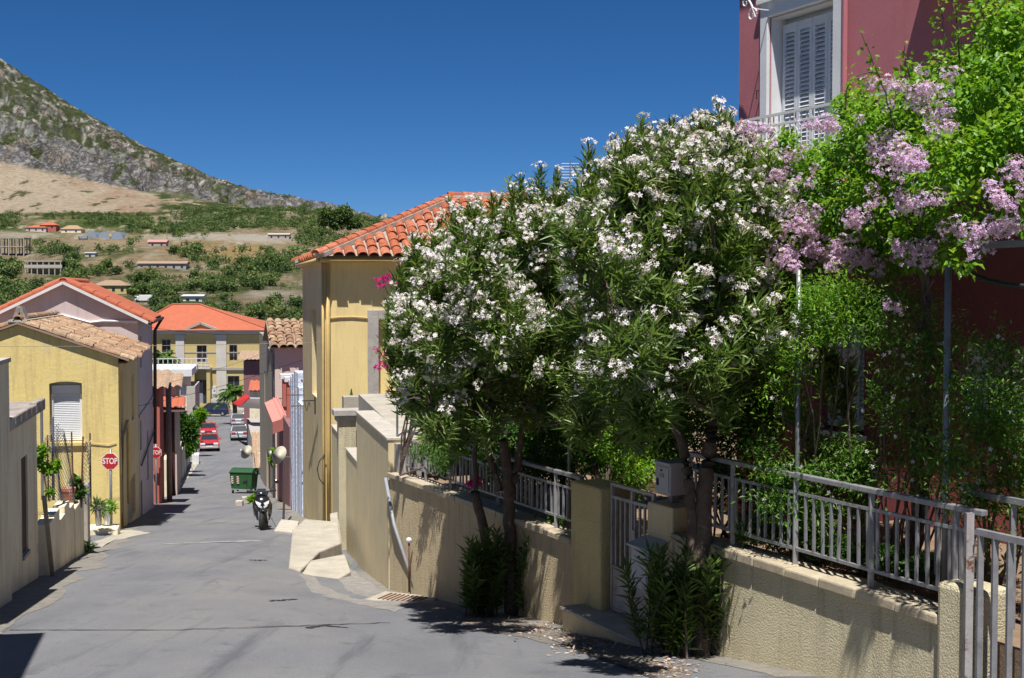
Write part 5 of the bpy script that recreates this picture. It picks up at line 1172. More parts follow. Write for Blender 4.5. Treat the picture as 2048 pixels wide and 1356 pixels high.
def right_middle():
    # limewashed wall next to the ochre house
    y0, y1 = ra(43.6), ra(51.5); zt = RW.pix(590, 770)[1]
    T = thing('limewashed_house', 'rough blue-white limewashed wall with a bare brick end beside the ochre house', 'house', RW.p(y0, 0, -6))
    n = 10
    for i in range(n):
        a, b = y0 + (y1 - y0) * i / n, y0 + (y1 - y0) * (i + 1) / n; zz = zt + (.9 * math.sin(i * .35) if i > 2 else 0) * .6 - (0 if i > 3 else .4)
        MB().fbox(RW, a, b - .001, -.5, .02 + random.uniform(-.03, .03), -8, zz).build('wall', M['bluewash'], T)
    EF = Fr(RW.p(y0 - .02, 0, 0), XF.u, XF.n)
    zt2 = EF.pix(595, 765)[1]
    MB().fbox(EF, .02, 3.0, -.4, 0, -8, zt2).build('brick_end', M['taupe'], T)
    br = MB().box((0, 0, 0), (.28, .06, .085), EF.rz()).mesh('brick', M['brick'])
    for j in range(26):
        for i in range(3):
            if random.random() < .12: continue
            z = zt2 - .08 - j * .105; o = bpy.data.objects.new('brick', br); link(o, T); o.location = EF.p(.17 + i * .30 + (.15 if j % 2 else 0), .012 + random.uniform(-.01, .01), z) - wloc(T)
    MB().fbox(EF, -.06, 1.2, -.42, .06, zt2, zt2 + .1).build('coping', M['slab'], T)
    for (x, y) in ((590, 790), (600, 812)):
        a, z = EF.pix(x, y, .3); MB().bar(EF.p(a - .3, .3, z), EF.p(a + .4, .3, z), .03).build('bracket', M['rust'], T)
    # plum house with white capped piers and the salmon awning
    y0, y1 = ra(53), ra(63.5); zt = RW.pix(572, 800, 0)[1]
    T = thing('plum_house', 'plum red house front with white capped piers and salmon awning', 'house', RW.p(y0, 0, -7))
    MB().fbox(RW, y0, y1, -5, -.05, -9.5, zt - 1.0).build('wall', M['plum'], T)
    for i, (x, y) in enumerate(((584, 781), (577, 773), (570, 766))):
        Y = 50.5 + i * 3.5; q = RW.p(ra(Y + 3), -.45, 0); z = at(x, y, Y).z
        p = MB().box((q.x, q.y, (z - 8) / 2), (.55, .55, z + 8), RW.rz()).build('pier', M['coral'], T); MB().box((q.x, q.y, z + .1), (.75, .75, .2), RW.rz()).build('pier_cap', M['white'], p)
    A, B, C, D = at(554, 797, 60.6), at(529, 809, 60), at(545, 848, 57.2), at(573, 838, 57.8)
    aw = thing('salmon_awning', 'faded salmon awning sloping over the pavement', 'awning', (B + C) / 2)
    MB().prism([A, B, C, D], (0, 0, .08)).build('canopy', M['salmon'], aw)
    MB().prism([C, D, D + Vector((0, 0, -.45)), C + Vector((0, 0, -.45))], RW.u * .05).build('valance', M['salmon'], aw)
    for t in (.02, .3): MB().bar(A.lerp(B, t) + Vector((0, 0, .1)), D.lerp(C, t) + Vector((0, 0, .1)), .06).build('rib', M['salmon'], aw)
    for e in (A, B): MB().bar(e, e + RW.n * -1.5, .05).build('bracket', M['pole'], aw)
    # satellite dishes
    for (x, y, Y, r, lab) in ((561, 912, 49.5, .37, 'large cream satellite dish on the limewashed wall'), (495, 905, 76, .42, 'smaller cream satellite dish on the row of low houses')):
        q = at(x, y, Y); T = thing('satellite_dish', lab, 'dish', q)
        m3 = Matrix.Rotation(R(-38), 3, 'Z') @ Matrix.Rotation(R(62), 3, 'X')
        MB().lathe([(r, .10), (r * .8, .05), (r * .45, .012), (.02, 0), (.02, -.02), (r * .45, -.008), (r * .8, .03), (r * 1.0, .08)], q, 20, m3).build('reflector', M['dish'], T, sm=True)
        MB().tube([q + m3 @ Vector((0, -r, .1)), q + m3 @ Vector((0, -.1, .5))], .015, 6).build('arm', M['pole'], T)
        MB().ell(q + m3 @ Vector((0, -.08, .52)), (.05, .05, .08), 8, 6).build('receiver', M['whiteplastic'], T)
        MB().tube([q + Vector((0, .02, 0)), q + Vector((.3, .35, -.1)), q + Vector((.35, .5, -.9))], .025, 6).build('mast', M['pole'], T)
    # dark pipe leaning by the limewashed wall
    o = MB().tube([gpt(566, 1062), at(571, 925, 43.5)], .035, 8).build('drain_pipe', M['brownpipe'], None, loc=gpt(566, 1062)); tag(o, 'dark downpipe against the limewashed wall by the scooter', 'pipe')
    # low row beyond the bin
    y0, y1 = ra(88), ra(120); 
    T = thing('low_row_house', 'low grey row house with broken tile roof beyond the bin', 'house', RW.p(y0, 0, -10.5)); ztr = RW.pix(500, 862)[1]
    MB().fbox(RW, y0, y1, -5, 0, -12.5, ztr).build('wall', M['stone'], T)
    FR_ = Fr(RW.p(y0, 0, 0), XF.u, XF.n)
    MB().fbox(FR_, .0, 5, -.2, .05, -12.5, ztr + .8).build('front', M['cream'], T)
    O = FR_.p(-.4, -2.6, ztr + 1.9); dn = FR_.p(-.4, .3, ztr - .2) - O
    corrugated('roof', O, XF.u, dn, 5.4, dn.length, .35, .1, M['oldfield'], T)
    # shop awning
    A, B, C, D = at(466, 808, 122), at(491, 790, 118), at(500, 797, 112), at(479, 815, 116)
    aw = thing('shop_awning', 'bright red shop awning at the street corner', 'awning', A)
    MB().prism([A, B, C, D], (0, 0, .12)).build('canopy', M['red'], aw); MB().prism([D, C, C + Vector((4, -1, 0)), D + Vector((4.5, -1, -.2))], (0, 0, .1)).build('roof_sheet', M['white'], aw)
    T = thing('corner_house', 'plum and salmon corner house with a small red roof on the far right', 'house', at(495, 860, 138)); 
    q = at(488, 850, 136); K = Fr((q.x, q.y), (1, .1), (.1, -1))
    MB().fbox(K, 0, 2.0, -8, 0, -14, K.pix(490, 722)[1]).build('wall', M['plum'], T); MB().fbox(K, 2.001, 6, -8, -.1, -14, K.pix(490, 730)[1]).build('wall', M['coral'], T)
    O = K.p(-.6, -3, K.pix(490, 705)[1]); dn = K.p(-.6, .7, K.pix(490, 719)[1]) - O; corrugated('roof', O, K.u, dn, 7, dn.length, .4, .12, M['oldfield'], T)
    q = at(497, 790, 126); K = Fr((q.x, q.y), (1, .1), (.1, -1)); O = K.p(0, -1.5, K.pix(500, 764)[1]); dn = K.p(0, .3, K.pix(500, 782)[1]) - O
    T = thing('tiled_porch', 'small red tiled porch roof above the shop awning', 'porch', K.p(1, 0, -12)); corrugated('roof', O, K.u, dn, 2.6, dn.length, .4, .12, M['redroof'], T); MB().fbox(K, .1, 2.5, -1.4, 0, -14, K.pix(500, 783)[1]).build('wall', M['cream'], T)
    # kerb blocks by the scooter and bin
    for i, (x, y, Y, s) in enumerate(((479, 1012, 55, .3), (492, 1006, 56.5, .36), (506, 1002, 58, .3))):
        g = gpt(x, y); o = MB().box((g.x, g.y, g.z + s * .4), (s, s, s * .8), .3 * i).build('stone_block', M['mortar'], None, bev=.03, loc=g)
        tag(o, ('leftmost pale stone block on the road behind the scooter', 'middle and largest pale stone block behind the scooter', 'rightmost pale stone block half behind the scooter mirror')[i], 'block')
right_middle()

def left_far():
    F = Fr(LW.p(la(57), 0, 0), -LW.n, -LW.u); zb = -9.5
    T = thing('coral_house', 'coral red house with old tile roof beyond the mauve house', 'house', F.p(1, 0, -7.5)); ze = F.pix(310, 776)[1]
    MB().fbox(F, -.02, 6, -3.5, 0, zb, ze).build('wall', M['coral'], T)
    O = F.p(6.5, -5, ze + 1.9); A = F.p(-.5, .35, ze - .05)
    dn = F.p(0, .35, ze - .05) - F.p(0, -3.6, ze + .5); O = F.p(-.4, -3.6, ze + .5); corrugated('roof', O, F.u, dn, 7, dn.length, .42, .12, M['oldfield'], T)
    MB().fbox(F, .25, .8, .001, .03, zb, ze - 2.9).build('plinth', M['cream'], T)
    q = LW.p(la(60.5), .25, 0); o = MB().tube([Vector((q.x, q.y, -8.6)), Vector((q.x, q.y, at(320, 765, 60.5).z))], .13, 10).build('utility_pole', M['oldwood'], None, sm=True, loc=(q.x, q.y, -8)); tag(o, 'grey wooden utility pole beside the coral house', 'pole')
    # plum annex with little tiled canopy
    F = Fr(LW.p(la(68), -.1, 0), -LW.n, -LW.u); T = thing('annex_house', 'mauve annex with a small red tiled canopy left of the street tree', 'house', F.p(1, 0, -9)); ze = F.pix(335, 770)[1]
    MB().fbox(F, -.4, 5, -5, 0, -11, ze).build('wall', M['mauve'], T); O = F.p(-.7, -2.5, ze + .4); dn = F.p(-.7, .3, ze - .1) - O; corrugated('roof', O, F.u, dn, 6, dn.length, .42, .12, M['oldfield'], T)
    O = F.p(-.9, 0.02, F.pix(338, 795)[1]); dn = F.p(-.9, 1.0, F.pix(338, 812)[1]) - O; corrugated('canopy', O, F.u, dn, 2.2, dn.length, .3, .09, M['redroof'], T)
    MB().fbox(F, -.85, 1.2, .0, .95, F.pix(338, 816)[1] - .12, F.pix(338, 816)[1]).build('canopy_board', M['plum'], T)
    MB().fbox(F, -.3, .6, .001, .04, -10, F.pix(338, 822)[1]).build('door', M['maroon'], T)
    # white flat roofed house
    q = at(318, 800, 112); K = Fr((q.x, q.y), (1, .18), (.18, -1)); pa = lambda x, y: K.pix(x, y)
    T = thing('white_terrace_house', 'white flat roofed house with terrace railing behind the street tree', 'house', K.p(2, 0, -12))
    o1 = (pa(361, 800)[0], pa(373, 800)[0], pa(365, 812)[1], pa(365, 770)[1])
    MB().wall(K, -2, pa(382, 800)[0], -14, pa(370, 752)[1], .3, [o1]).build('wall', M['blush'], T)
    MB().fbox(K, -2.2, pa(385, 800)[0], -8, .5, pa(370, 752)[1], pa(370, 738)[1]).build('roof', M['white'], T)
    pane(T, K, *o1, mat='shutter')
    MB().fbox(K, pa(374, 800)[0], pa(391, 800)[0], -6, .4, -14, pa(380, 772)[1]).build('stair_wall', M['mortar'], T)
    z1 = pa(370, 738)[1]
    for i in range(16): MB().bar(K.p(-2 + i * .4, .3, z1), K.p(-2 + i * .4, .3, z1 + .9), .05).build('baluster', M['white'], T)
    MB().bar(K.p(-2.1, .3, z1 + .92), K.p(4.2, .3, z1 + .92), .07).build('handrail', M['white'], T)
    # garden walls along the left
    T = thing('roadside_wall', 'stained roadside wall with iron door under the street tree', 'wall', LW.p(la(75), 0, -9.4))
    for i in range(9):
        Y = 66 + i * 3.6; a, b = la(Y), la(Y + 3.5); q = LW.p(a, 0, 0); g = zroad(q.x, q.y); MB().fbox(LW, a, b, -.3, random.uniform(0, .03), g - 1.2, g + 1.9 + (.3 if i % 3 == 1 else 0)).build('panel', M[('cream', 'taupe', 'mauve')[i % 3]], T)
    MB().fbox(LW, la(70), la(71), .035, .06, -10.2, -7.3).build('door', M['maroon'], T)
    o = MB().box(LW.p(la(98), .5, zroad(*LW.p(la(98), .5, 0).xy) + .35).xyz, (1.6, .5, .7), LW.rz()).build('planter', M['white'], None, loc=LW.p(la(98), .5, -11)); tag(o, 'low white planter on the pavement left of the red cars', 'planter')
    T = thing('street_lamp', 'dark street lamp post beside the red parked cars', 'lamp', gpt(393, 905)); g = gpt(393, 905); tp = at(390, 828, g.y)
    MB().tube([g, Vector((g.x, g.y, tp.z))], .06, 8).build('pole', M['blackpipe'], T); MB().lathe([(.08, 0), (.28, .25), (.32, .5), (.1, .75), (.02, .9)], (g.x, g.y, tp.z), 8).build('lantern', M['blackpipe'], T)
left_far()

# ---------------------------------------------------------------- vehicles
def car(label, x, y, heading, mat, van=False, Y=None):
    """heading: direction the nose points, radians"""
    g = gpt(x, y) if Y is None else at(x, y, Y); g.z = zroad(g.x, g.y) + (.012 if g.y > 148 else 0)
    T = thing('parked_car', label, 'car', g, 'parked cars down the street')
    L, W, H = (4.5, 1.75, 1.7) if van else (3.9, 1.62, 1.38)
    slope = 0
    ca, sa = math.cos(heading), math.sin(heading)
    nz = (zroad(g.x + ca * 2, g.y + sa * 2) - zroad(g.x - ca * 2, g.y - sa * 2)) / 4
    X, Yv = Vector((ca, sa, nz)).normalized(), Vector((-sa, ca, 0)); Zv = X.cross(Yv)
    tr = lambda p: g + X * p[0] + Yv * p[1] + Zv * p[2]
    prof = [(-L / 2, .32), (-L / 2 + .02, .78), (-L / 2 + .25, .93), (L / 2 - 1.25, .95), (L / 2 - .2, .74), (L / 2, .55), (L / 2, .3)]
    if van: prof[1:3] = [(-L / 2 + .02, 1.0), (-L / 2 + .1, 1.02)]; prof[3] = (L / 2 - 1.1, 1.05)
    def loft(pr, w0, w1):
        n = len(pr); V = [tr((px_, s * (w0 if pz_ < .6 else w1) / 2, pz_)) for s in (-1, 1) for (px_, pz_) in pr]
        return V, [tuple(range(n)), tuple(range(2 * n - 1, n - 1, -1))] + [(i, i + n, (i + 1) % n + n, (i + 1) % n) for i in range(n)]
    V, Fc = loft(prof, W, W * .96); MB().add(V, Fc).build('body', mat, T, bev=.07)
    rp = [(-L / 2 + .2, .92), (-L / 2 + .55, H), (L / 2 - 1.85, H), (L / 2 - 1.15, .92)]
    if van: rp = [(-L / 2 + .08, 1.0), (-L / 2 + .3, H), (L / 2 - 1.9, H), (L / 2 - 1.05, 1.02)]
    V = [tr((p[0], s * (W * .47 if i in (0, 3) else W * .39), p[1])) for s in (-1, 1) for i, p in enumerate(rp)]
    MB().add(V, [(0, 1, 2, 3), (7, 6, 5, 4), (0, 4, 5, 1), (1, 5, 6, 2), (2, 6, 7, 3), (3, 7, 4, 0)]).build('windows', M['glassdark'], T)
    r = MB(); q = [tr((rp[1][0] - .04, s * W * .395, H - .05)) for s in (-1, 1)] + [tr((rp[2][0] + .04, s * W * .395, H - .05)) for s in (1, -1)]
    r.prism(q, Zv * .075); r.build('roof', mat, T, bev=.03)
    for s in (-1, 1):
        for i, j in ((0, 1), (3, 2)):
            a, b = tr((rp[i][0], s * W * .465, rp[i][1])), tr((rp[j][0], s * W * .39, rp[j][1])); MB().bar(a, b, .07).build('pillar', mat, T)
        xm = (rp[1][0] + rp[2][0]) / 2; MB().bar(tr((xm, s * W * .475, .92)), tr((xm, s * W * .395, H)), .07).build('pillar', mat, T)
        MB().ell(tr((L / 2 - 1.2, s * (W / 2 + .08), 1.0)), (.08, .1, .07), 8, 6).build('mirror', mat, T)
        for wx in (-L / 2 + .75, L / 2 - .75):
            m3 = Matrix((X, Zv, Yv)).transposed()
            w = MB().lathe([(.2, -.1), (.29, -.09), (.30, 0), (.29, .09), (.2, .1)], tr((wx, s * (W / 2 - .09), .3)), 14, m3).build('wheel', M['rubber'], T)
            MB().lathe([(.19, -.005), (.17, .012), (.03, .03)], tr((wx, s * (W / 2 + .006), .3)), 10, m3 if s > 0 else m3 @ Matrix.Diagonal(Vector((1, 1, -1)))).build('rim', M['rim'], w)
        MB().box((0, 0, 0), (.06, .36, .15)).v
        for (xx, mt, nm) in ((L / 2 - .005, 'lamp', 'headlight'), (-L / 2 + .02, 'signred', 'tail_light')):
            c = tr((xx, s * (W / 2 - .27), .66 if nm == 'headlight' else .74)); MB().hexa([c + X * a + Yv * b + Zv * d for (a, b, d) in ((-.05, -.19, -.08), (.03, -.19, -.08), (.03, .19, -.08), (-.05, .19, -.08), (-.05, -.19, .08), (.02, -.19, .08), (.02, .19, .08), (-.05, .19, .08))]).build(nm, M[mt], T, bev=.02)
    for (xx, sg) in ((L / 2, 1), (-L / 2, -1)):
        c = tr((xx, 0, .40)); MB().hexa([c + X * a * sg + Yv * b + Zv * d for (a, b, d) in ((-.1, -W * .49, -.12), (.07, -W * .46, -.12), (.07, W * .46, -.12), (-.1, W * .49, -.12), (-.1, -W * .49, .1), (.06, -W * .46, .1), (.06, W * .46, .1), (-.1, W * .49, .1))]).build('bumper', M['stone'] if sg > 0 else mat, T, bev=.03)
        MB().hexa([c + X * a * sg + Yv * b + Zv * d for (a, b, d) in ((.06, -.26, -.02), (.085, -.26, -.02), (.085, .26, -.02), (.06, .26, -.02), (.06, -.26, .09), (.085, -.26, .09), (.085, .26, .09), (.06, .26, .09))]).build('number_plate', M['signwhite'], T)
    c = tr((L / 2 - .02, 0, .64)); MB().hexa([c + X * a + Yv * b + Zv * d for (a, b, d) in ((0, -.4, -.07), (.03, -.4, -.07), (.03, .4, -.07), (0, .4, -.07), (0, -.4, .06), (.025, -.4, .06), (.025, .4, .06), (0, .4, .06))]).build('grille', M['rubber'], T)
ax = math.atan2(-.9746, .2241)
car('nearest red hatchback facing uphill at the left kerb', 419, 900, ax, M['carred'])
car('second red car parked right behind the nearest red hatchback', 417, 874, ax, M['carred'])
car('dark navy estate car crossing the far end of the street', 424, 832, math.pi + .05, M['carblue'], True)
car('silver car parked on the right before the red awning', 476, 851, ax + math.pi, M['carsilver'])
car('pale silver car parked lower on the right by the tile roofed row house', 478, 879, ax + math.pi, M['carsilver'])

def scooter():
    g = gpt(528, 1057); T = thing('scooter', 'black motor scooter parked facing the camera on the right of the street', 'scooter', g)
    h = math.atan2(-37, 7) + .02; X = Vector((math.cos(h), math.sin(h), 0)); Yv = Vector((-X.y, X.x, 0)); Z = Vector((0, 0, 1))
    lean = Vector((0, 0, 1)) + Yv * -.06; tr = lambda a, b, c: g + X * a + Yv * b + lean * c
    m3 = Matrix((X, Z, Yv)).transposed(); steer = Matrix.Rotation(-.28, 3, 'Z')
    m3f = steer @ m3
    def wheel(c, m, w):
        o = MB().lathe([(.18, -w), (.25, -w), (.285, -w * .5), (.292, 0), (.285, w * .5), (.25, w), (.18, w)], c, 20, m).build('wheel', M['rubber'], T, sm=True)
        MB().lathe([(.19, -w * .8), (.185, w * .8), (.165, w * .8), (.17, -w * .8)], c, 20, m).build('rim', M['rim'], o)
        for i in range(5):
            t = 2 * math.pi * i / 5; MB().bar(c, c + m @ Vector((.175 * math.cos(t), .175 * math.sin(t), 0)), .045, .05).build('spoke', M['rim'], o)
        MB().lathe([(.06, -w), (.06, w)], c, 10, m).build('hub', M['rim'], o)
    wheel(tr(.62, 0, .29), m3f, .055); wheel(tr(-.62, 0, .29), m3, .06)
    for s in (-1, 1): MB().tube([tr(.62, s * .10, .29), tr(.50, s * .10, .66)], .025, 8).build('fork', M['rim'], T, sm=True)
    def shell(name, rows, mat, parent=T):
        n = 12; V, Fc = [], []
        for (a, c, wa, wb, k) in rows:
            for j in range(n):
                t = 2 * math.pi * j / n; V.append(tr(a + wa * math.cos(t), wb * math.sin(t), c))
        for i in range(len(rows) - 1):
            for j in range(n): Fc.append((i * n + j, i * n + (j + 1) % n, (i + 1) * n + (j + 1) % n, (i + 1) * n + j))
        Fc += [tuple(range(n - 1, -1, -1)), tuple((len(rows) - 1) * n + j for j in range(n))]
        return MB().add(V, Fc).build(name, mat, parent, sm=True)
    fa = shell('front_fairing', [(.52, .50, .06, .10, 0), (.50, .56, .12, .16, 0), (.47, .68, .14, .20, 0), (.44, .80, .12, .19, 0), (.40, .88, .09, .14, 0), (.36, .92, .05, .07, 0)], M['bikeblack'])
    shell('leg_shield', [(.26, .26, .06, .16, 0), (.30, .45, .07, .22, 0), (.33, .65, .06, .24, 0), (.33, .85, .05, .16, 0)], M['bikeblack'])
    shell('mudguard', [(.62, .56, .22, .07, 0), (.62, .60, .20, .075, 0), (.60, .635, .13, .06, 0)], M['bikeblack'])
    for s in (-1, 1):
        MB().prism([tr(.60, s * .03, .74), tr(.58, s * .17, .80), tr(.60, s * .15, .72), tr(.615, s * .06, .67)], X * .012).build('headlight', M['lamp'], fa)
        MB().prism([tr(.62, s * .02, .66), tr(.605, s * .13, .695), tr(.61, s * .10, .645), tr(.625, s * .03, .63)], X * .012).build('running_light', M['lamp'], fa)
    shell('floorboard', [(0, .25, .34, .16, 0), (0, .31, .34, .17, 0)], M['bikeblack'])
    shell('tail_body', [(-.5, .36, .30, .12, 0), (-.5, .5, .38, .17, 0), (-.52, .66, .42, .17, 0), (-.54, .72, .38, .15, 0)], M['bikeblack'])
    shell('seat', [(-.46, .72, .40, .14, 0), (-.46, .78, .40, .15, 0), (-.48, .81, .34, .11, 0)], M['rubber'])
    shell('dash_cowl', [(.36, .90, .10, .15, 0), (.33, .97, .11, .17, 0), (.28, 1.0, .07, .12, 0)], M['bikeblack'])
    MB().prism([tr(.44, -.13, .92), tr(.44, .13, .92), tr(.36, .10, 1.06), tr(.36, -.10, 1.06)], X * .006).build('windscreen', M['glassdark'], T)
    MB().tube([tr(.22, -.33, .98), tr(.28, -.12, .97), tr(.28, .12, .97), tr(.22, .33, .98)], .018, 8).build('handlebar', M['rubber'], T)
    for s in (-1, 1):
        MB().tube([tr(.26, s * .20, .98), tr(.28, s * .30, 1.12), tr(.26, s * .36, 1.2)], .009, 6).build('mirror_stalk', M['rubber'], T)
        MB().ell(tr(.26, s * .38, 1.21), (.07, .03, .045), 10, 6, Matrix.Rotation(.5 * s, 3, 'Y')).build('mirror', M['bikeblack'], T)
        MB().tube([tr(.20, s * .24, .98), tr(.18, s * .36, .98)], .022, 8).build('grip', M['rubber'], T)
    MB().tube([tr(-.05, .2, .25), tr(.02, .3, .03)], .012, 6).build('kickstand', M['rim'], T)
    MB().tube([tr(-.3, -.18, .3), tr(-.85, -.2, .42)], .05, 8).build('exhaust', M['rim'], T)
    MB().box(tr(-.9, 0, .62), (.06, .16, .08), h).build('tail_light', M['signred'], T)
    T.scale = (1.17, 1.17, 1.17)
scooter()
def wheelie_bin():
    g = gpt(482, 987); T = thing('rubbish_bin', 'large green wheeled rubbish container with striped corners at the right roadside', 'bin', g)
    F = Fr((g.x - .62, g.y), (1, -.16), (-.16, -1)); z = g.z
    W, D, H = 1.28, 1.0, 1.12
    bp = [F.p(.08, -.06, z + .2), F.p(W - .08, -.06, z + .2), F.p(W - .08, -D + .06, z + .2), F.p(.08, -D + .06, z + .2), F.p(0, 0, z + H), F.p(W, 0, z + H), F.p(W, -D, z + H), F.p(0, -D, z + H)]
    MB().hexa(bp).build('body', M['green'], T, bev=.03)
    MB().fbox(F, -.03, W + .03, -D - .03, .04, z + H, z + H + .06).build('rim', M['greendark'], T, bev=.015)
    n = 8; ld = MB(); pts = [F.p(0, -D * i / n, z + H + .06 + .16 * math.sin(math.pi * i / n)) for i in range(n + 1)]; ld.prism(pts, F.u * W); ld.build('lid', M['greendark'], T, bev=.01)
    for a in (.14, W - .14):
        for o in (-.14, -D + .14):
            c = F.p(a, o, z + .1); MB().lathe([(.1, -.03), (.1, .03)], c, 12, Matrix((F.n, Vector((0, 0, 1)), F.u)).transposed()).build('wheel', M['rubber'], T); MB().box(c + Vector((0, 0, .09)), (.1, .12, .06)).build('caster', M['rim'], T)
    MB().tube([F.p(.1, .03, z + .25), F.p(W - .1, .03, z + .22)], .02, 6).build('pedal_bar', M['rim'], T)
    for (a0, a1) in ((.10, .22), (.42, .54)):
        s = MB().fbox(F, a0, a1, .0 - .05, .012, z + .55, z + .93).build('reflector_panel', M['signwhite'], T)
        for k in range(3): zz = z + .57 + k * .12; MB().prism([F.p(a0, .0125, zz), F.p(a1, .0125, zz + .06), F.p(a1, .0125, zz + .12), F.p(a0, .0125, zz + .06)], F.n * .004).build('red_stripe', M['signred'], s)
    for a in (-.05, W + .05): MB().tube([F.p(a - .02, -D / 2, z + H - .06), F.p(a + .02, -D / 2, z + H - .06)], .05, 8).build('lift_pin', M['rim'], T)
    MB().fbox(F, W * .72, W * .75, -.03, .03, z + .3, z + H - .05).build('rib', M['green'], T)
wheelie_bin()

# ---------------------------------------------------------------- buildings on the hillside
def hill():
    def K(x, y):
        q = thit(x, y); return Fr((q.x, q.y), (1, 0), (0, -1)), q
    def px(F, x, y): return F.pix(x, y)
    # unfinished concrete frame
    F, q = K(22, 512); T = thing('unfinished_building', 'unfinished concrete building frame on the hill at the left edge', 'building', q)
    a0, a1 = px(F, -30, 500)[0], px(F, 49, 500)[0]; z0, z1 = q.z - 3, px(F, 20, 477)[1]; zm = px(F, 20, 494)[1]
    for z in (zm, z1): MB().fbox(F, a0, a1, -9, 0, z, z + .45).build('slab', M['concrete'], T)
    for i in range(6):
        for o in (0, -4.2, -8.4): MB().fbox(F, a0 + .3 + i * (a1 - a0 - 1) / 5, a0 + .8 + i * (a1 - a0 - 1) / 5, o - .55, o - .05, z0, z1).build('column', M['concrete'], T)
    # two storey slab building
    F, q = K(85, 550); T = thing('slab_building', 'pale two storey building with open galleries on the hill', 'building', q)
    a0, a1 = px(F, 48, 540)[0], px(F, 124, 540)[0]; za, zb_, zc = px(F, 80, 521)[1], px(F, 80, 534)[1], q.z - 4
    MB().fbox(F, a0 + 1, a1 - 1, -9, -2.0, zc, za - .5).build('wall', M['taupe'], T)
    for z in (za - .5, zb_ - .5): MB().fbox(F, a0, a1, -9.5, 0, z, z + .55).build('slab', M['concrete'], T)
    for i in range(7): MB().fbox(F, a0 + .4 + i * (a1 - a0 - 1.2) / 6, a0 + .8 + i * (a1 - a0 - 1.2) / 6, -.5, -.1, zc, za - .5).build('column', M['concrete'], T)
    for i in range(5): c = a0 + 2 + i * (a1 - a0 - 5) / 5; MB().fbox(F, c, c + 1.2, -1.999, -1.9, zb_ + .1, zb_ + 1.7).build('window', M['glassdark'], T)
    MB().fbox(F, a0, a1, -.12, -.04, zb_, zb_ + .9).build('parapet', M['mortar'], T)
    # houses
    def hut(name, label, x0, x1, ye, yb, yr, wall, roof, hip=True, depth=7, wins=3):
        F, q = K((x0 + x1) / 2, yb); T = thing(name, label, 'house', q); a0, a1 = px(F, x0, yb)[0], px(F, x1, yb)[0]; ze, zr = px(F, x0, ye)[1], px(F, x0, yr)[1]
        MB().fbox(F, a0, a1, -depth, 0, q.z - 3, ze).build('wall', M[wall], T)
        for i in range(wins): c = a0 + (a1 - a0) * (i + .5) / wins; MB().fbox(F, c - .5, c + .5, .001, .06, ze - 2.0, ze - .8).build('window', M['glassdark'], T)
        e = .5; k = depth / 2 if hip else 0; rr = [F.p(a0 - e, e, ze), F.p(a1 + e, e, ze), F.p(a1 + e, -depth - e, ze), F.p(a0 - e, -depth - e, ze), F.p(a0 + k - e, -depth / 2, zr), F.p(a1 - k + e, -depth / 2, zr)]
        MB().add(rr, [(0, 1, 5, 4), (1, 2, 5), (2, 3, 4, 5), (3, 0, 4), (3, 2, 1, 0)]).build('roof', M[roof], T)
        return T, F, a0, a1, ze
    hut('hill_house', 'yellow hillside house with pale hip roof above the red roofs', 184, 253, 571, 588, 560, 'neo', 'oldtile', True, 8, 4)
    hut('hill_house', 'hillside house with red roof wings on the left', 52, 92, 455, 464, 449, 'blush', 'redroof', True, 9, 3)
    hut('hill_house', 'small red roofed hillside house with a turret', 80, 112, 450, 464, 444, 'coral', 'redroof', True, 7, 2)
    hut('hill_house', 'cream roofed hillside house beside the red roof wings', 122, 162, 458, 466, 450, 'cream', 'oldtile', True, 8, 2)
    hut('hill_hut', 'pink roofed hut in the olive grove', 296, 332, 484, 492, 479, 'stone', 'salmon', False, 5, 2)
    hut('hill_hut', 'long low stone shed with brown roof in the olive grove', 275, 372, 527, 535, 522, 'stone', 'tiledeck', False, 6, 6)
    hut('hill_hut', 'small white hut right of the red roofs under the grove', 366, 404, 592, 602, 589, 'white', 'white', False, 5, 2)
    hut('hill_hut', 'tiny white hut in the middle of the left grove', 170, 190, 506, 513, 504, 'white', 'mortar', False, 4, 1)
    hut('hill_hut', 'beige flat compound building on the far right terrace', 536, 578, 469, 479, 466, 'beige', 'mortar', False, 6, 3)
    F, q = K(515, 481); o = MB().fbox(F, px(F, 470, 480)[0], px(F, 536, 480)[0], -.5, 0, q.z - 2, q.z + 2.2).build('terrace_wall', M['mortar'], None, loc=q); tag(o, 'pale terrace wall beside the beige compound on the hill', 'wall')
    # greenhouse tunnels and trucks
    F, q = K(205, 478); T = thing('greenhouse', 'blue grey polytunnel greenhouses on the hill', 'greenhouse', q)
    for i, x in enumerate((170, 195, 220)):
        a0, a1 = px(F, x, 476)[0], px(F, x + 24, 476)[0]; c, r = (a0 + a1) / 2, (a1 - a0) / 2; z = q.z - .5
        MB().prism([F.p(c + r * math.cos(math.pi * k / 10), -i * 1.0, z + (px(F, x, 463)[1] - z) * math.sin(math.pi * k / 10)) for k in range(11)], F.n * -22).build('tunnel', M['carsilver'], T)
    for (x, y, m_, lab, cat) in ((166, 479, 'greypipe', 'small teal lorry beside the hill greenhouses', 'lorry'), (215, 475, 'pipe', 'yellow lorry parked at the hill greenhouses', 'lorry'), (287, 604, 'white', 'white van parked below the yellow hill house', 'van')):
        q = thit(x, y); T = thing('lorry' if cat == 'lorry' else 'van', lab, cat, q)
        MB().box(q + Vector((.8, 0, 1.3)), (4, 2, 1.8)).build('cargo_box', M[m_], T, bev=.1); MB().box(q + Vector((-1.9, 0, 1.1)), (1.3, 1.9, 1.5)).build('cab', M[m_], T, bev=.2)
        MB().box(q + Vector((-2.2, -.3, 1.5)), (.8, 1.45, .5)).build('windscreen', M['glassdark'], T)
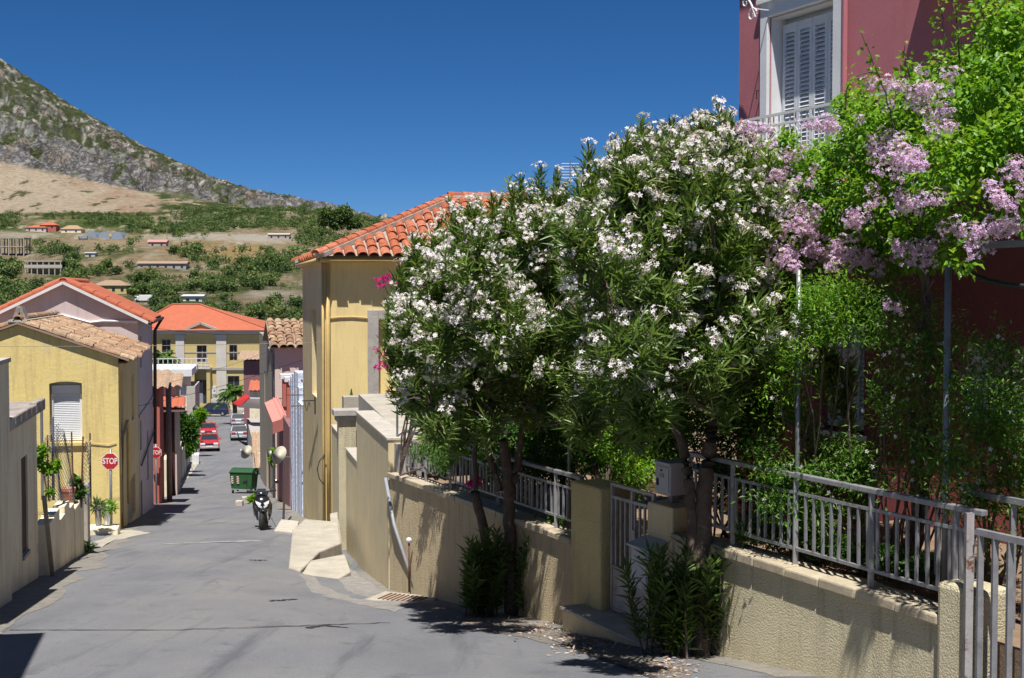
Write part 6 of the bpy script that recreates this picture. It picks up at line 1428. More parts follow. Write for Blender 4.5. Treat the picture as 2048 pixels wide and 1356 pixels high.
        for wx in (-1.8, 1.8):
            for wy in (-.85, .85): MB().lathe([(.42, -.12), (.42, .12)], q + Vector((wx, wy, .42)), 12, Matrix.Rotation(R(90), 3, 'X')).build('wheel', M['rubber'], T)
    for (x, yb, h, lab) in ((334, 484, 9, 'left utility pole among the hill groves'), (543, 430, 9, 'right utility pole on the upper hillside')):
        q = thit(x, yb); o = MB().tube([q + Vector((0, 0, -1)), q + Vector((0, 0, h))], .2, 6).build('hill_pole', M['oldwood'], None, loc=q); tag(o, lab, 'pole')
hill()
# ---------------------------------------------------------------- vegetation
def unit(v): return v / np.maximum(np.linalg.norm(v, axis=-1, keepdims=True), 1e-9)
def rvec(n): return unit(rng.normal(size=(n, 3)))
def leaves(base, d, L, W, droop=.1, fold=.15, ref=None):
    """folded pointed leaves: 2 triangles each"""
    n = len(base); d = unit(d); r = rvec(n) if ref is None else unit(ref + .4 * rng.normal(size=(n, 3)))
    s = unit(np.cross(d, r)); nn = np.cross(s, d); nn = np.where(nn[:, 2:3] < 0, -nn, nn)
    L = L[:, None]; W = W[:, None]
    tip = base + d * L - nn * L * droop; m = base + d * L * .42 + nn * W * fold
    V = np.stack([base, m + s * W / 2, tip, m - s * W / 2], 1).reshape(-1, 3)
    i = np.arange(n)[:, None] * 4; F = np.concatenate([i + np.array([[0, 1, 2]]), i + np.array([[0, 2, 3]])], 1).reshape(-1, 3)
    return V, F
def join(parts):
    V, F, T, o = [], [], [], 0
    for v, f, t in parts: V.append(v); F.append(f + o); T.append(t); o += len(v)
    return np.concatenate(V), np.concatenate(F), np.concatenate(T)
def shoots(P, D, k, stem, L, W, spread=(75, 20), jl=.25, droop=.12, tlo=0., thi=1.):
    """whorls of k narrow leaves along the last piece of each shoot"""
    n = len(P); D = unit(D); a = unit(np.cross(D, rvec(n))); b = np.cross(D, a)
    j = np.tile(np.arange(k), n); i = np.repeat(np.arange(n), k); t = j / k
    ph = j * 2.4 + rng.uniform(0, 6.28, n)[i]; op = np.radians(spread[0] + (spread[1] - spread[0]) * t + rng.normal(0, 10, n * k))
    rad = a[i] * np.cos(ph)[:, None] + b[i] * np.sin(ph)[:, None]
    d = D[i] * np.cos(op)[:, None] + rad * np.sin(op)[:, None]
    base = P[i] + D[i] * (stem * (t - 1))[:, None]
    l = L * (1 + rng.normal(0, jl, n * k)).clip(.5, 1.5)
    V, F = leaves(base, d, l, W * (1 + rng.normal(0, .15, n * k)).clip(.6, 1.4), droop, ref=D[i])
    tint = np.clip(tlo + (thi - tlo) * (rng.beta(2, 2, n)[i] * .65 + rng.random(n * k) * .35), 0, 1); return V, F, np.repeat(tint, 2)
def flower_mesh(name, mat, nf, size, fr, five=True, buds=0):
    """head of blossoms, each of five petals"""
    parts = []
    for q in range(nf):
        n = rvec(1)[0]; n[2] = abs(n[2]) * 1.1 + .15; n = n / np.linalg.norm(n); c = n * fr * (.65 + .5 * rng.random()) * np.array([1, 1, .75])
        f = unit(n[None] + .35 * rng.normal(size=(1, 3)))[0]; a = unit(np.cross(f, rvec(1)[0])[None])[0]; b = np.cross(f, a); s = size * rng.uniform(.8, 1.15)
        ph = rng.random() * 6.28
        V, F = [c - f * s * .25], []
        for k in range(5):
            t = ph + k * 1.2566; e = a * math.cos(t) + b * math.sin(t); g = a * math.cos(t + 1.57) + b * math.sin(t + 1.57); i = len(V)
            V += [c + e * s * .45 + g * s * .27, c + e * s * 1.0 + g * s * .16 - f * s * .1, c + e * s * .98 - g * s * .18 + f * s * .05, c + e * s * .42 - g * s * .27 + f * s * .06]
            F += [(0, i, i + 3), (i, i + 1, i + 2), (i, i + 2, i + 3)]
        parts.append((np.array(V), np.array(F), np.full(len(F), rng.random())))
    V, F, T = join(parts); cs, o_ = [], 0
    for v, f, t in parts: cs.append(o_); o_ += len(v)
    nv = len(V); V = np.concatenate([V, [[0, 0, -fr * .7], [.004, .003, -fr * .7]]]); F = np.concatenate([F, [[nv, nv + 1, q] for q in cs]]); T = np.concatenate([T, np.full(len(cs), .9)])
    me = bpy.data.meshes.new(name); me.from_pydata(V.tolist(), [], F.tolist()); me.materials.append(mat)
    at_ = me.attributes.new('tint', 'FLOAT', 'FACE'); at_.data.foreach_set('value', T.astype(np.float32)); return me
OFL = [flower_mesh('flower_cluster', M['petal'], 6 + i, .026, .085) for i in range(7)]
VFL = [flower_mesh('flower_cluster', M['lilac'], 11 + i, .021, .085) for i in range(6)]
MFL = [flower_mesh('flower_cluster', M['magenta'], 12, .024, .06) for i in range(3)]
def lobes(spec, Y0, deep=()):
    """(x px, y px, radius px, depth offset) -> centres and radii in metres"""
    C, Rr = [], []
    for (x, y, r, dy) in spec:
        q = at(x, y, Y0 + dy); C.append(tuple(q)); Rr.append(r * (Y0 + dy) / 2600)
        if deep:
            for e in deep:
                if (e < 0 and x > 1500) or (e < -1.2 and (x > 1400 or 1000 < x < 1140)) or (e < -2.5 and (random.random() < .45 or x > 1330 or y < 420)): continue
                q = at(x + random.gauss(0, 8) + (8 if e < 0 else 0), y + random.uniform(8, 32) * (1.6 if e < -1.2 else 1), Y0 + dy + e * random.uniform(.75, 1.2)); C.append(tuple(q)); Rr.append(r * .86 * (Y0 + dy + e) / 2600)
    return np.array(C), np.array(Rr)
def sample(C, Rr, n, pw=.45, sq=(1, 1, 1)):
    w = Rr ** 2; k = rng.choice(len(C), n, p=w / w.sum()); d = rvec(n); r = rng.random(n) ** pw
    return C[k] + d * (r * Rr[k])[:, None] * np.array(sq), d, k
def outside(P, C, Rr, tol=.0):
    dm = np.min(np.linalg.norm(P[:, None] - C[None], axis=2) / Rr[None], axis=1); return dm
def limb(mb, pts, r0, r1, n=8, wob=.04, seg=7):
    pts = [Vector(p) for p in pts]; out = []; k = len(pts) - 1
    for i in range(k * seg + 1):
        t = i / seg; j = min(int(t), k - 1); f = t - j; p0, p1, p2, p3 = pts[max(j - 1, 0)], pts[j], pts[j + 1], pts[min(j + 2, k)]
        q = .5 * ((2 * p1) + (p2 - p0) * f + (2 * p0 - 5 * p1 + 4 * p2 - p3) * f * f + (3 * p1 - p0 - 3 * p2 + p3) * f ** 3)
        w = wob * (0 if i == 0 else 1); out.append(q + Vector((random.gauss(0, w), random.gauss(0, w), 0)))
    m = len(out) - 1; mb.tube(out, [(r0 + (r1 - r0) * i / m) * random.uniform(.95, 1.06) for i in range(m + 1)], n)
    return out
def place_flowers(parent, pts, meshes, up=.55, smin=.85, smax=1.2, nm='flower_cluster', dirs=None):
    for i, p in enumerate(pts):
        d = Vector(dirs[i]) if dirs is not None else Vector((random.gauss(0, .4), random.gauss(0, .4) - .25, 1)); q = (d.normalized() + Vector((0, -.2, up))).normalized().to_track_quat('Z', 'Y')
        s = random.uniform(smin, smax); m = Matrix.Translation(Vector(p)) @ q.to_matrix().to_4x4() @ Matrix.Rotation(random.uniform(0, 6.3), 4, 'Z') @ Matrix.Scale(s, 4)
        inst(nm, random.choice(meshes), parent, m)

def oleander(label, Y0, spec, trunks, spikes, nsh, nfl, base, sucker, flow):
    T = thing('oleander_tree', label, 'tree', base)
    mb = MB(); C, Rr = lobes(spec, Y0, (-1.0, -1.8, -2.9, .8))
    for (pts, r0, r1) in trunks:
        limb(mb, [at(x, y, Y0 + dy) for (x, y, dy) in pts], r0, r1, 10, .007)
    tops = [at(t[0][-1][0], t[0][-1][1], Y0 + t[0][-1][2]) for t in trunks]
    for c, r in zip(C, Rr):
        a = min(tops, key=lambda q: (q - Vector(c)).length); mid = a.lerp(Vector(c), .5) + Vector((random.gauss(0, .1), 0, -.12))
        limb(mb, [a, mid, Vector(c)], .035, .012, 6, .02, 5)
        for k in range(4):
            e = Vector(c) + Vector(rvec(1)[0].tolist()) * r * .85; limb(mb, [Vector(c), Vector(c).lerp(e, .5) + Vector((0, 0, .05)), e], .014, .005, 5, .015, 4)
    mb.build('trunk', M['bark'], T, sm=True)
    P, d, k = sample(C, Rr, nsh, .5, (1, .95, 1)); cl_ = fbm(P[:, 0] * 3.1 + P[:, 1] * 1.7, P[:, 2] * 3.1 + P[:, 1], 91, 3); kp = cl_ > .40; P, d, k = P[kp], d[kp], k[kp]; nsh = len(P)
    lg = rng.random(nsh) < .10; P = P + lg[:, None] * (d * .6 + np.array([0, 0, .6])) * rng.uniform(.08, .24, nsh)[:, None]; D = d * .75 + np.array([0, -.1, .75]) + .35 * rng.normal(size=(nsh, 3))
    sp = np.array([tuple(at(x, y, Y0 + dy)) for (x, y, dy) in spikes])
    fill = []
    for s in sp:   # tall shoots carry leaves along their length
        for t in np.linspace(0, 1, 6): fill.append(s + np.array([0, .0, -.12 - .45 * t]) + .02 * rng.normal(size=3))
    P2 = np.concatenate([sp + np.array([0, 0, -.06]), np.array(fill)]); D2 = np.array([0, 0, 1.]) + .22 * rng.normal(size=(len(P2), 3))
    parts = [shoots(P, D, 15, .22, .16, .027), shoots(P2, D2, 18, .24, .16, .030, (60, 15))]
    V, F, Tt = join(parts); o = npmesh('crown', V, F, M['oleaf'], T, Tt); o['kind'] = 'stuff'
    # blossom heads: at shoot tips on the outer shell, thick on the sunny upper side
    om = outside(P, C, Rr); sc_ = om + rng.random(nsh) * .35
    hx = 1024 + 2600 * P[:, 0] / P[:, 1]; hy = 580 - 2600 * (P[:, 2] - 2) / P[:, 1]
    pr = np.zeros(nsh)
    for (x, y, rx_, ry_, w) in flow: pr = np.maximum(pr, w * np.exp(-((hx - x) / rx_) ** 2 - ((hy - y) / ry_) ** 2))
    near = np.clip((Y0 + .5 - P[:, 1]) / 1.6, .1, 1) + .6 * np.clip((P[:, 2] - np.array([C[i][2] for i in k])) / Rr[k], 0, 1)
    pr = pr * (om > .6) * near; nx = 780; nf = min(nfl + nx, int((pr > 0).sum())); idx = rng.choice(nsh, nf, replace=False, p=pr / pr.sum())
    Dn = unit(D); FP = P[idx] + Dn[idx] * .06
    o_ = np.argsort(FP[:, 1] - .4 * FP[:, 2]); a_, b_ = o_[:nfl], o_[nfl:]
    place_flowers(T, [*FP[a_], *sp], OFL, dirs=[*Dn[idx][a_], *np.tile([[0, 0, 1.]], (len(sp), 1))], smin=.8, smax=1.25)
    parts = []
    for i in b_:
        me = random.choice(OFL); nv = len(me.vertices); v = np.empty(nv * 3, np.float32); me.vertices.foreach_get('co', v); f = np.array([tuple(p.vertices) for p in me.polygons])
        m = np.array((Vector(Dn[idx][i]) + Vector((0, -.2, .5))).normalized().to_track_quat('Z', 'Y').to_matrix()); parts.append((v.reshape(-1, 3) @ m.T * random.uniform(.8, 1.2) + FP[i], f, np.full(len(f), rng.random())))
    if parts:
        V, F, Tt = join(parts); o = npmesh('far_blossom', V, F, M['petal'], T, Tt); o['kind'] = 'stuff'
    # suckers at the foot
    parts = []
    st = MB()
    for (x, yb, yt, dy, n) in sucker:
        for q in range(n):
            xx = x + random.gauss(0, 10); b = at(xx, yb, Y0 + dy + random.gauss(0, .08)); b.z = zroad(b.x, b.y)
            e = at(xx + random.gauss(0, 22), yt + random.uniform(0, 90), Y0 + dy + random.gauss(0, .22)); st.tube([b, b.lerp(e, .5) + Vector((random.gauss(0, .04), random.gauss(0, .04), 0)), e], [.012, .009, .005], 5)
            m = 7; tt = np.linspace(.3, 1, m); bp = np.array([tuple(b.lerp(e, float(t))) for t in tt]); dd = np.tile(np.array(tuple((e - b).normalized())), (m, 1)) + .12 * rng.normal(size=(m, 3))
            parts.append(shoots(bp, dd, 11, .16, .18, .034, (62, 25), tlo=.0, thi=.75))
    st.build('sucker_stems', M['bark'], T); V, F, Tt = join(parts); o = npmesh('sucker_leaves', V, F, M['oleaf'], T, Tt); o['kind'] = 'stuff'
    return T
T1 = [(870, 555, 74, -.3), (935, 495, 84, 0), (1030, 470, 82, .2), (1105, 445, 72, .1), (815, 615, 46, -.1), (890, 650, 90, -.4), (990, 600, 105, -.2), (1100, 570, 105, .1), (850, 760, 70, .1), (930, 760, 90, .0), (1030, 720, 110, .2), (1120, 690, 95, .2), (960, 820, 55, .1), (1075, 790, 65, .3), (820, 690, 40, 0), (865, 810, 46, 0), (910, 835, 42, .1), (1150, 770, 55, .5), (835, 755, 38, 0)]
oleander('oleander tree full of white blossom leaning before the ochre house', 17.9, T1,
    [([(1022, 1225, 0), (1020, 1080, 0), (1015, 960, .05), (1005, 880, .1)], .095, .06), ([(1018, 1000, 0), (1035, 930, .1), (1045, 850, .2)], .06, .045), ([(1000, 980, .1), (975, 900, .1), (960, 840, 0)], .05, .035), ([(990, 1200, .1), (968, 1060, .1), (948, 985, .05)], .075, .06), ([(952, 1000, .1), (950, 900, .2), (955, 830, .2)], .035, .03)],
    [(1080, 332, 0), (1115, 340, .1), (1040, 352, 0), (985, 388, .1), (940, 400, .1), (1000, 395, -.2), (880, 440, 0), (815, 500, -.1), (790, 570, 0), (785, 640, .1), (780, 610, -.1), (845, 475, -.2), (1105, 380, .2), (1060, 365, .1), (910, 425, -.4), (955, 395, .2), (1025, 372, -.3), (830, 470, -.3), (800, 525, -.5), (785, 600, -.3), (870, 455, -.8), (1130, 365, .1), (1150, 400, 0), (785, 655, -.2), (800, 720, -.1), (815, 510, .1)],
    5000, 272, gpt(1020, 1238), [(985, 1232, 1055, 0, 18), (1040, 1236, 1040, .05, 18), (955, 1230, 1090, -.1, 14), (1072, 1240, 1110, .0, 10)],
    [(850, 560, 130, 170, 1), (1000, 430, 180, 110, 1), (1080, 560, 100, 120, .5), (860, 700, 110, 100, .6), (1040, 680, 150, 150, .22)])
T2 = [(1195, 405, 70, .6), (1265, 350, 70, .4), (1345, 322, 66, .2), (1425, 312, 70, .1), (1500, 360, 80, .2), (1545, 350, 55, .3), (1150, 460, 60, .7), (1400, 380, 100, 0), (1290, 430, 110, .1), (1200, 520, 100, .5), (1320, 560, 120, -.2), (1450, 500, 115, -.1), (1550, 470, 85, .2), (1480, 620, 105, -.1), (1580, 600, 75, .1), (1260, 660, 110, .2), (1390, 690, 110, -.1), (1620, 690, 60, 0), (1510, 720, 75, .1), (1180, 650, 80, .6), (1300, 780, 65, .2), (1430, 780, 55, .1), (1655, 730, 40, 0), (1210, 760, 70, .6), (1260, 835, 48, .4), (1170, 820, 50, .8)]
oleander('taller nearer oleander tree with white blossom above the garden gate and mailbox', 14.0, T2,
    [([(1400, 1330, -.4), (1405, 1150, -.35), (1408, 1000, -.3), (1420, 900, -.2), (1430, 820, -.1)], .105, .07), ([(1392, 1200, -.35), (1385, 1040, -.3), (1378, 960, -.25), (1362, 880, -.1), (1335, 800, 0)], .07, .04), ([(1428, 850, -.1), (1470, 760, 0), (1490, 680, 0)], .05, .03), ([(1362, 880, -.1), (1290, 760, .1), (1230, 690, .3)], .035, .02)],
    [(1178, 288, .4), (1285, 236, .2), (1330, 248, .2), (1395, 232, 0), (1440, 222, .1), (1415, 240, -.1), (1455, 228, 0), (1365, 255, .1), (1240, 290, .3), (1215, 330, .4), (1480, 262, 0), (1300, 265, .1), (1270, 290, .1), (1670, 700, -.1), (1695, 745, -.1), (1195, 330, .2), (1225, 300, -.4), (1255, 265, 0), (1345, 240, -.3), (1375, 245, .2), (1465, 235, .1), (1500, 280, 0), (1160, 350, .3), (1640, 660, -.2), (1700, 710, -.1), (1310, 255, -.6)],
    5400, 285, gpt(1395, 1318), [(1306, 1318, 1120, -.35, 4), (1345, 1325, 1080, -.4, 8), (1425, 1325, 1080, -.35, 7), (1445, 1330, 1130, -.4, 4), (1360, 1330, 1150, -.5, 5)],
    [(1230, 380, 120, 110, 1), (1400, 290, 150, 80, 1), (1480, 400, 130, 110, .6), (1200, 560, 100, 140, .5), (1400, 560, 200, 150, .25), (1620, 690, 90, 70, .6)])

# lilac trumpet vine over the pergola
def vine():
    spec = [(1655, 312, 44, .3), (1595, 330, 40, .3), (1535, 325, 36, .5), (1625, 375, 42, .2), (1710, 225, 52, .3), (1760, 280, 90, 0), (1850, 230, 100, 0), (1940, 170, 110, .2), (2040, 120, 120, .4), (1700, 400, 85, .3), (1800, 400, 110, -.1), (1900, 340, 120, -.2), (2010, 310, 120, 0), (2080, 240, 120, .1), (1620, 470, 65, .2), (1720, 490, 60, .1), (1850, 480, 70, -.2), (1950, 415, 75, -.3), (2050, 400, 72, -.1), (1560, 420, 40, .5), (1510, 290, 22, .7), (1575, 280, 24, .6), (1920, 520, 50, -.3), (2000, 60, 80, .4), (1780, 530, 45, .3)]
    Y0 = 12.3; C, Rr = [], []
    for (x, y, r_, dy) in spec:
        for oo, k_ in (((-.6 - dy, 1.0), (.2 - dy, .7)) if x > 1860 else ((-1.0 - dy, 1.0), (-1.7 - dy, .9))):
            a_, z_ = GF.pix(x, y, oo); p_ = GF.p(a_, oo, z_); C.append(tuple(p_)); Rr.append(r_ * k_ * p_.y / 2600)
    C, Rr = np.array(C), np.array(Rr); vY = lambda x, y: (lambda az: GF.p(az[0], -.5, az[1]).y)(GF.pix(x, y, -.5)); q = GF.p(11.6, -1.0, -.8)
    T = thing('trumpet_vine', 'bright green climbing vine with lilac blossom heaped over the pergola on the right', 'vine', q)
    mb = MB(); b = GF.p(GF.pix(1830, 1100, -1)[0], -1.0, -.85)
    for (x, y) in ((1760, 300), (1850, 260), (1950, 200), (1900, 380), (1680, 420), (2000, 340)):
        e = at(x, y, vY(x, y)); limb(mb, [b, at(1820 + random.uniform(-40, 60), 800, 12.4), at(1850, 560, 12.0), e], .03, .008, 6, .03, 6)
    for (x0, y0, x1, y1, x2, y2) in ((1790, 260, 1765, 170, 1722, 66), (1860, 200, 1890, 80, 1878, 10), (1920, 160, 1915, 60, 1908, -20), (1830, 190, 1815, 130, 1808, 88), (1960, 120, 1975, 60, 1960, 10), (1690, 220, 1700, 160, 1760, 140)):
        pts = limb(mb, [at(x0, y0, vY(x0, y0)), at(x1, y1, vY(x0, y0) - .05), at(x2, y2, vY(x0, y0) - .1)], .009, .004, 5, .008, 6)
    mb.build('stems', M['bark'], T, sm=True)
    n = 46000; P, d, k = sample(C, Rr, n, .42, (1, .8, 1)); kp = fbm(P[:, 0] * 3.3 + P[:, 1] * 2, P[:, 2] * 3.3, 93, 3) > .42; P, d, k = P[kp], d[kp], k[kp]; n = len(P); D = d + np.array([0, -.25, -.15]) + .8 * rng.normal(size=(n, 3))
    L = .062 * (1 + rng.normal(0, .25, n)).clip(.5, 1.6); V, F = leaves(P, D, L, L * .62, .25, .1, ref=np.tile([0, -.35, 1.], (n, 1)))
    tn = np.clip(rng.beta(2.2, 2, n) + .12 * (d[:, 2]), 0, 1); parts = [(V, F, np.repeat(tn, 2))]
    # sprays above the mass
    for (x0, y0, x2, y2, m) in ((1790, 260, 1722, 66, 46), (1865, 200, 1878, 10, 60), (1920, 160, 1908, -20, 60), (1830, 190, 1808, 88, 30), (1960, 120, 1960, 10, 50), (1690, 220, 1760, 140, 40), (1740, 200, 1700, 150, 40), (2000, 80, 2010, 0, 60)):
        t = rng.random(m); a, b2 = np.array(tuple(at(x0, y0, vY(x0, y0)))), np.array(tuple(at(x2, y2, vY(x0, y0) - .08))); p = a + (b2 - a) * t[:, None] + .035 * rng.normal(size=(m, 3)); dd = rng.normal(size=(m, 3)) + np.array([0, -.3, -.1])
        l = .055 * (1 + rng.normal(0, .25, m)).clip(.5, 1.5); V, F = leaves(p, dd, l, l * .6, .25, .1); parts.append((V, F, np.repeat(np.clip(.55 + .3 * rng.random(m), 0, 1), 2)))
    V, F, Tt = join(parts); o = npmesh('foliage', V, F, M['vleaf'], T, Tt); o['kind'] = 'stuff'
    cl = [(1850, 195, 45, 26, 22), (1800, 300, 40, 22, 14), (1820, 335, 45, 18, 14), (1600, 450, 34, 26, 26), (1640, 510, 60, 20, 40), (1560, 510, 34, 16, 14), (1710, 525, 30, 16, 20), (1810, 405, 45, 15, 18), (1835, 505, 40, 17, 16), (1710, 440, 25, 18, 8), (1640, 245, 40, 14, 14), (1580, 350, 36, 22, 14), (1550, 300, 40, 20, 8), (2000, 385, 28, 20, 9), (2020, 465, 20, 18, 8), (1925, 465, 35, 16, 10), (1965, 490, 16, 16, 6), (1880, 245, 25, 20, 10), (2025, 335, 16, 10, 5), (1770, 170, 22, 8, 6), (1505, 262, 24, 10, 8), (1750, 300, 30, 20, 8), (1890, 150, 8, 8, 2), (1780, 620, 20, 14, 3)]
    pts = []
    for (x, y, sx, sy, m) in cl:
        for i in range(m):
            xx, yy = x + random.gauss(0, sx * .7), y + random.gauss(0, sy * .7); r = np.array(tuple(ray(xx, yy))); Ys = np.linspace(8.3, 14.8, 120); Pp = np.array([0, 0, CAMZ]) + r[None] * (Ys / r[1])[:, None]
            ins = (np.linalg.norm(Pp[:, None] - C[None] , axis=2) / Rr[None]).min(1) < 1.0; Yh = Ys[np.argmax(ins)] if ins.any() else vY(xx, yy)
            pts.append(tuple(at(xx, yy, Yh - .16)))
    place_flowers(T, pts, VFL, .1, .8, 1.12, dirs=[(random.gauss(0, .35), -.8, .7) for _ in pts])
vine()

# ---- leafy masses as plants of their own
def bush(name, label, cat, spec, Y0, n, leaf, ar, mat, sq=(1, 1, 1), stems=True, droop=.2, stars=0, base=None, upw=.2, pw=.5, group=None):
    C, Rr = lobes(spec, Y0); b = base or Vector((float(C[:, 0].mean()), float(C[:, 1].mean()), float((C[:, 2] - Rr).min())))
    T = thing(name, label, cat, b, group)
    if stems:
        mb = MB()
        for c, r in zip(C, Rr):
            e = Vector(c); limb(mb, [b + Vector((random.gauss(0, .08), random.gauss(0, .05), 0)), b.lerp(e, .5) + Vector((random.gauss(0, .06), random.gauss(0, .06), 0)), e], .016, .005, 5, .015, 4)
            for k in range(3): e2 = e + Vector(rvec(1)[0].tolist()) * r * .8; limb(mb, [e, e.lerp(e2, .5), e2], .006, .003, 4, .01, 3)
        mb.build('stems', M['bark'], T)
    P, d, k = sample(C, Rr, n, pw, sq)
    if name == 'jasmine':   # loose trailing growth, clumped along strands
        P = C[k] + rng.normal(size=(n, 3)) * Rr[k][:, None] * np.array([.72, .6, .72]); kp = fbm(P[:, 0] * 5 + P[:, 1] * 3, P[:, 2] * 5, 97, 3) > .43; P, d, k = P[kp], d[kp], k[kp]; n = len(P)
    if name in ('jasmine', 'garden_shrub'):   # the growth leaves the ground floor window free
        hx, hy = 1024 + 2600 * P[:, 0] / P[:, 1], 580 - 2600 * (P[:, 2] - 2) / P[:, 1]; kp = ~((hx > 1648) & (hx < 1732) & (hy > 690) & (hy < 868) & (rng.random(n) < .85)); P, d, k = P[kp], d[kp], k[kp]; n = len(P)
    D = d * .6 + np.array([0, -.2, upw]) + .8 * rng.normal(size=(n, 3)); L = leaf * (1 + rng.normal(0, .28, n)).clip(.45, 1.6)
    V, F = leaves(P, D, L, L * ar, droop, .12, ref=np.tile([0, -.3, 1.], (n, 1))); o = npmesh('foliage', V, F, M[mat], T, np.repeat(np.clip(rng.beta(2, 2, n) + .1 * d[:, 2], 0, 1), 2)); o['kind'] = 'stuff'
    if stars:
        P, d, k = sample(C, Rr * 1.02, stars, .3, sq); parts = []
        for p in P:
            f = unit(np.array([[rng.normal() * .4, -1, rng.normal() * .4]]))[0]; a = unit(np.cross(f, [0, 0, 1.])[None])[0]; c = np.cross(f, a); Vv, Ff = [], []; ph = rng.random()
            for q in range(5):
                t = ph + q * 1.2566; e = a * math.cos(t) + c * math.sin(t); g = a * math.cos(t + 1.57) + c * math.sin(t + 1.57); i = len(Vv); Vv += [p, p + e * .012 + g * .006, p + e * .026, p + e * .012 - g * .006]; Ff += [(i, i + 1, i + 2), (i, i + 2, i + 3)]
            parts.append((np.array(Vv), np.array(Ff), np.full(10, .5)))
        V, F, Tt = join(parts); o = npmesh('star_flowers', V, F, M['petal'], T, Tt); o['kind'] = 'stuff'
    return T
bush('jasmine', 'light green jasmine climbing beside the slim pergola pole below the lilac blossom', 'jasmine', [(1640, 620, 50, 0), (1700, 600, 45, .1), (1650, 680, 32, 0), (1600, 650, 35, 0), (1740, 640, 38, .2), (1580, 720, 34, .2), (1560, 790, 34, .3)], 12.45, 10000, .048, .28, 'vleaf', stars=30, base=GF.p(GF.pix(1640, 1100, -.7)[0], -.7, -.8))
bush('jasmine', 'thin leafy jasmine strands hanging under the vine between the pergola poles', 'jasmine', [(1700, 640, 40, .2), (1760, 600, 40, .2), (1830, 610, 40, .2), (1780, 780, 40, .2), (1860, 830, 40, .3)], 12.4, 3200, .05, .3, 'jleaf', stars=16, base=GF.p(GF.pix(1740, 1100, -.9)[0], -.9, -.8))
bush('jasmine', 'sparse jasmine trailing over the dark red wall between the pergola poles', 'jasmine', [(1790, 700, 55, 0), (1850, 760, 60, .1), (1770, 830, 50, 0), (1840, 880, 55, 0), (1780, 640, 45, .1), (1740, 930, 40, 0), (1870, 660, 45, .1), (1810, 960, 45, .1), (1900, 720, 45, .1), (1900, 900, 50, .2)], 11.9, 6500, .05, .3, 'jleaf', stars=46, base=GF.p(GF.pix(1800, 1100, -.9)[0], -.9, -.8))
bush('jasmine', 'leafy green jasmine mound behind the near railing with white star flowers', 'jasmine', [(1590, 930, 45, .1), (1640, 960, 50, 0), (1690, 920, 42, .1), (1620, 870, 35, .2), (1700, 1000, 45, 0), (1650, 1030, 45, 0), (1560, 980, 40, .1), (1580, 830, 30, .2), (1540, 900, 40, .3), (1730, 950, 40, .0), (1600, 1000, 45, .1)], 12.75, 15000, .05, .32, 'jleaf', stars=40, base=GF.p(GF.pix(1630, 1120, -.6)[0], -.6, -.8))
bush('jasmine', 'dark leafy jasmine bank at the right edge behind the driveway gate', 'jasmine', [(1930, 740, 40, .2), (1960, 830, 60, .1), (2030, 800, 60, .3), (1930, 920, 60, 0), (2010, 920, 70, 0), (1960, 1000, 50, .1), (2050, 1000, 60, 0), (1990, 700, 40, .3), (2040, 1080, 50, .1)], 10.9, 14000, .05, .32, 'jleaf', stars=40, base=GF.p(GF.pix(1990, 1150, -.9)[0], -.9, -.8))
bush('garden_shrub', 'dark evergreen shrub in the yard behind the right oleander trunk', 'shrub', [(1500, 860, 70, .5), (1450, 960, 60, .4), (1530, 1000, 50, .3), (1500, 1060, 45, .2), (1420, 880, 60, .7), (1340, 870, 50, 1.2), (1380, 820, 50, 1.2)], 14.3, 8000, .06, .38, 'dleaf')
bush('garden_shrub', 'lush green shrub in the yard just inside the garden gate', 'shrub', [(1230, 880, 55, .3), (1270, 950, 50, .2), (1240, 1000, 40, .2), (1200, 820, 60, .6), (1290, 850, 60, .5)], 17.0, 8000, .06, .35, 'vleaf')
bush('garden_shrub', 'bright feathery shrub spilling over the far end of the left railing', 'shrub', [(860, 890, 30, 0), (890, 905, 34, -.1), (920, 890, 30, 0), (880, 925, 26, -.2), (840, 905, 22, .1)], 20.4, 3600, .05, .25, 'jleaf', base=at(880, 960, 20.5))
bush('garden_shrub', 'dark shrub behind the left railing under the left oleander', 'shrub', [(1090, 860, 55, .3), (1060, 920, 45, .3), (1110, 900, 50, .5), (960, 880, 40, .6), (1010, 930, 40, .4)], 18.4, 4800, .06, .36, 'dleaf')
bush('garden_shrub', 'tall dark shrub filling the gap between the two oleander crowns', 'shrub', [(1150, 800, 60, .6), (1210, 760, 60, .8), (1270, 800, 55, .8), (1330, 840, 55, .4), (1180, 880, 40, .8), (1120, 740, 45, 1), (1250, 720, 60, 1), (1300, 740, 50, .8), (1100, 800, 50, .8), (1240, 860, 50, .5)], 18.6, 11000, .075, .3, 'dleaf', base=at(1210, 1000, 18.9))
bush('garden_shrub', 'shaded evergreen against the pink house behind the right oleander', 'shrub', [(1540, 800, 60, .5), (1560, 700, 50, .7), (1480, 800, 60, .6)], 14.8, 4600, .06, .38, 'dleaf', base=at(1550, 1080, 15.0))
bush('ground_cover', 'low leafy ground cover along the foot of the near railing', 'plant', [(1500 + i * 44, 1062 + i * 9, 30, -i * .2 + random.uniform(-.1, .2)) for i in range(10)], 13.4, 9000, .045, .35, 'dleaf', stems=False, stars=20)
bush('garden_shrub', 'dense dark shrubbery filling the yard behind the left oleander', 'shrub', [(960, 880, 50, .2), (1030, 860, 60, .4), (1110, 850, 60, .3), (1160, 900, 50, 0), (1060, 920, 50, 0), (980, 940, 40, -.2), (1120, 940, 40, -.3), (900, 860, 40, .6)], 20.6, 12000, .085, .36, 'dleaf', base=at(1050, 1000, 20.4))
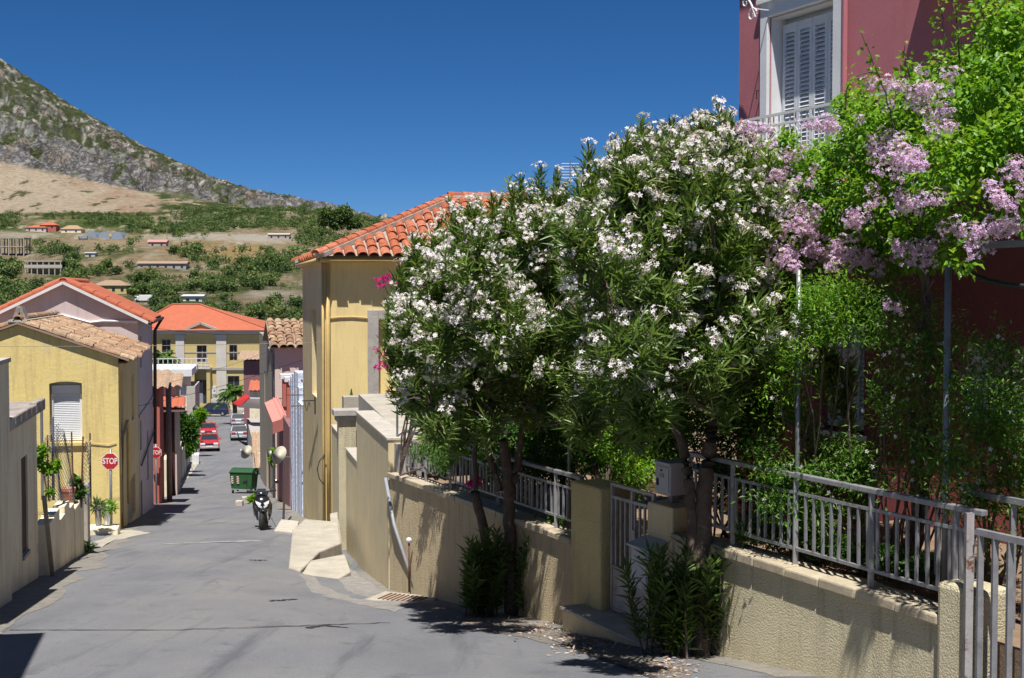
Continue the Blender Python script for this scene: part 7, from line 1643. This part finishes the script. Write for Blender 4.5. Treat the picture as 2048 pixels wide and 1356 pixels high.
bush('garden_shrub', 'dense green shrubbery behind the gate between the oleander trunks', 'shrub', [(1200, 860, 55, .2), (1260, 840, 60, .3), (1330, 860, 55, .2), (1280, 910, 45, 0), (1210, 920, 45, 0), (1340, 920, 40, -.2)], 19.4, 10000, .08, .36, 'jleaf', base=at(1270, 1000, 19.2))
bush('garden_shrub', 'low grassy tuft on the coping left of the gate pillar', 'shrub', [(1108, 1038, 14, 0), (1118, 1042, 10, 0)], 17.6, 420, .07, .15, 'vleaf', stems=False)
bush('wall_creeper', 'small green creeper hanging at the corner of the slab roof house', 'creeper', [(82, 905, 13, 0), (78, 930, 11, 0), (96, 938, 12, .1), (112, 930, 8, .2), (100, 985, 8, .1)], 22.4, 520, .075, .7, 'vleaf', stems=False, base=at(82, 990, 22.4))
bush('pot_plant', 'broad leaved pot plant on the broken low left wall', 'plant', [(152, 965, 9, 0), (158, 985, 9, 0), (146, 990, 8, 0)], 26.6, 170, .14, .5, 'dleaf', stems=True, base=at(154, 1000, 26.7))
bush('pot_plant', 'bright green plant in the white pot by the near stop sign', 'plant', [(212, 1016, 13, 0), (224, 1014, 9, 0)], 34, 330, .12, .3, 'vleaf', base=at(214, 1030, 34))
bush('pot_plant', 'bluish agave like plant beside the white pot', 'plant', [(196, 1014, 9, 0)], 33.2, 90, .22, .16, 'olive', base=at(197, 1028, 33.2), upw=.6)
bush('weed_tuft', 'green weeds at the foot of the concrete post', 'weeds', [(172, 1092, 8, 0), (180, 1096, 7, 0)], 27.3, 160, .12, .2, 'vleaf', stems=False)
bush('weed_tuft', 'yellowish weeds growing at the foot of the tall parapet block', 'weeds', [(696, 1138, 10, 0), (712, 1148, 8, -.6)], 27.6, 150, .1, .25, 'vleaf', stems=False)
bush('street_tree', 'round olive green street tree left of the red cars', 'tree', [(355, 845, 18, 0), (375, 852, 17, 0), (345, 862, 14, 0), (366, 872, 16, 0), (382, 868, 12, 0), (358, 830, 12, 0)], 86, 5200, .34, .3, 'dleaf', base=Vector(gpt(372, 918)))
bush('street_tree', 'small bright green tree behind the round street tree', 'tree', [(399, 832, 9, 0), (394, 842, 8, 0), (404, 826, 6, 0)], 104, 1500, .36, .35, 'vleaf', base=Vector(gpt(395, 900)))
bush('roadside_bush', 'low bush with dry tips below the street tree', 'shrub', [(378, 895, 10, 0), (370, 905, 8, 0), (385, 885, 8, 0)], 90, 1300, .3, .35, 'vleaf', base=Vector(gpt(378, 922)))
bush('wall_creeper', 'leafy creeper on the roadside wall under the street tree', 'creeper', [(336, 870, 9, 0), (334, 888, 8, 0)], 78, 900, .28, .4, 'vleaf', base=Vector(gpt(336, 950)))
bush('doorway_plant', 'bougainvillea with pink blossom beside the larger satellite dish', 'plant', [(548, 905, 7, 0), (545, 920, 6, 0)], 58, 400, .16, .4, 'vleaf', base=at(548, 935, 58))
bush('doorway_plant', 'green plant behind the scooter by the stone blocks', 'plant', [(505, 1000, 8, 0), (516, 990, 6, 0)], 57, 300, .2, .3, 'vleaf', base=Vector(gpt(508, 1008)))
# magenta bougainvillea behind the left oleander
q = at(800, 950, 21.6); T = thing('bougainvillea', 'magenta bougainvillea sprays at the left side of the oleanders', 'bougainvillea', q)
mb = MB(); pts = []
for (x, y, s, m) in ((768, 566, 10, 6), (765, 720, 14, 9), (812, 535, 9, 4), (818, 545, 6, 3), (870, 460, 10, 2), (955, 965, 9, 5)):
    e = at(x, y, 21.2); limb(mb, [q, q.lerp(e, .5) + Vector((.3, 0, .3)), e], .02, .006, 5, .02, 5)
    for i in range(m): pts.append(tuple(at(x + random.gauss(0, s), y + random.gauss(0, s * .7), 21.1 if y < 900 else 19.2)))
mb.build('stems', M['bark'], T); place_flowers(T, pts, MFL, .2, 1.0, 1.4)
# palms
def palm(label, x, y, Y, hpx, r, n=34):
    c = at(x, y, Y); g = zroad(c.x, c.y) if Y < 150 else -14.2; T = thing('palm_tree', label, 'palm', Vector((c.x, c.y, g)))
    MB().tube([Vector((c.x, c.y, g)), Vector((c.x + .1, c.y, (g + c.z) / 2)), c], [.32, .26, .3], 9).build('trunk', M['bark'], T, sm=True)
    parts = []
    for i in range(n):
        az = i * 2.4; el = R(random.uniform(-25, 75)); h = np.array([math.cos(az), math.sin(az), 0.]); m = 26; t = np.linspace(.15, 1, m); L = r * random.uniform(.85, 1.1)
        sp = np.array(tuple(c)) + h[None] * (L * t * math.cos(el))[:, None] + np.array([0, 0, 1.])[None] * (L * (t * math.sin(el) - .55 * t ** 2))[:, None]
        sd = np.cross(h, [0, 0, 1.]); 
        for s in (-1, 1): V, F = leaves(sp, sd[None] * s + h[None] * .6 + np.array([0, 0, -.3]), np.full(m, r * .36) * (1.05 - t * .6), np.full(m, r * .05), .15); parts.append((V, F, np.full(2 * m, min(1, max(0, .2 + .8 * math.sin(max(el, 0)) + random.gauss(0, .15))))))
    V, F, Tt = join(parts); o = npmesh('crown', V, F, M['palm'], T, Tt); o['kind'] = 'stuff'
palm('left palm rising behind the white terrace house', 326, 716, 124, 0, 1.9)
palm('right palm in front of the stately ochre house', 468, 784, 150, 0, 2.2)

# ---- olive trees and scrub on the hillside
def olive_mesh(name, n, seed):
    r = np.random.default_rng(seed); C = r.normal(size=(7, 3)) * np.array([.42, .42, .22]) + np.array([0, 0, .85]); Rr = r.uniform(.38, .6, 7)
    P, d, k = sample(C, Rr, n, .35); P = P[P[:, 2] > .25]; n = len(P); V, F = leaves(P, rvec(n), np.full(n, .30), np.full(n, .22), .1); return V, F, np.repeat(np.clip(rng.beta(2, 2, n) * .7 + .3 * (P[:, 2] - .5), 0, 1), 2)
def groves():
    def pick(n, cap, base, y0=265, y1=1040, pw=.75):
        x = rng.uniform(-120, 780, n); Y = y0 + (y1 - y0) * rng.random(n) ** pw; X = (x - 1024) / 2600 * Y
        Z = terrain_np(X, Y); py = 580 - 2600 * (Z - 2) / Y
        dn = fbm(X / 38, Y / 120, 55, 4) * .6 + fbm(X / 12, Y / 40, 58, 3) * .4
        lim = base - .05 * (x > 250) * (Y > 800) + .035 * rng.normal(size=n); ok = (dn > lim) & ~((Y > 965) & (Y < 1200) & (x < 330))
        for (hx, hy, hrx, hry, hc, hw) in HPATCH:
            if hc is not GRN: ok &= ~((((x - hx) / hrx) ** 2 + ((py - hy) / hry) ** 2 < 1.0) & (rng.random(n) < .68))
        for (b0, b1, b2, b3) in ((48, 125, 518, 552), (-20, 52, 470, 514), (180, 256, 556, 592), (293, 335, 476, 494), (270, 378, 518, 537), (362, 408, 585, 604), (167, 193, 500, 515), (468, 582, 462, 482), (48, 165, 442, 468), (160, 248, 458, 480), (272, 300, 592, 606)):
            ok &= ~((x > b0 - 6) & (x < b1 + 6) & (py > b2 - 3) & (py < b3 + 22))
        q = np.nonzero(ok)[0][:cap]; return np.stack([X[q], Y[q]], 1), Z[q]
    A, Z = pick(15000, 3000, .478)
    S = rng.uniform(1.3, 3.7, len(A)) * (.75 + .5 * fbm(A[:, 0] / 60, A[:, 1] / 160, 71, 2)); S *= np.clip(A[:, 1] / 560, .6, 1); S[A[:, 1] > 850] *= .85
    px = 1024 + 2600 * A[:, 0] / A[:, 1]; show = np.argsort(-(S / A[:, 1]) * ((px > -5) & (px < 640)))
    one = show[:240]; rest = show[240:]
    proto = []
    for i in range(8):
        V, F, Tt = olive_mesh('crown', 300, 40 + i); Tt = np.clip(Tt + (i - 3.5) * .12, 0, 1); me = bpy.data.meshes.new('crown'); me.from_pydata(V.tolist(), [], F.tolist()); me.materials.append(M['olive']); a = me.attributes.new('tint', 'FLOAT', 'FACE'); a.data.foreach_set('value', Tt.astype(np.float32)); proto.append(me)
    tm = MB().tube([(0, 0, -.5), (.05, 0, .2), (-.03, .04, .7)], [.14, .09, .06], 6).mesh('trunk', M['bark'])
    for i in one:
        b = bpy.data.objects.new('olive_tree', None); link(b); b.location = (A[i, 0], A[i, 1], Z[i]); s = float(S[i]); b.scale = (s, s, s * rng.uniform(.8, 1.15)); b.rotation_euler = (0, 0, rng.random() * 6.3)
        tag(b, 'rounded grey green olive tree in the groves on the hillside', 'tree', 'olive trees on the hillside')
        for nm, me in (('trunk', tm), ('crown', random.choice(proto))): o = bpy.data.objects.new(nm, me); link(o, b)
    parts = []; low = [olive_mesh('c', 90, 80 + i) for i in range(6)]
    for i in rest:
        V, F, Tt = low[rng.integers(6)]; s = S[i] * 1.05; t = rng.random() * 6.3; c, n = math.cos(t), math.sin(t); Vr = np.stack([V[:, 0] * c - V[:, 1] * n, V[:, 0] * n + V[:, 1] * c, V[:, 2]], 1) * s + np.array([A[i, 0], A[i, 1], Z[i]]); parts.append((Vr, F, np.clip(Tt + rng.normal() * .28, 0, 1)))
    B, ZB = pick(9000, 3200, .42)
    for (X, Y), z in zip(B, ZB):   # low bushes between the trees
        V, F, Tt = low[rng.integers(6)]; s_ = rng.uniform(.5, 1.4); k = np.repeat(rng.random(len(F) // 2) < .4, 2); parts.append((V * np.array([s_ * 1.3, s_ * 1.3, s_ * .8]) + np.array([X, Y, z - .2 * s_]), F[k], np.clip(Tt[k] + rng.normal() * .3, 0, 1)))
    # scrub on the limestone and the upper slope
    for _ in range(1500):
        Y = rng.uniform(985, 1490); x = rng.uniform(-60, 720); X = (x - 1024) / 2600 * Y
        if Y < 1195 and x < 330: 
            if rng.random() > .05: continue
        if float(fbm(np.array([X / 40]), np.array([Y / 40]), 66, 3)[0]) < .47: continue
        V, F, Tt = low[rng.integers(6)]; s = rng.uniform(.9, 2.2); k = rng.random(len(F) // 2) < .45; k2 = np.repeat(k, 2); F2 = F[k2]; Vr = V * np.array([s * 1.2, s * 1.2, s * .8]) + np.array([X, Y, terr(X, Y) - .3 * s]); parts.append((Vr, F2, Tt[k2]))
    V, F, Tt = join(parts); o = npmesh('hillside_scrub', V, F, M['olive'], None, Tt); tag(o, 'distant olive groves and scrub covering the hillside', 'scrub', None, 'stuff')
    # tall pines on the skyline
    for k, (x, y, r) in enumerate(((655, 432, 20), (683, 434, 24), (668, 438, 20), (716, 446, 10), (702, 448, 12))):
        q = at(x, y + r * .9, 760); C = [(x + random.gauss(0, r * .3), y + random.gauss(0, r * .3), r * .62, random.uniform(-2, 2)) for _ in range(7)]
        bush('pine_tree', ('leftmost dark pine on the skyline above the red roof', 'tallest dark pine on the skyline above the red roof', 'middle dark pine below the tallest skyline pine', 'rightmost small pine standing alone on the skyline', 'small pine between the tall pines and the lone one')[k], 'tree', C, 760, 1500, 1.5, .6, 'olive', stems=True, base=Vector((q.x, q.y, q.z - 3)), pw=.35)
groves()

# ---- litter of fallen petals and leaves at the gate
def litter():
    pts = []
    for (x, y, sx, sy, n) in ((1190, 1282, 60, 10, 420), (1080, 1260, 60, 10, 200), (1330, 1335, 60, 14, 260), (960, 1245, 60, 8, 130), (1160, 1300, 60, 10, 100)):
        for _ in range(n): q = gpt(x + rng.normal() * sx * .6, min(1380, y + rng.normal() * sy)); pts.append((q.x, q.y, zroad(q.x, q.y) + .012))
    P = np.array(pts); n = len(P); d = rng.normal(size=(n, 3)) * np.array([1, 1, .12]); V, F = leaves(P, d, rng.uniform(.03, .09, n), rng.uniform(.015, .035, n), .05, .1, ref=np.tile([0, 0, 1.], (n, 1)))
    V[:, 2] = np.maximum(V[:, 2], zroad_np(V[:, 0], V[:, 1]) + .007)
    o = npmesh('fallen_leaves', V, F, M['litter'], None, np.repeat(rng.random(n), 2)); tag(o, 'fallen petals and dry leaves on the ground by the gate', 'litter', None, 'stuff')
litter()
